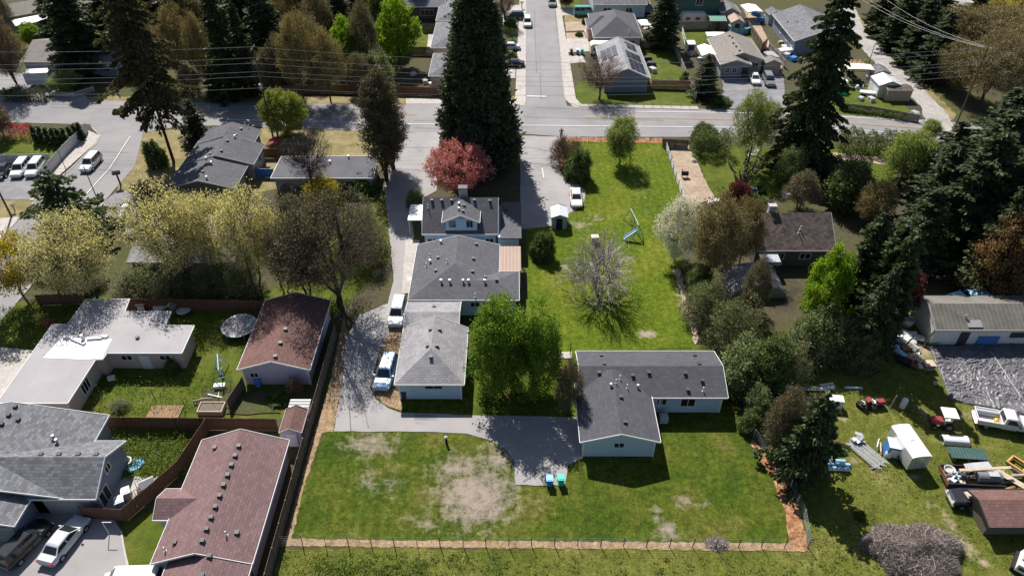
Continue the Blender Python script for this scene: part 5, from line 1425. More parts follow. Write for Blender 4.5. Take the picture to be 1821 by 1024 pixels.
# shrubs
SH = (('shrub', 'dark round bush at the corner of the long blue house', 'laurel', 966, 466, 412, 1.0), ('shrub', 'dark bush on the lawn edge beside the right-hand driveway', 'laurel', 1028, 325, 262, .9),
      ('shrub', 'brown leafless bush at the mouth of the right-hand driveway', 'twiggy', 1000, 300, 242, 1.0), ('shrub', 'grey spent bush behind the brown one at the driveway mouth', 'twiggy', 1022, 290, 250, .8),
      ('shrub', 'flowering green bush at the corner of the dormer house', 'ivy', 738, 372, 335, .9), ('shrub', 'yellow flowering bush left of the driveway under the bare dark tree', 'yellowbush', 570, 372, 318, 1.1),
      ('shrub', 'green bush beside the yellow flowering one', 'shrub', 640, 350, 312, 1.3), ('shrub', 'bright green bush between pale tree and yellow bush', 'shrub', 512, 372, 348, 1.0), ('shrub', 'dark scrubby bush under the flat felt roof', 'twiggy', 515, 350, 318, 1.3),
      ('shrub', 'reddish brown bush beside the bungalow gable', 'twiggy', 258, 368, 322, 1.1), ('shrub', 'dark bush by the spruce foot', 'laurel', 275, 300, 250, .8), ('shrub', 'rounded weedy bush at the corner of the back garden', 'brush', 205, 745, 712, 1.1),
      ('shrub', 'pink rhododendron beside the flat white roof', 'pink', 92, 585, 567, .8), ('shrub', 'dark bush against the flat-roofed house wall', 'laurel', 305, 668, 640, .8), ('shrub', 'yellow-green weeping bush behind the picket fence', 'willow', 118, 162, 128, 1.4),
      ('shrub', 'bush at the road edge beside the laurel hedge', 'laurel', 1255, 262, 222, 1.0), ('shrub', 'dark bush below the pruned tree', 'laurel', 1345, 385, 350, 1.1), ('shrub', 'bushy weed patch by the dark fence corner', 'shrub', 1285, 190, 172, 1.0),
      ('shrub', 'round bush in the rock bed of the tan house', 'small', 1030, 66, 56, 2.0), ('shrub', 'small dark bush on the tan house lawn', 'small', 1038, 44, 32, 1.3), ('shrub', 'green clipped bush beside the sequoia by the street', 'laurel', 908, 52, 32, 1.0), ('shrub', 'low hedge bush left of the street', 'laurel', 912, 85, 70, .8),
      ('shrub', 'low flowering bush left of the street below the hedge', 'shrub', 910, 105, 92, .9), ('shrub', 'reedy tuft at the lane end by the road', 'willow', 1650, 250, 212, .8), ('shrub', 'garden plant patch by the brown-roofed garage', 'shrub', 492, 722, 700, 1.0), ('shrub', 'bare bush against the brown-roofed garage', 'twiggy', 522, 708, 672, .7),
      ('shrub', 'low bush at the gravel drive end', 'shrub', 1345, 345, 322, 1.1), ('shrub', 'dark laurel clump below the leaning spruce', 'laurel', 1490, 330, 280, 1.2), ('shrub', 'laurel clump at the lawn edge near the narrow path', 'darkmass', 1240, 520, 470, .7), ('shrub', 'green thicket bush by the corner of the L-shaped house', 'laurel', 1300, 690, 640, 1.1),
      ('shrub', 'weedy bush on the front lawn side of the thicket', 'laurel', 1338, 775, 735, 1.0), ('shrub', 'dark thicket bush at the top of the bark strip', 'ivy', 1352, 752, 690, .9), ('shrub', 'yellow bush behind the street-side house fence', 'shrub', 1218, 150, 128, 1.0), ('shrub', 'young bush beside the green field gate', 'small', 1530, 924, 908, 1.2), ('shrub', 'low evergreen at the foot of the deodar', 'laurel', 112, 452, 420, .7))
for nm, lb, k, bx, by, ty, w_ in SH: T(nm, lb, 'shrub', k, bx, by, ty, wid=w_)
# hedges: one thing each, built of clipped foliage
def hedge(label, pts, hgt, wid, lm, name='hedge', lsize=.17, dens=150, top=None):
    P = [np.array([*G(*p), 0.0]) for p in pts]
    g = np.random.default_rng(len(label) * 7 + int(abs(P[0][0]) * 10))
    Cs = []; o = P[0].copy()
    for a, b in zip(P[:-1], P[1:]):
        L = np.linalg.norm(b - a); d = (b - a) / L; s = np.array([-d[1], d[0], 0])
        n = int(L * dens * (hgt + wid))
        t = g.uniform(0, L, n); u = g.uniform(-1, 1, n); z = g.uniform(0, 1, n)
        fc = g.integers(0, 3, n)
        u = np.where(fc == 0, np.sign(u) * g.uniform(.8, 1.05, n), u); z = np.where(fc == 1, g.uniform(.88, 1.06, n), z)
        wob = 1 + .12 * np.sin(t * 1.7 + g.uniform(0, 6)) + .08 * np.sin(t * 4.1)
        Cs.append(a + d * t[:, None] + s * (u * wid / 2 * wob)[:, None] + np.array([0, 0, 1.]) * (z * hgt * wob)[:, None])
    C = np.concatenate(Cs) - o
    V, F = leaf_quads(C, lsize, 1.6, g=g)
    t = thing(name, label, 'hedge', tuple(o))
    me = np_mesh(name + '_foliage', V, F, np.clip(g.beta(1.5, 2, len(C)), 0, 1)); me.materials.append(M[lm]); link('foliage', me, t)
    m = MB()
    for a, b in zip(P[:-1], P[1:]):
        L = np.linalg.norm(b - a)
        for i in range(max(1, int(L / 1.2))):
            q = a + (b - a) * (i + .5) / max(1, int(L / 1.2)) - o
            m.tube((q[0], q[1], 0), (q[0], q[1], hgt * .8), .05, .02, 5, False)
    m.build('stems', M['bark_brown'], t)
hedge('clipped dark hedge in front of the white moving truck', [(8, 178), (88, 178)], 1.9, 2.0, 'leaf_dark')
hedge('long dark laurel hedge along the road behind the leaning spruce', [(1486, 266), (1545, 270), (1612, 275)], 3.2, 2.6, 'leaf_laurel', dens=130)
hedge('laurel hedge along the road right of the gravel drive', [(1228, 272), (1295, 272)], 3.4, 3.0, 'leaf_laurel', dens=130)
hedge('red-topped dark hedge on the corner lot', [(14, 246), (62, 243)], 2.2, 1.6, 'leaf_redleaf', dens=70)
hedge('overgrown vines along the grey panel fence below the tents', [(1495, 196), (1610, 214)], 1.0, 1.6, 'leaf_weed', dens=60)
hedge('trimmed hedge by the upper street kerb', [(896, 62), (921, 62)], 1.3, 1.6, 'leaf_shrub', dens=70)
for i, (bx, by) in enumerate(((68, 246), (79, 247), (90, 249), (101, 250), (111, 251), (121, 250), (131, 247), (140, 243), (148, 240))):
    T('arborvitae', ['first', 'second', 'third', 'fourth', 'fifth', 'sixth', 'seventh', 'eighth', 'last'][i] + ' slim dark arborvitae from the red hedge, in the row inside the white corner wall', 'tree', 'column', bx, by + 8, by - 22, group='arborvitae row along the white corner wall')
# pruned tree with bare thick limbs
def pruned():
    x, y = G(1312, 352); g = np.random.default_rng(3)
    t = thing('tree', 'hard-pruned tree of bare thick limbs by the gravel drive', 'tree', (x, y, 0))
    segs = [(np.array([0, 0, -.1]), np.array([.1, 0, 1.4]), .5, .45, 9)]
    tips = []
    for a, L, tl in ((-.6, 5.5, .15), (.2, 7.2, .05), (1.2, 6, .35), (2.6, 5.2, .5), (3.6, 4, .2), (.7, 6.5, .7), (5.2, 5, .45)):
        d = np.array([math.cos(a) * tl, math.sin(a) * tl, 1.0]); d /= np.linalg.norm(d)
        m = np.array([.1, 0, 1.3]) + d * L * .55; e = m + (d + g.normal(size=3) * .2) * L * .45
        segs += [(np.array([.1, 0, 1.2]), m, .3, .2, 7), (m, e, .2, .1, 6)]
        for _ in range(9):
            q = m + (e - m) * g.uniform(0, 1); w = g.normal(size=3) * .5 + d * .9
            segs.append((q, q + w * g.uniform(.5, 1.3), .025, .01, 3)); tips.append(q + w * .7)
    link('trunk', wood_mesh('pruned_wood', segs, M['bark_brown'], g, .08), t)
    C = np.repeat(np.array(tips), 14, 0) + g.normal(size=(len(tips) * 14, 3)) * .35
    V, F = leaf_quads(C, .18, 1.6, g=g); me = np_mesh('pruned_leaves', V, F, g.uniform(0, 1, len(C))); me.materials.append(M['leaf_willow']); link('crown', me, t)
pruned()
# brush pile
def brush():
    x, y = G(1625, 985); g = np.random.default_rng(5)
    t = thing('brush_pile', 'great round heap of cut brambles and branches in the field', 'brush pile', (x, y, 0))
    n = 34000; th = g.uniform(0, 6.283, n); r = np.sqrt(g.uniform(0, 1, n)); z = np.sqrt(np.clip(1 - r * r, 0, 1)) * g.uniform(.5, 1.05, n) * (1.5 + .35 * np.sin(2 * th + 1))
    r = r * (1 + .12 * np.sin(3 * th) + .06 * np.sin(7 * th))
    C = np.stack([np.cos(th) * r * 4.0, np.sin(th) * r * 3.0, z + .05], 1)
    V, F = leaf_quads(C, .13, 26, g=g, flat=.3); me = np_mesh('bramble', V, F, g.uniform(0, 1, n)); me.materials.append(M['twig_heap']); o = link('bramble', me, t); o['kind'] = 'stuff'
    segs = []
    for i in range(160):
        c = C[g.integers(0, n)]; d = unit(g.normal(size=3) * np.array([1, 1, .35])) * g.uniform(.5, 1.4)
        segs.append((c - d / 2, c + d / 2, .03, .015, 4))
    link('branches', wood_mesh('brush_branch', segs, M['twig_grey'], g, .2), t)['kind'] = 'stuff'
def _heap():
    t = NT('heap_twig'); a = t.n('ShaderNodeAttribute', attribute_name='tint')
    t.m.name = 'heap_twig'; M['twig_heap'] = t.done(t.ramp(a.outputs['Fac'], [(0, (.09, .07, .055)), (.5, (.23, .185, .165)), (1, (.42, .37, .34))]), .95)
_heap(); brush()
# broad-leaved weeds in the rough field
def tufts(name, polys, n, size, lm, seed, per=9, h=.25):
    g = np.random.default_rng(seed); pts = []
    for (x0, y0, x1, y1, w) in polys:
        k = int(n * w); q = np.stack([g.uniform(x0, x1, k), g.uniform(y0, y1, k)], 1)
        pts += [G(a, b) for a, b in q]
    P = np.array([(a, b, 0) for a, b in pts])
    sc = g.lognormal(0, .4, len(P))
    C = np.repeat(P, per, 0) + g.normal(size=(len(P) * per, 3)) * np.array([.16, .16, 0]) * np.repeat(sc, per)[:, None]
    C[:, 2] = np.abs(g.normal(size=len(C))) * h * .4 * np.repeat(sc, per) + .07
    V, F = leaf_quads(C, size, 2.0, g=g)
    me = np_mesh(name, V, F, np.clip(np.repeat(g.uniform(0, .7, len(P)), per) + g.uniform(0, .3, len(C)), 0, 1)); me.materials.append(M[lm])
    o = link(name, me); o['kind'] = 'stuff'
tufts('weeds', [(500, 985, 900, 1024, .3), (900, 990, 1450, 1024, .12), (560, 1000, 760, 1024, .2), (1430, 900, 1560, 1020, .12), (1480, 780, 1660, 900, .05)], 900, .11, 'leaf_weed', 1, per=10, h=.3)
tufts('long_grass', [(200, 775, 335, 850, 1.0), (160, 660, 420, 735, .35), (0, 545, 120, 620, .3)], 1300, .12, 'leaf_weed', 2, per=8, h=.5)
tufts('field_grass', [(1440, 700, 1820, 1020, 1.0)], 900, .1, 'leaf_weed', 4, per=4, h=.12)

# ------------------------------------------------------------------ vehicles (nose along local +X)
def head(p, q):
    a = G(*p); b = G(*q)
    return math.atan2(b[1] - a[1], b[0] - a[0])
SHAPES = {
 # length, width, height, belt, stations (x, half width, z bottom, z top), cabin: bottom x0,x1, top x0,x1
 'sedan': (4.75, 1.82, 1.45, .93, [(-.5, .36, .38, .72), (-.47, .45, .28, .9), (-.28, .49, .22, .97), (-.05, .5, .2, .95), (.2, .5, .2, .92), (.36, .48, .24, .84), (.47, .43, .3, .7), (.5, .33, .38, .58)], (-.36, .24, -.22, .06)),
 'suv': (4.8, 1.9, 1.75, 1.05, [(-.5, .4, .42, .9), (-.48, .47, .32, 1.05), (-.2, .5, .26, 1.07), (.05, .5, .26, 1.04), (.25, .5, .26, 1.0), (.38, .49, .3, .95), (.475, .45, .36, .82), (.5, .36, .44, .68)], (-.48, .25, -.43, .1)),
 'van': (5.2, 1.95, 2.2, 1.2, [(-.5, .45, .42, 1.15), (-.48, .49, .32, 1.2), (-.2, .5, .28, 1.2), (.1, .5, .28, 1.2), (.3, .5, .28, 1.1), (.42, .48, .3, .98), (.48, .44, .36, .8), (.5, .36, .44, .66)], (-.49, .36, -.47, .2)),
}
CARC = {}
def rring(x, w, zb, zt, W):
    h = zt - zb; w = w * W
    return [(x, -w * .86, zb), (x, w * .86, zb), (x, w, zb + h * .3), (x, w * .985, zb + h * .72), (x, w * .86, zt), (x, -w * .86, zt), (x, -w * .985, zb + h * .72), (x, -w, zb + h * .3)]
def car(label, kind, colr, px, py, hd, group=None, name='parked_car', cat='car', cap=None, z=0.0, S=1.0):
    L, W, H, belt, st, cab = SHAPES[kind]
    x, y = G(px, py)
    t = thing(name, label, cat, (x, y, z), hd, group)
    if S != 1.0: t.scale = (S, S, S)
    key = (kind, colr)
    if key not in CARC:
        body = MB().loft([rring(sx * L, hw, zb, zt, W) for sx, hw, zb, zt in st]).mesh('body', M['car_' + colr], smooth=False)
        b0, b1, t0, t1 = [q * L for q in cab]; wb, wt = W * .44, W * .34; zb = belt - .02; zt = H
        c = MB().loft([[(b0, -wb, zb), (b0, wb, zb), (b1, wb, zb), (b1, -wb, zb)], [(t0, -wt, zt - .06), (t0, wt, zt - .06), (t1, wt, zt - .06), (t1, -wt, zt - .06)], [(t0 + .15, -wt * .85, zt), (t0 + .15, wt * .85, zt), (t1 - .15, wt * .85, zt), (t1 - .15, -wt * .85, zt)]]).mesh('cabin', M['car_' + colr])
        def pan(a, b, cc, d, k0=.1, k1=.12, off=.012):
            A, B, C, D = [Vector(q) for q in (a, b, cc, d)]
            n = (B - A).cross(D - A).normalized() * off
            P = []
            for u, v in ((k0, k1), (1 - k0, k1), (1 - k0, 1 - k1), (k0, 1 - k1)):
                P.append((A * (1 - u) + B * u) * (1 - v) + (D * (1 - u) + C * u) * v + n)
            return P
        zt_ = zt - .06
        ws = MB().face(pan((b1, -wb, zb), (b1, wb, zb), (t1, wt, zt_), (t1, -wt, zt_), .06, .08)).mesh('windscreen', M['glass'])
        rw = MB().face(pan((b0, wb, zb), (b0, -wb, zb), (t0, -wt, zt_), (t0, wt, zt_), .08, .14)).mesh('rear_window', M['glass'])
        sides = []
        for s in (1, -1):
            n = 3 if kind != 'sedan' else 2
            for i in range(n):
                f0, f1 = i / n, (i + 1) / n
                A = (b0 + (b1 - b0) * f0, s * wb, zb); B = (b0 + (b1 - b0) * f1, s * wb, zb); C = (t0 + (t1 - t0) * f1, s * wt, zt_); D = (t0 + (t1 - t0) * f0, s * wt, zt_)
                q = (B, A, D, C) if s > 0 else (A, B, C, D)
                sides.append(MB().face(pan(*q, .06, .16)).mesh('side_window', M['glass']))
        ty = MB().tube((0, -.11, 0), (0, .11, 0), .33, n=14).mesh('tyre', M['black']); rm = MB().tube((0, -.12, 0), (0, .12, 0), .2, n=10).mesh('rim', M['steel'])
        hl = MB().box((0, 0, 0), (.1, .38, .14)).mesh('headlight', M['lamp_clear']); tl = MB().box((0, 0, 0), (.08, .26, .22)).mesh('tail_light', M['lamp_red'])
        mi = MB().box((0, 0, 0), (.12, .2, .13)).mesh('mirror', M['car_' + colr]); bp = MB().box((0, 0, 0), (.1, W * .7, .14)).mesh('bumper', M['greymetal'])
        CARC[key] = (body, c, ws, rw, sides, ty, rm, hl, tl, mi, bp)
    body, c, ws, rw, sides, ty, rm, hl, tl, mi, bp = CARC[key]
    link('body', body, t); link('cabin', c, t); link('windscreen', ws, t); link('rear_window', rw, t)
    for s in sides: link('side_window', s, t)
    for sx in (-.3, .31):
        for sy in (-1, 1):
            w = link('wheel', ty, t, (sx * L, sy * (W / 2 - .09), .33)); link('rim', rm, w)
    for sy in (-1, 1):
        link('headlight', hl, t, (L * .475, sy * W * .34, st[-2][3] - .1)); link('tail_light', tl, t, (-L * .49, sy * W * .38, st[1][3] - .2)); link('mirror', mi, t, (cab[1] * L - .25, sy * (W / 2 + .06), belt + .05))
    link('bumper', bp, t, (L * .5 - .02, 0, .45)); link('bumper', bp, t, (-L * .5 + .02, 0, .5))
    return t

sd_ = head((195, 258), (135, 325))
car('white estate car driving down the side street', 'suv', 'white', 164, 296, sd_, name='car')
hp = head((54, 283), (28, 316))
car('left one of the two white vehicles nose-out in the corner car park', 'suv', 'white', 40, 306, hp); car('right white vehicle against the white wall in the corner car park', 'suv', 'white', 66, 305, hp)
car('dark car beside the two white ones in the corner car park', 'sedan', 'black', 8, 309, hp)
car('white vehicle parked under the huge budding tree on the driveway', 'suv', 'white', 708, 562, R(-92), S=1.0)
car('pale blue off-roader parked beside the light grey garage', 'suv', 'paleblue', 688, 669, R(-96), S=1.02)
car('cream sedan parked at the end of the right-hand driveway', 'sedan', 'cream', 1024, 357, R(-90))
car('white car driving down the street towards the junction', 'suv', 'white', 938, 45, R(-90), name='car')
car('dark car at the top of the street', 'suv', 'grey', 982, 9, R(-90))
car('dark car on the drive beside the upper sequoia', 'suv', 'black', 914, 34, R(180)); car('silver car by the low hedge left of the street', 'sedan', 'silver', 905, 88, R(180)); car('dark car on the drive below the silver one', 'sedan', 'black', 912, 118, R(180))
car('teal camper van with white roof on the drive up the street', 'van', 'teal', 1040, 28, R(0), name='camper_van', cat='van')
car('white car on the paved forecourt', 'sedan', 'white', 1341, 145, R(-95)); car('dark car beside the white one on the forecourt', 'suv', 'grey', 1366, 148, R(-95))
ha = head((28, 985), (82, 930))
car('black estate car at the grey house garage', 'suv', 'black', 50, 972, ha); car('silver-white sedan at the grey house garage', 'sedan', 'silver', 119, 966, head((100, 985), (148, 925)), S=1.02)
car('white van cut by the bottom edge beside the brown-roofed house', 'van', 'white', 240, 1042, R(182), name='van', cat='van')
car('silver car half hidden by the yellow-green trees', 'sedan', 'silver', 220, 398, head((188, 400), (250, 398))); car('pale car with dark windows beside the hidden pale roof', 'suv', 'silver', 246, 408, R(-90))
car('pale car under the trees at the top left corner', 'sedan', 'white', 22, 24, R(-40)); 
car('white car in the shade behind the workshop', 'suv', 'paleblue', 1742, 536, R(5), S=.95); car('pale car in the shade behind the workshop, left of the other', 'sedan', 'paleblue', 1703, 538, R(20))  # white car in pale blue paint: its shaded tone is put into the colour

# box truck and trailers
def wheels(t, pts, r=.36):
    ty = MB().tube((0, -.11, 0), (0, .11, 0), r, n=12).mesh('tyre', M['black']); rm = MB().tube((0, -.12, 0), (0, .12, 0), r * .6, n=8).mesh('rim', M['steel'])
    for q in pts:
        w = link('wheel', ty, t, (q[0], q[1], r)); link('rim', rm, w)
x, y = G(82, 152)
t = thing('box_truck', 'white box truck parked behind the clipped hedge', 'truck', (x, y, 0), R(8))
MB().box((-.6, 0, 1.75), (4.4, 2.2, 2.2)).build('cargo_box', M['car_white'], t); MB().box((-.6, 0, 2.88), (4.45, 2.24, .06)).build('roof', M['coating'], t); MB().loft([rring(1.65, .48, .5, 1.9, 2), rring(2.5, .48, .5, 1.75, 2), rring(2.7, .46, .5, 1.2, 2), rring(3.3, .42, .5, 1.1, 2)]).build('cab', M['car_white'], t); MB().box((2.63, 0, 1.5), (.06, 1.6, .5)).build('windscreen', M['glass'], t)
wheels(t, [(-1.8, -.95), (-1.8, .95), (2.3, -.9), (2.3, .9)])
def travel_trailer(label, px, py, rz, L, W, H, roofm='coating', wall='cream'):
    x, y = G(px, py); t = thing('travel_trailer', label, 'trailer', (x, y, 0), rz)
    prof = [(-L / 2, .55), (L / 2 - .4, .55), (L / 2, 1.0), (L / 2 - .15, H - .2), (L / 2 - .5, H), (-L / 2 + .3, H), (-L / 2, H - .3)]
    MB().loft([[(a, -W / 2, b) for a, b in prof], [(a, W / 2, b) for a, b in prof]]).build('body', M[wall], t)
    MB().box((-.05, 0, H + .03), (L - .9, W, .06)).build('roof', M[roofm], t)
    for a in (-L * .28, L * .12): MB().box((a, -W / 2 - .02, H * .6), (1.0, .05, .6)).build('window', M['glass'], t)
    MB().box((L * .33, -W / 2 - .02, 1.3), (.65, .05, 1.5)).build('door', M['trim'], t)
    wheels(t, [(-.2, -W / 2 + .05), (-.2, W / 2 - .05)]); MB().beam((L / 2, 0, .5), (L / 2 + 1, 0, .45), .12, .1).build('hitch', M['dark'], t)
    return t
travel_trailer('white-roofed travel trailer parked beside the solar-panel house', 1068, 97, R(4), 4.6, 2.2, 2.5)
travel_trailer('long white trailer behind the fence of the pool garden', 1232, 42, R(2), 5.6, 2.2, 2.4)
# white pickup in the field
def pickup():
    x, y = G(1783, 757); t = thing('pickup_truck', 'white pickup with a roll and tools in its open bed', 'pickup', (x, y, 0), R(-14)); W = 2.0
    MB().loft([rring(.55, .5, .5, 1.12, W), rring(1.2, .5, .42, 1.1, W), rring(2.0, .5, .45, 1.08, W), rring(2.6, .47, .5, 1.0, W), rring(2.75, .42, .55, .85, W)]).build('hood', M['car_white'], t)
    cb = MB().loft([[(-.5, -.95, 1.05), (-.5, .95, 1.05), (1.35, .95, 1.05), (1.35, -.95, 1.05)], [(-.42, -.76, 1.78), (-.42, .76, 1.78), (.62, .76, 1.78), (.62, -.76, 1.78)], [(-.3, -.65, 1.84), (-.3, .65, 1.84), (.5, .65, 1.84), (.5, -.65, 1.84)]]); cb.box((.1, 0, .8), (1.3, 1.96, .6)); cb.build('cab', M['car_white'], t)
    MB().face([(1.32, -.8, 1.1), (1.32, .8, 1.1), (.68, .66, 1.72), (.68, -.66, 1.72)]).build('windscreen', M['glass'], t).location = (.025, 0, .02)
    MB().face([(-.5, .7, 1.15), (-.5, -.7, 1.15), (-.44, -.62, 1.7), (-.44, .62, 1.7)]).build('rear_window', M['glass'], t).location = (-.015, 0, 0)
    for s in (-1, 1): MB().face([(-.2, s * .9, 1.18), (.85, s * .9, 1.18), (.45, s * .8, 1.66), (-.2, s * .8, 1.66)][::s]).build('side_window', M['glass'], t).location = (0, s * .035, 0)
    b = MB()
    for s in (-1, 1): b.box((-1.7, s * .95, .9), (2.3, .09, .6))
    b.box((-2.82, 0, .9), (.08, 1.98, .55)); b.box((-.58, 0, .9), (.07, 1.98, .6)); b.box((-1.7, 0, .66), (2.3, 1.9, .08)); b.build('bed', M['car_white'], t)
    wheels(t, [(-1.9, -.88), (-1.9, .88), (1.75, -.88), (1.75, .88)], .38)
    for s in (-1, 1): MB().box((2.7, s * .62, .85), (.1, .3, .2)).build('headlight', M['lamp_clear'], t); MB().box((-2.86, s * .88, .95), (.06, .14, .35)).build('tail_light', M['lamp_red'], t)
    MB().box((2.8, 0, .55), (.12, 1.9, .2)).build('bumper', M['steel'], t); MB().box((-2.95, 0, .55), (.14, 1.8, .16)).build('bumper', M['steel'], t)
    for s in (-1, 1): MB().box((.95, s * 1.1, 1.2), (.14, .24, .2)).build('mirror', M['dark'], t)
    def on(lx, ly): a = R(-14); return (x + lx * math.cos(a) - ly * math.sin(a), y + lx * math.sin(a) + ly * math.cos(a))
    q = on(-1.7, .5); r = thing('roll', 'long grey roll lying along the pickup bed', 'roll', (*q, .7), R(-14)); MB().tube((-1.1, 0, .3), (1.1, 0, .3), .3, n=14).build('sheet_roll', M['greymetal'], r); MB().tube((-1.12, 0, .3), (1.12, 0, .3), .09, n=8).build('core', M['dark'], r)
    q = on(-.95, -.25); r = thing('tool_bag', 'yellow and orange bag behind the pickup cab', 'bag', (*q, .7)); MB().lathe([(.18, 0), (.27, .1), (.24, .3), (.12, .42)], 10).build('sack', M['yellow'], r); MB().path([(-.12, 0, .4), (0, 0, .55), (.12, 0, .4)], .02).build('handle', M['orange'], r)
pickup()
# enclosed cargo trailer
def cargo():
    a = G(1600, 762, 2.3); b = G(1634, 812, 2.3); hd = math.atan2(b[1] - a[1], b[0] - a[0])
    c = ((a[0] + b[0]) / 2 + .35, (a[1] + b[1]) / 2 + .25); t = thing('cargo_trailer', 'silver enclosed cargo trailer with white arched roof in the field', 'trailer', (*c, 0), hd + math.pi); L, W = 3.9, 1.95
    MB().box((0, 0, 1.35), (L, W, 1.75)).build('body', M['alu'], t)
    arc = [(-W / 2, 2.22), (-W / 2 * .7, 2.36), (0, 2.42), (W / 2 * .7, 2.36), (W / 2, 2.22)]
    MB().loft([[(-L / 2 - .03, p, q) for p, q in arc], [(L / 2 + .03, p, q) for p, q in arc]]).build('roof', M['coating'], t)
    MB().box((.1, 0, 2.43), (.4, .4, .1)).build('roof_hatch', M['white_plastic'], t)
    for s in (-1, 1): MB().box((0, s * W / 2, .75), (1.5, .12, .12)).build('mudguard', M['steel'], t)
    for s in (-1, 1): MB().beam((-L / 2 - .02, s * .45, .6), (-L / 2 - .02, s * .45, 2.1), .04, .06).build('door_bar', M['steel'], t)
    MB().box((0, -W / 2 - .02, 1.9), (2.6, .03, .1)).build('trim_strip', M['dark'], t)
    wheels(t, [(-.45, -W / 2 + .05), (-.45, W / 2 - .05), (.4, -W / 2 + .05), (.4, W / 2 - .05)], .33)
    MB().beam((L / 2, .5, .5), (L / 2 + 1.1, 0, .45), .1, .1).beam((L / 2, -.5, .5), (L / 2 + 1.1, 0, .45), .1, .1).build('hitch', M['dark'], t)
cargo()
# canopied garden tractor
def tractor():
    x, y = G(1672, 757); t = thing('garden_tractor', 'red garden tractor with a flat white sun canopy', 'tractor', (x, y, 0), R(172))
    MB().loft([rring(.1, .3, .55, 1.05, 1.4), rring(.9, .3, .5, 1.05, 1.4), rring(1.15, .26, .5, .95, 1.4)]).build('hood', M['red'], t); MB().box((-.35, 0, .5), (1.1, .8, .25)).build('frame', M['dark'], t)
    MB().box((-.45, 0, .85), (.5, .5, .12)).box((-.72, 0, 1.1), (.1, .5, .45)).build('seat', M['cream'], t); MB().tube((.0, 0, 1.0), (-.12, 0, 1.25), .03).tube((-.12, 0, 1.25), (-.15, 0, 1.29), .2, n=12).build('steering_wheel', M['dark'], t)
    for a in (-.75, .25):
        for s in (-.55, .55): MB().tube((a, s, .6), (a, s, 1.95), .025).build('canopy_post', M['dark'], t)
    MB().loft([[(-1.0, -.75, 1.95), (.45, -.75, 1.95), (.45, .75, 1.95), (-1.0, .75, 1.95)], [(-.95, -.7, 2.05), (.4, -.7, 2.05), (.4, .7, 2.05), (-.95, .7, 2.05)]]).build('canopy', M['coating'], t)
    wheels(t, [(-.55, -.52), (-.55, .52)], .45); wheels(t, [(.8, -.5), (.8, .5)], .28)
tractor()
def ride_mower(label, px, py, rz, c='red'):
    x, y = G(px, py); t = thing('riding_mower', label, 'mower', (x, y, 0), rz)
    MB().loft([rring(0, .26, .4, .85, 1.2), rring(.7, .26, .38, .85, 1.2), rring(.9, .22, .4, .75, 1.2)]).build('hood', M[c], t); MB().box((-.3, 0, .4), (.9, .6, .2)).build('frame', M['dark'], t); MB().box((-.35, 0, .7), (.42, .42, .12)).box((-.56, 0, .9), (.09, .42, .36)).build('seat', M['cream'], t); MB().box((.1, 0, .22), (1.0, 1.1, .14)).build('mower_deck', M['dark'], t); MB().tube((.0, 0, .8), (-.12, 0, 1.0), .03).tube((-.12, 0, 1.0), (-.14, 0, 1.03), .17, n=10).build('steering_wheel', M['dark'], t)
    wheels(t, [(-.45, -.42), (-.45, .42)], .3); wheels(t, [(.62, -.4), (.62, .4)], .2)
ride_mower('old riding mower with cream seat in the edge of the shade', 1536, 722, R(30)); ride_mower('red riding mower behind the cream-seated one', 1556, 722, R(10))

# ------------------------------------------------------------------ fences
PANELC = {}
def board_fence(label, pts, h, mat, seg=2.4, name='board_fence', world=False, post='same', pick=False, top=False):
    P = [p if world else G(*p) for p in pts]
    t = thing(name, label, 'fence', (*P[0], 0)); o = P[0]
    for a, b in zip(P[:-1], P[1:]):
        L = math.dist(a, b); n = max(1, round(L / seg)); s = L / n; an = math.atan2(b[1] - a[1], b[0] - a[0])
        for i in range(n + 1):
            q = (a[0] + (b[0] - a[0]) * i / n - o[0], a[1] + (b[1] - a[1]) * i / n - o[1])
            key = ('post', round(h, 2), mat)
            if key not in PANELC: PANELC[key] = MB().box((0, 0, h / 2 + .03), (.12, .12, h + .06)).mesh('fence_post', M[mat])
            link('fence_post', PANELC[key], t, (*q, 0), an)
            if i == n: break
            key = (round(s, 1), round(h, 2), mat, rnd.randint(0, 3))
            if key not in PANELC:
                m = MB(); k = max(3, int(s / .16)); bw = (s - .1) / k
                for j in range(k):
                    hh = h - rnd.uniform(0, .05)
                    m.box((-s / 2 + .05 + bw * (j + .5), .03 + rnd.uniform(-.008, .008), hh / 2 + .04), (bw * .93, .03, hh))
                m.box((0, -.02, h * .25), (s - .1, .05, .09)).box((0, -.02, h * .8), (s - .1, .05, .09))
                PANELC[key] = m.mesh('fence_panel', M[mat])
            mx = (a[0] + (b[0] - a[0]) * (i + .5) / n - o[0], a[1] + (b[1] - a[1]) * (i + .5) / n - o[1])
            link('fence_panel', PANELC[key], t, (*mx, rnd.uniform(-.02, .02)), an)
    return t
board_fence('long dark board fence along the left side of the driveway and lawn', [(-20.4, 25), (-20.4, 62.5)], 1.85, 'fence_dark', world=True)
board_fence('brown board fence across the back garden of the flat-roofed house', [(182, 763), (495, 766)], 1.85, 'fence_brown')
board_fence('brown board fence bending round the brown-roofed house garden', [(372, 766), (322, 842), (226, 926), (152, 921)], 1.8, 'fence_brown')
board_fence('dark board fence behind the pale flat roof, left part', [(72, 544), (150, 541)], 1.7, 'fence_brown'); board_fence('dark board fence behind the flat-roofed house garden', [(222, 552), (300, 552), (480, 556)], 1.8, 'fence_brown')
board_fence('brown fence in front of the tree row by the road', [(590, 166), (785, 172)], 1.7, 'fence_brown'); board_fence('dark fence behind the row of tawny trees', [(505, 168), (590, 166)], 1.7, 'fence_dark')
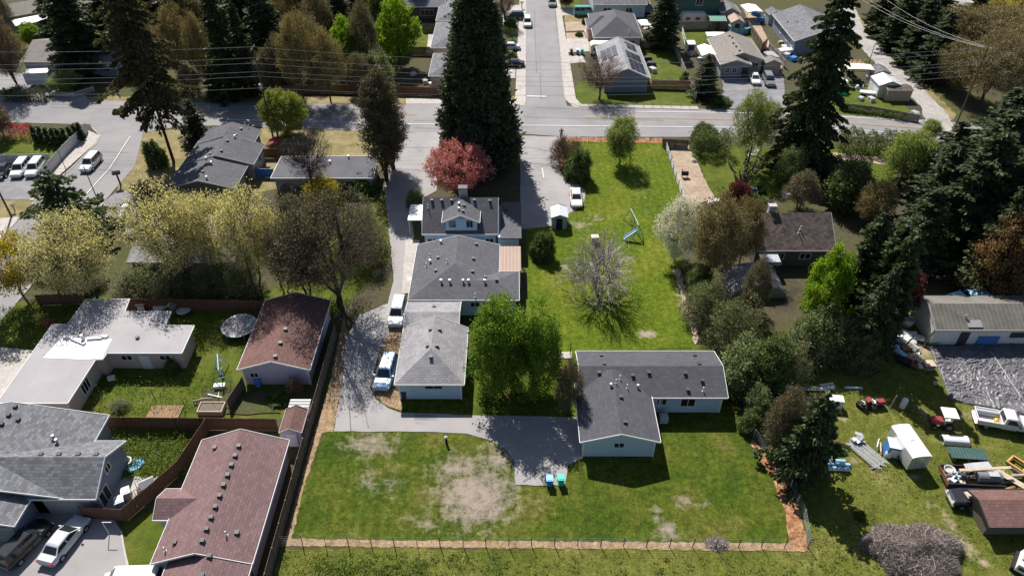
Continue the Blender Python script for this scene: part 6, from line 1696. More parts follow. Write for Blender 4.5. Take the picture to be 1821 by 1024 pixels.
board_fence('dark fence between the street back gardens', [(690, 99), (775, 99)], 1.8, 'fence_dark'); board_fence('dark fence between the two upper street gardens', [(752, 58), (778, 58)], 1.8, 'fence_dark')
board_fence('cedar board fence beside the solar-panel house', [(1158, 158), (1226, 160)], 1.8, 'fence_new'); board_fence('narrow grey fence down the side of the corner garden', [(1199, 90), (1236, 182)], 1.6, 'fence_grey')
board_fence('dark fence beyond the corner back garden', [(1140, 86), (1197, 88)], 1.6, 'fence_dark')
board_fence('grey board fence at the back of the pool garden', [(1206, 54), (1328, 52)], 1.9, 'fence_grey'); board_fence('dark board fence beside the pool garden path', [(1328, 52), (1354, 92)], 1.9, 'fence_dark'); board_fence('tan board fence at the path corner by the beige roof', [(1352, 94), (1362, 84)], 1.9, 'fence_new'); board_fence('grey fence along the path to the forecourt', [(1366, 90), (1394, 122)], 1.8, 'fence_grey')
board_fence('side fence of the pool garden behind the white canopy', [(1212, 60), (1222, 98)], 1.5, 'fence_white')
board_fence('weathered panel fence between lane and road', [(1492, 196), (1545, 202), (1632, 218)], 1.4, 'fence_grey')
board_fence('white corner wall along the side street', [(157, 236), (118, 276), (82, 318)], 1.8, 'fence_white', name='panel_fence'); board_fence('pale fence behind the corner car park', [(-10, 292), (92, 290)], 1.6, 'fence_white', name='panel_fence')
board_fence('dark red fence behind the bungalow patio', [(468, 282), (514, 282)], 1.7, 'fence_brown'); board_fence('dark fence joining the brown-roofed garage', [(410, 730), (436, 690)], 1.6, 'fence_dark')
board_fence('dark gate fence at the head of the gravel drive', [(1178, 262), (1222, 264)], 1.5, 'fence_dark')
board_fence('short dark fence left of the brown-roofed house gable', [(462, 800), (486, 802)], 1.6, 'fence_dark')
board_fence('brown fence at the side of the narrow passage by the brown-roofed house', [(-19.7, 30), (-19.7, 31.5)], 1.0, 'fence_brown', world=True) if False else None
def picket(label, pts, h=1.0):
    P = [G(*p) for p in pts]; o = P[0]; t = thing('picket_fence', label, 'fence', (*o, 0))
    pm = MB().box((0, 0, h / 2), (.09, .03, h)).mesh('picket', M['fence_white']); po = MB().box((0, 0, h / 2 + .05), (.12, .12, h + .1)).mesh('fence_post', M['fence_white'])
    for a, b in zip(P[:-1], P[1:]):
        L = math.dist(a, b); an = math.atan2(b[1] - a[1], b[0] - a[0]); n = int(L / .24)
        for i in range(n): q = (a[0] + (b[0] - a[0]) * (i + .5) / n - o[0], a[1] + (b[1] - a[1]) * (i + .5) / n - o[1], .04); link('picket', pm, t, q, an)
        for k in range(max(2, int(L / 2.4) + 1)): f = k / max(1, int(L / 2.4)); link('fence_post', po, t, (a[0] + (b[0] - a[0]) * f - o[0], a[1] + (b[1] - a[1]) * f - o[1], 0), an)
        m = MB()
        for z in (.3, h * .8): m.beam((a[0] - o[0], a[1] - o[1], z), (b[0] - o[0], b[1] - o[1], z), .05, .09)
        m.build('rail', M['fence_white'], t)
picket('white picket fence curving round the front garden at upper left', [(90, 172), (132, 174), (168, 163)]); picket('short white picket gate right of the driveway at upper left', [(203, 158), (214, 172)])
def wire_fence(label, pts, n, h=1.35, mat='dark', name='wire_fence', wires=5, r=.02, lean=0.0):
    P = [G(*p) for p in pts]; o = P[0]; t = thing(name, label, 'fence', (*o, 0))
    tot = sum(math.dist(a, b) for a, b in zip(P[:-1], P[1:])); pos = []
    for i in range(n):
        d = tot * i / (n - 1)
        for a, b in zip(P[:-1], P[1:]):
            L = math.dist(a, b)
            if d <= L + 1e-6: pos.append((a[0] + (b[0] - a[0]) * d / L - o[0], a[1] + (b[1] - a[1]) * d / L - o[1])); break
            d -= L
    pm = MB().beam((0, 0, -.1), (0, 0, h), .05, .05).box((0, .03, h * .5), (.03, .05, h)).mesh('fence_post', M[mat])
    for q in pos: link('fence_post', pm, t, (*q, 0)).rotation_euler = (rnd.uniform(-.05, .05), rnd.uniform(-.05, .05), rnd.uniform(0, 1))
    for k in range(wires):
        z = h * (k + .7) / wires
        m = MB(); m.path([(*q, z) for q in pos], r * .35, 4); m.build('fence_wire', M['greymetal'], t)
    return t
wire_fence('wire fence on dark metal posts along the bottom of the front lawn', [(498, 968), (1436, 974)], 24, 1.35)
wire_fence('sagging chain-link fence beside the orange bark strip', [(1438, 976), (1428, 918), (1396, 848), (1366, 806), (1340, 778)], 9, 1.25, 'greymetal', 'chain_link_fence', 5, .02)
wire_fence('wire fence with low posts along the road verge', [(1003, 252), (1178, 254)], 9, 1.1, 'pole')
wire_fence('mesh fence along the corner garden by the main road', [(1030, 188), (1130, 190), (1242, 193)], 14, 1.0, 'greymetal', 'chain_link_fence', 5, .02)
def rail_fence(label, pts, h=1.3):
    P = [G(*p) for p in pts]; o = P[0]; t = thing('rail_fence', label, 'fence', (*o, 0))
    for a, b in zip(P[:-1], P[1:]):
        L = math.dist(a, b); n = round(L / 2.4); an = math.atan2(b[1] - a[1], b[0] - a[0])
        pm = MB().box((0, 0, h / 2), (.14, .14, h)).mesh('fence_post', M['fence_grey']); s = L / n
        rm = MB().box((0, 0, 0), (s - .02, .05, .14)).mesh('rail', M['fence_white'])
        for i in range(n + 1):
            link('fence_post', pm, t, (a[0] + (b[0] - a[0]) * i / n - o[0], a[1] + (b[1] - a[1]) * i / n - o[1], 0), an)
            if i < n:
                for z in (.35, .75, 1.15): link('rail', rm, t, (a[0] + (b[0] - a[0]) * (i + .5) / n - o[0], a[1] + (b[1] - a[1]) * (i + .5) / n - o[1], z), an)
rail_fence('white rail fence down the left side of the gravel drive', [(1184, 266), (1216, 364)])

# ------------------------------------------------------------------ poles and wires
def at_y(px, py, Y):
    s, c = math.sin(TILT), math.cos(TILT); v = (py - 512.0) / FOC
    # depth k: Y = (c - v s) k ; z = H - (s + v c) k
    k = Y / (c - v * s)
    return ((px - 910.5) / FOC * k, Y, CAM_H - (s + v * c) * k)
def utility_pole(label, x, y, h, arms=(), r=.16, tf=False, rz=0.0):
    t = thing('utility_pole', label, 'utility pole', (x, y, 0), rz)
    MB().tube((0, 0, -.2), (0, 0, h), r, r * .65, 9).build('shaft', M['pole'], t)
    for z, w in arms:
        a = MB().box((0, -.15, z), (.11, .1, w) if False else (.12, w, .12)).build('crossarm', M['pole'], t)
        for s in (-.45, -.15, .15, .45): MB().lathe([(.04, 0), (.06, .08), (.03, .18)], 6, (0, s * w, z + .05)).build('insulator', M['stone'], a)
    if tf: MB().lathe([(.0, 0), (.26, .03), (.28, .8), (.1, .92)], 12, (.0, -.42, h * .58)).build('transformer', M['greymetal'], t)
    return t
P1 = G(487, 250); P2 = G(1700, 222); P0 = (-150.0, 114.0)
utility_pole('tall wooden utility pole beside the clipped round tree', P1[0], P1[1], 16.0, [(15.8, 2.2), (13.6, 2.4)], tf=True)
utility_pole('shorter wooden stub pole beside the tall utility pole', *G(495, 247), 8.5)
utility_pole('wooden utility pole at the foot of the gravel lane', P2[0], P2[1], 14, [(13.6, 2.2)], r=.15)
utility_pole('dark wooden pole at the left edge by the corner lot', *G(21, 386), 9.0, r=.15)
utility_pole('thin dark pole beside the small deodar', *G(175, 359), 6.0, r=.08); utility_pole('thin pole against the white corner wall', *G(118, 303), 3.6, r=.06)
utility_pole('short dark pole beside the lane canopies', *G(1542, 123), 5.0, r=.09)
x, y = G(1570, 478); t = thing('pole', 'leaning bare grey pole among the dark arborvitae', 'pole', (x, y, 0)); MB().tube((0, 0, -.2), (1.2, .2, 8.2), .13, .1, 8).build('shaft', M['plank_grey'], t); MB().box((1.2, .2, 8.2), (.24, .24, .08)).build('cap', M['dark'], t)
def wire(label, a, b, sag, r=.02, c=None):
    a = Vector(a); b = Vector(b); n = 28; pts = []
    for i in range(n + 1):
        f = i / n; p = a.lerp(b, f); p.z -= sag * 4 * f * (1 - f); pts.append(p)
    o = MB().path(pts, r, 4).build('power_line', M['wire']); tag(o, label, 'power line', 'power lines up the gravel lane' if 'lane' in label else 'power lines along the main road')
hts = [(15.95, 0, 92, 'topmost'), (13.8, 1.1, 115, 'second highest'), (13.8, -1.1, 124, 'third highest'), (12.0, 0, 142, 'fourth highest'), (11.2, .1, 151, 'fifth highest, one of a close pair'), (9.3, 0, 170, 'lowest')]
for i, (z, dy, pyl, nm) in enumerate(hts):
    A = at_y(-30, pyl + 1, 113 + dy); wire(nm + ' power line left of the tall utility pole', A, (P1[0], P1[1] + dy, z), .25)
    z2 = 13.75 - i * .95
    wire(nm + ' power line right of the tall utility pole', (P1[0], P1[1] + dy, z), (P2[0], P2[1] + dy * .8, z2), 2.6 if i < 3 else 2.3)
for i, (px_, dx) in enumerate(((1478, -.9), (1492, 0), (1530, .9))):
    B = at_y(px_, -40, 165); wire(('leftmost', 'middle', 'rightmost')[i] + ' power line running up the gravel lane', (P2[0] + dx, P2[1], 13.7 - .1 * i), B, 1.8, .013)
wire('thin service line across the lane to the right belt', (P2[0], P2[1], 12), at_y(1840, 140, 118), .5, .02); wire('thin service line low over the lane end', at_y(1622, 140, 140), at_y(1800, 172, 122), .4, .02)

# ------------------------------------------------------------------ yard things
def at(px, py, z=0.0): a = G(px, py, z); return (a[0], a[1], z)
def bin_(label, px, py, bodym, lidm, rz=0.0, s=1.0, group=None):
    t = thing('wheeled_bin', label, 'bin', at(px, py), rz, group, s)
    MB().box((0, 0, .52), (.5, .58, .92), taper=1.12).build('bin_body', M[bodym], t); l = MB().box((0, -.02, 1.03), (.64, .74, .07)).box((0, 0, 1.08), (.5, .55, .05)).build('lid', M[lidm], t)
    MB().tube((-.28, .36, .98), (.28, .36, .98), .03).build('handle', M['dark'], t)
    w = MB().tube((-.04, 0, 0), (.04, 0, 0), .13, n=10).mesh('wheel', M['black'])
    for sx in (-.25, .25): link('wheel', w, t, (sx, .3, .13))
bin_('blue wheeled bin with pale lid at the end of the asphalt drive', 977, 861, 'blue_plastic', 'lightblue_plastic'); bin_('teal green wheeled bin at the end of the asphalt drive', 997, 860, 'teal_plastic', 'teal_plastic', .05)
bin_('dark wheeled bin on the strip beside the solar-panel house', 1016, 97, 'dark', 'dark'); bin_('blue wheeled bin on the strip beside the solar-panel house', 1027, 97, 'blue_plastic', 'white_plastic'); bin_('green wheeled bin on the strip beside the solar-panel house', 1035, 97, 'teal_plastic', 'teal_plastic')
bin_('blue bin beside the silver car under the yellow-green trees', 211, 388, 'blue_plastic', 'lightblue_plastic', s=1.1); bin_('dark bin behind the blue one by the silver car', 206, 381, 'dark', 'dark'); bin_('white-lidded box beside the bins by the hidden house', 227, 379, 'white_plastic', 'white_plastic', s=1.2); bin_('grey-lidded bin right of the blue one by the silver car', 222, 387, 'greymetal', 'stone')
bin_('dark bin against the blue garage front wall', 719, 706, 'dark', 'dark'); bin_('blue bin beside the lilac garage wall', 461, 686, 'blue_plastic', 'blue_plastic'); bin_('white cooler-topped bin at the beige-roofed house', 1276, 124, 'blue_plastic', 'white_plastic'); bin_('pale bin left of the beige-roofed house door', 1278, 130, 'teal_plastic', 'white_plastic')
bin_('white-topped box standing on the concrete patio', 219, 902, 'blue_plastic', 'white_plastic', .5, 1.25); bin_('pale green topped box behind the white one on the patio', 230, 886, 'greymetal', 'white_plastic', .5, 1.2)
# metal shed on the lawn drive
def shed(label, x0, x1, y0, y1, ez, rz, wall, roof, axis='y', doorm='dark', dw=1.0, trim='trim_grey', nm='shed'):
    t = thing(nm, label, 'shed', ((x0 + x1) / 2, (y0 + y1) / 2))
    gable(t, x0, x1, y0, y1, ez, rz, axis, wall, roof, ov=.1, gov=.08, th=.06, trim=trim)
    if doorm: MB().box((0, 0, ez * .45), (dw, .06, ez * .9)).build('door', M[doorm], t, loc=(0, -(y1 - y0) / 2 + .04, 0))
    return t
M['shed_wall'] = siding('blue_grey_sheet', (.28, .36, .38), .3, True); M['shed_roof'] = ribbed('white_sheet_roof', (.58, .6, .64), .4, .5, .2)
shed('small grey metal shed with pale roof and dark open doorway', 5.45, 7.75, 84.7, 87.6, 1.9, 2.35, 'shed_wall', 'shed_roof', doorm='black', dw=.85)  # no door leaf: a black slab paints the dark inside of the open doorway
shed('brown-roofed garden shed against the dark driveway fence', -22.75, -20.55, 46.6, 49.6, 2.1, 2.7, 'wall_lilac', 'roof_rust', doorm='trim')
shed('small blue-roofed shed beside the white canopy', 36.3, 38.0, 149, 151.6, 2.0, 2.3, 'wall_grey', 'shed_roof', 'x')
M['roof_green'] = ribbed('green_sheet_roof', (.1, .22, .18), .4, .6)
shed('green-roofed shed behind the pool garden fence', 43.9, 47.4, 162.5, 166.3, 2.2, 2.6, 'wall_dark', 'roof_green', 'x')
shed('pinkish-roofed shed by the garden path', 48.2, 51.1, 161.4, 165.6, 2.2, 3.0, 'wall_pink', 'roof_pink')
x, y = G(1577, 176); shed('small white gabled shed beside the gravel lane', x - 2.0, x + 2.2, y + .3, y + 4.6, 2.4, 3.2, 'wall_white', 'shed_roof', doorm='dark')
x, y = G(1596, 180); shed('tan shed with mossy brown roof beside the gravel lane', x - 2.4, x + 2.2, y - .2, y + 2.6, 2.1, 2.4, 'wall_tan', 'roof_moss', 'x', doorm=None)
x, y = G(1564, 150); shed('red-sided shed behind the white gabled one', x - 1.6, x + 1.6, y, y + 3, 2.2, 2.8, 'wall_dark', 'roof_grey', doorm='red', dw=2.0)
x, y = G(1376, 45); shed('small grey shed at the corner of the lane house', x - 1.5, x + 1.5, y, y + 3.5, 2.2, 3.0, 'wall_grey', 'roof_grey')
x, y = G(1372, 132); shed('small tan lean-to beside the forecourt', x - 1.8, x + 1.6, y, y + 2.6, 2.1, 2.8, 'wall_tan', 'roof_tan', doorm=None)
def canopy(label, px, py, w, d, h, mat, rz=0.0, peak=.5, nm='canopy'):
    t = thing(nm, label, 'canopy', at(px, py), rz)
    for a in (-1, 1):
        for b in (-1, 1): MB().tube((a * w / 2 * .95, b * d / 2 * .95, 0), (a * w / 2 * .95, b * d / 2 * .95, h), .04).build('post', M['trim_grey'], t)
    m = MB(); W, D = w / 2, d / 2
    for q in (((-W, -D, h), (0, -D, h + peak), (0, D, h + peak), (-W, D, h)), ((0, -D, h + peak), (W, -D, h), (W, D, h), (0, D, h + peak))): m.face(q); m.face([(a, b, c - .05) for a, b, c in q][::-1])
    for b in (-D, D): m.face([(-W, b, h), (W, b, h), (0, b, h + peak)])
    for a in (-W, W): m.face([(a, -D, h), (a, D, h), (a, D, h - .3), (a, -D, h - .3)])
    m.build('cover', M[mat], t)
canopy('white peaked canopy tent beside the beige-roofed house', 1253, 112, 2.9, 5.2, 2.5, 'coating'); canopy('white canopy over dark clutter at the top of the garden path', 1333, 34, 3.6, 5.0, 2.4, 'coating', .1, .3)
canopy('flat beige canopy over the lane-side patio', 1521, 142, 5.0, 2.8, 2.6, 'cream', -.1, .15); canopy('pale lean-to roof at the right of the beige-roofed house', 1368, 116, 2.0, 3.2, 2.2, 'roof_flat', .2, .1); canopy('white sunshade in the clutter beside the leaning spruce', 1484, 158, 2.6, 3.4, 1.9, 'coating', .3, .3)
canopy('white patio cover behind the beige-roofed house', 1270, 80, 4.0, 2.4, 2.3, 'coating', .0, .05); canopy('white patio cover beside the tan house', 1146, 62, 2.2, 5.6, 2.3, 'coating', .15, .08)
for i, (px, py, lb) in enumerate(((1124, 22, 'left pink-topped rounded hut at the top edge'), (1146, 26, 'right pink-topped rounded hut at the top edge'))):
    t = thing('hut', lb, 'hut', at(px, py)); arc = [(2.1 * math.cos(a * math.pi / 8), 2.3 * math.sin(a * math.pi / 8) + .4) for a in range(9)]
    MB().loft([[(a, -.0, b) for a, b in arc], [(a, 4.0, b) for a, b in arc]]).build('roof', M['roof_pink'], t); MB().loft([[(a * .97, -.02, b * .97) for a, b in arc], [(a * .97, .05, b * .97) for a, b in arc]]).build('end_wall', M['wall_slate'], t)
# pool
t = thing('swimming_pool', 'round above-ground pool with teal wall in the fenced garden', 'pool', at(1314, 55)); MB().lathe([(2.35, 0), (2.4, 1.2), (2.55, 1.22), (2.55, 1.27), (2.28, 1.27), (2.25, .75)], 28, closed=False).build('pool_wall', M['pool_blue'], t); MB().lathe([(.01, .76), (2.26, .75)], 28, closed=False).build('water', M['water'], t)
for k in range(12):
    a = k * math.pi / 6; MB().box((2.44 * math.cos(a), 2.44 * math.sin(a), .6), (.09, .09, 1.2), rz=a).build('upright', M['white_plastic'], t)
# play sets
def swing_set(label, px, py, rz, L, mat, slidem, h=2.1):
    t = thing('swing_set', label, 'swing set', at(px, py), rz)
    for e in (-1, 1):
        for s in (-1, 1): MB().tube((e * L / 2 + e * .25, s * .8, 0), (e * L / 2, 0, h), .05).build('leg', M[mat], t)
        MB().tube((e * L / 2 + e * .12, -.4, h * .5), (e * L / 2 + e * .12, .4, h * .5), .03).build('brace', M[mat], t)
    MB().tube((-L / 2, 0, h), (L / 2, 0, h), .06).build('top_bar', M[mat], t)
    for q in (-.3, .05):
        s = MB().box((q * L, 0, .5), (.5, .2, .05)).build('swing_seat', M['dark'], t)
        for a in (-.22, .22): MB().tube((q * L + a, 0, .5), (q * L + a, 0, h), .018).build('chain', M['greymetal'], s)
    if slidem: 
        m = MB(); m.beam((L / 2 + .1, -.1, 1.5), (L / 2 + .3, -2.0, .25), .4, .05).beam((L / 2 - .14, -.1, 1.6), (L / 2 + .06, -2.0, .35), .05, .16).beam((L / 2 + .34, -.1, 1.6), (L / 2 + .54, -2.0, .35), .05, .16); m.build('slide', M[slidem], t)
        lad = MB()
        for k in range(5): lad.tube((L / 2 - .1, .7 - k * .13, .25 + k * .27), (L / 2 + .35, .7 - k * .13, .25 + k * .27), .025)
        lad.build('ladder', M[mat], t)
swing_set('green metal swing set with blue slide on the back lawn', 1126, 408, R(-82), 4.2, 'green_metal', 'lightblue'); swing_set('blue-framed swing frame in the back garden of the flat-roofed house', 396, 668, R(-70), 2.6, 'lightblue', None)
def playhouse(label, px, py, rz, c, roofc, slide):
    t = thing('playset', label, 'play set', at(px, py), rz); MB().box((0, 0, 1.0), (1.4, 1.4, .1)).build('deck', M[c], t)
    for a in (-.65, .65):
        for b in (-.65, .65): MB().box((a, b, 1.0), (.1, .1, 2.0)).build('post', M[c], t)
    m = MB(); m.face([(-.9, -.9, 1.9), (.9, -.9, 1.9), (.9, 0, 2.6), (-.9, 0, 2.6)]); m.face([(.9, .9, 1.9), (-.9, .9, 1.9), (-.9, 0, 2.6), (.9, 0, 2.6)]); m.build('roof', M[roofc], t)
    MB().beam((.7, 0, 1.05), (2.9, 0, .2), .55, .06).beam((.7, .28, 1.15), (2.9, .28, .3), .05, .18).beam((.7, -.28, 1.15), (2.9, -.28, .3), .05, .18).build('slide', M[slide], t)
playhouse('wooden play set with pink roof in front of the green house', 1262, 22, .3, 'orange_wood', 'roof_pink', 'orange_wood'); playhouse('small play set with orange-yellow slide by the pruned tree', 1334, 287, -.35, 'cream', 'cream', 'yellow')
t = thing('deck_stairs', 'brown sloping deck ramp beside the green house', 'deck', at(1240, 30)); MB().beam((-3, 0, .4), (3, .5, 2.2), 2.2, .15).build('ramp', M['timber'], t); MB().beam((-3, -1.1, 1.2), (3, -.6, 3), .08, .1).build('rail', M['timber'], t)
t = thing('hoop_house', 'pale plastic-covered hoop house among the trees below the mossy roof', 'hoop house', at(1348, 528)); arc = [(3.4 * math.cos(a * math.pi / 10), 2.0 * math.sin(a * math.pi / 10)) for a in range(11)]
MB().loft([[(a, -.2, b) for a, b in arc], [(a * 1.02, 2, b * .96) for a, b in arc], [(a, 4.4, b) for a, b in arc]]).build('cover', M['roof_flat'], t)
for k in range(4): MB().path([(a * 1.025, k * 1.45, b * 1.03) for a, b in arc], .05, 5).build('hoop', M['greymetal'], t)
# trampoline
t = thing('trampoline', 'round grey trampoline beside the brown-roofed garage', 'trampoline', at(428, 588)); MB().lathe([(1.75, .78), (2.05, .8), (2.05, .86), (1.75, .86)], 26, closed=False).build('pad', M['greymetal'], t); MB().lathe([(.01, .82), (1.76, .82)], 26, closed=False).build('mat', M['roof_flat'], t)
for k in range(6): a = k * math.pi / 3; MB().tube((1.95 * math.cos(a), 1.95 * math.sin(a), 0), (1.95 * math.cos(a), 1.95 * math.sin(a), .8), .04).build('leg', M['steel'], t)
# small garden things
def table_(label, px, py, r, h, mat, legs=4, nm='table', z=0):
    t = thing(nm, label, 'table', at(px, py)); MB().lathe([(.02, h - .04), (r, h - .04), (r, h), (.02, h + .004)], 16).build('table_top', M[mat], t)
    for k in range(legs): a = k * 2 * math.pi / legs; MB().tube((r * .7 * math.cos(a), r * .7 * math.sin(a), 0), (r * .55 * math.cos(a), r * .55 * math.sin(a), h - .04), .03).build('leg', M[mat], t)
table_('round white garden table by the dark fence', 286, 553, .75, .7, 'white_plastic'); table_('pale round fire table beyond the dog house', 328, 556, .9, .5, 'stone'); table_('white round table under the mossy-roofed house eaves', 1379, 474, .7, .7, 'white_plastic')
def box_item(label, nm, cat, px, py, size, mat, rz=0.0, lidm=None, legs=False, z=0.0):
    t = thing(nm, label, cat, at(px, py, z) if z else at(px, py), rz); w, d, h = size; b = .12 if legs else 0
    MB().box((0, 0, b + (h - b) / 2), (w, d, h - b), taper=.97).build('body', M[mat], t); MB().box((0, 0, h + .02), (w * 1.05, d * 1.05, .05)).build('top', M[lidm or mat], t)
    MB().box((0, -d / 2 - .01, b + (h - b) * .5), (w * .75, .03, (h - b) * .7)).build('front_panel', M[lidm or mat], t)
    if legs:
        for a in (-1, 1):
            for c in (-1, 1): MB().box((a * w * .42, c * d * .42, .06), (.07, .07, .13)).build('leg', M['dark'], t)
    return t
box_item('white barbecue by the dark fence behind the flat-roofed house', 'barbecue', 'barbecue', 254, 552, (1.0, .6, 1.0), 'dark', .2, 'white_plastic', True)
t = thing('dog_house', 'tan-roofed dog house by the dark back fence', 'dog house', at(307, 556)); MB().box((0, 0, .5), (.9, 1.0, 1.0)).build('wall', M['wall_dark'], t); m = MB(); m.slopeface([(-.65, -.7, .95), (0, -.7, 1.5), (0, .7, 1.5), (-.65, .7, .95)]); m.slopeface([(0, -.7, 1.5), (.65, -.7, .95), (.65, .7, .95), (0, .7, 1.5)]); m.build('roof', M['roof_tan'], t); MB().box((0, -.505, .4), (.4, .02, .6)).build('doorway', M['black'], t)
t = thing('raised_bed', 'wooden raised bed full of dark soil', 'raised bed', at(378, 730)); MB().box((0, 0, .3), (2.3, 1.2, .5)).build('soil', M['dirtbed'], t)
for a, b, w, d in ((0, -.65, 2.6, .1), (0, .65, 2.6, .1), (-1.25, 0, .1, 1.2), (1.25, 0, .1, 1.2)): MB().box((a, b, .32), (w, d, .64)).build('plank', M['plank'], t)
def pallet(label, px, py, rz=0, tilt=0.0, w=1.2, d=1.0, z=0, mat='plank_grey'):
    t = thing('pallet', label, 'pallet', at(px, py), rz); t.rotation_euler = (tilt, 0, rz)
    sm = MB().box((0, 0, 0), (.12, d, .025)).mesh('slat', M[mat])
    for i in range(7): link('slat', sm, t, (-w / 2 + .06 + i * (w - .12) / 6, 0, .14 + z))
    for b in (-.42, 0, .42): MB().box((0, b * d, .07 + z), (w, .09, .1)).build('bearer', M[mat], t)
pallet('grey pallet standing upright behind the raised bed', 356, 716, .3, R(75)); pallet('second upright pallet beside the raised bed', 369, 713, .1, R(78))
t = thing('platform', 'brown plank platform on the garden grass', 'platform', at(294, 733))
for i in range(9): MB().box((-1.5 + i * .375, 0, .13), (.36, 1.7, .06)).build('plank', M['timber'], t)
MB().box((0, -.6, .05), (3.3, .12, .1)).box((0, .6, .05), (3.3, .12, .1)).build('joist', M['timber'], t)
t = thing('slatted_cover', 'white slatted pergola top behind the brown-roofed shed', 'pergola', at(538, 742))
for i in range(4): MB().box((0, -.55 + i * .4, 1.9), (2.1, .26, .05)).build('slat', M['fence_white'], t)
for a in (-.95, .95):
    for b in (-.6, .7): MB().box((a, b, .94), (.08, .08, 1.88)).build('post', M['plank_grey'], t)
for px, py, lb in ((278, 712, 'thin dark stake left in the garden grass'), (331, 725, 'thin stake beside the upright pallets'), (183, 704, 'thin stake by the flat-roofed house wall')): t = thing('stake', lb, 'stake', at(px, py)); MB().tube((0, 0, -.1), (-.15, 0, 1.7), .035).build('rod', M['pole'], t); MB().tube((-.17, -.12, 1.66), (-.13, .12, 1.66), .03).build('cross_tie', M['pole'], t)
box_item('white garden bench beside the swing frame', 'garden_bench', 'bench', 392, 690, (1.1, .5, .5), 'white_plastic', .1, None, True); box_item('white bucket stand by the house wall', 'crate', 'crate', 200, 676, (.7, .5, .5), 'white_plastic', .3, None, True)
t = thing('sawhorse', 'white plank frame lying behind the pallets', 'frame', at(384, 704)); MB().beam((-.8, 0, .3), (.8, -.3, .1), .15, .06).build('plank', M['fence_white'], t); MB().beam((.2, .4, .1), (.5, -.5, .35), .12, .06).build('brace', M['fence_white'], t)
t = thing('dollhouse', 'small grey-roofed playhouse on the concrete patio', 'playhouse', at(266, 868), .6); MB().box((0, 0, .55), (1.5, 1.1, 1.1)).build('wall', M['timber'], t); m = MB(); m.slopeface([(-.9, -.75, 1.05), (.9, -.75, 1.05), (.9, 0, 1.6), (-.9, 0, 1.6)]); m.slopeface([(-.9, 0, 1.6), (.9, 0, 1.6), (.9, .75, 1.05), (-.9, .75, 1.05)]); m.build('roof', M['greymetal'], t); t.scale = (.75, .75, .8)
def chair(label, px, py, rz, mat='dark'):
    t = thing('garden_chair', label, 'chair', at(px, py), rz); MB().box((0, 0, .42), (.55, .5, .04)).build('seat', M[mat], t); 
    b = MB()
    for a in (-.25, 0, .25): b.beam((a, .25, .42), (a, .38, 1.0), .04, .03)
    b.beam((-.28, .38, 1.0), (.28, .38, 1.0), .05, .04); b.build('backrest', M[mat], t)
    for a in (-.24, .24):
        for c in (-.22, .22): MB().tube((a, c, 0), (a, c, .42), .022).build('leg', M[mat], t)
chair('dark garden chair nearest the grey-roofed playhouse', 251, 872, .5); chair('dark garden chair by the brown fence on the patio', 247, 888, .9)
t = thing('paddling_pool', 'blue crumpled paddling pool in the tall garden grass', 'pool', at(239, 829)); MB().lathe([(.55, 0), (.8, .1), (.75, .28), (.6, .2), (.1, .1)], 14).build('rim', M['lightblue_plastic'], t); MB().box((.5, .3, .15), (.7, .4, .12), rz=.6).build('flap', M['blue_plastic'], t)
t = thing('planter_tub', 'white tub against the grey gable wall', 'tub', at(225, 825)); MB().lathe([(.35, 0), (.55, .45), (.6, .5), (.5, .5), (.42, .2)], 14).build('tub', M['white_plastic'], t); MB().lathe([(.01, .42), (.5, .44)], 12, closed=False).build('soil', M['dirtbed'], t)
t = thing('basketball_post', 'thin white T-shaped post on the driveway edge', 'post', at(195, 950)); MB().tube((0, 0, 0), (0, 0, 1.9), .035).build('shaft', M['trim'], t); MB().beam((0, 0, 1.9), (.8, 0, 1.9), .05, .05).build('arm', M['trim'], t)
t = thing('garden_lamp', 'black post lamp with white cap at the lawn edge', 'lamp', at(794, 788)); MB().tube((0, 0, 0), (0, 0, .8), .13, .11, 9).build('post', M['black'], t); MB().lathe([(.12, .8), (.17, .95), (.05, 1.08)], 10).build('cap', M['white_plastic'], t)
t = thing('post', 'thin dark post at the end of the short concrete path', 'post', at(1014, 631)); MB().tube((0, 0, 0), (0, 0, 1.9), .045).build('shaft', M['pole'], t); MB().box((0, 0, 1.92), (.14, .14, .06)).build('cap', M['dark'], t)
box_item('small pale wooden crate near the bare tree', 'crate', 'crate', 1057, 431, (.95, .8, 1.0), 'plank', 0.1, 'cream')
t = thing('fire_barrel', 'black barrel grill standing on the gravel drive', 'barrel', at(1217, 316)); MB().tube((-.5, 0, .75), (.5, 0, .75), .35, n=12).build('drum', M['black'], t); MB().tube((-.5, 0, 1.12), (-.5, 0, 1.5), .06).build('flue', M['black'], t)
for a in (-.4, .4):
    for b in (-.25, .25): MB().tube((a, b * 1.3, 0), (a, b, .6), .03).build('leg', M['black'], t)
for i, (px, py, sz, lb) in enumerate(((1232, 278, .5, 'round boulder at the edge of the gravel drive'), (1234, 288, .7, 'larger dark boulder at the edge of the gravel drive'), (1663, 682, .45, 'small boulder at the corner of the ground tarp'))):
    t = thing('boulder', lb, 'boulder', at(px, py)); g = np.random.default_rng(i); m = MB(); m.lathe([(.15, -.05), (.55, .05), (.6, .35), (.35, .6), (.05, .68)], 9); m.v = [tuple(np.array(p) * (1 + g.normal() * .08) * sz) for p in m.v]; m.build('rock', M['stone'], t)
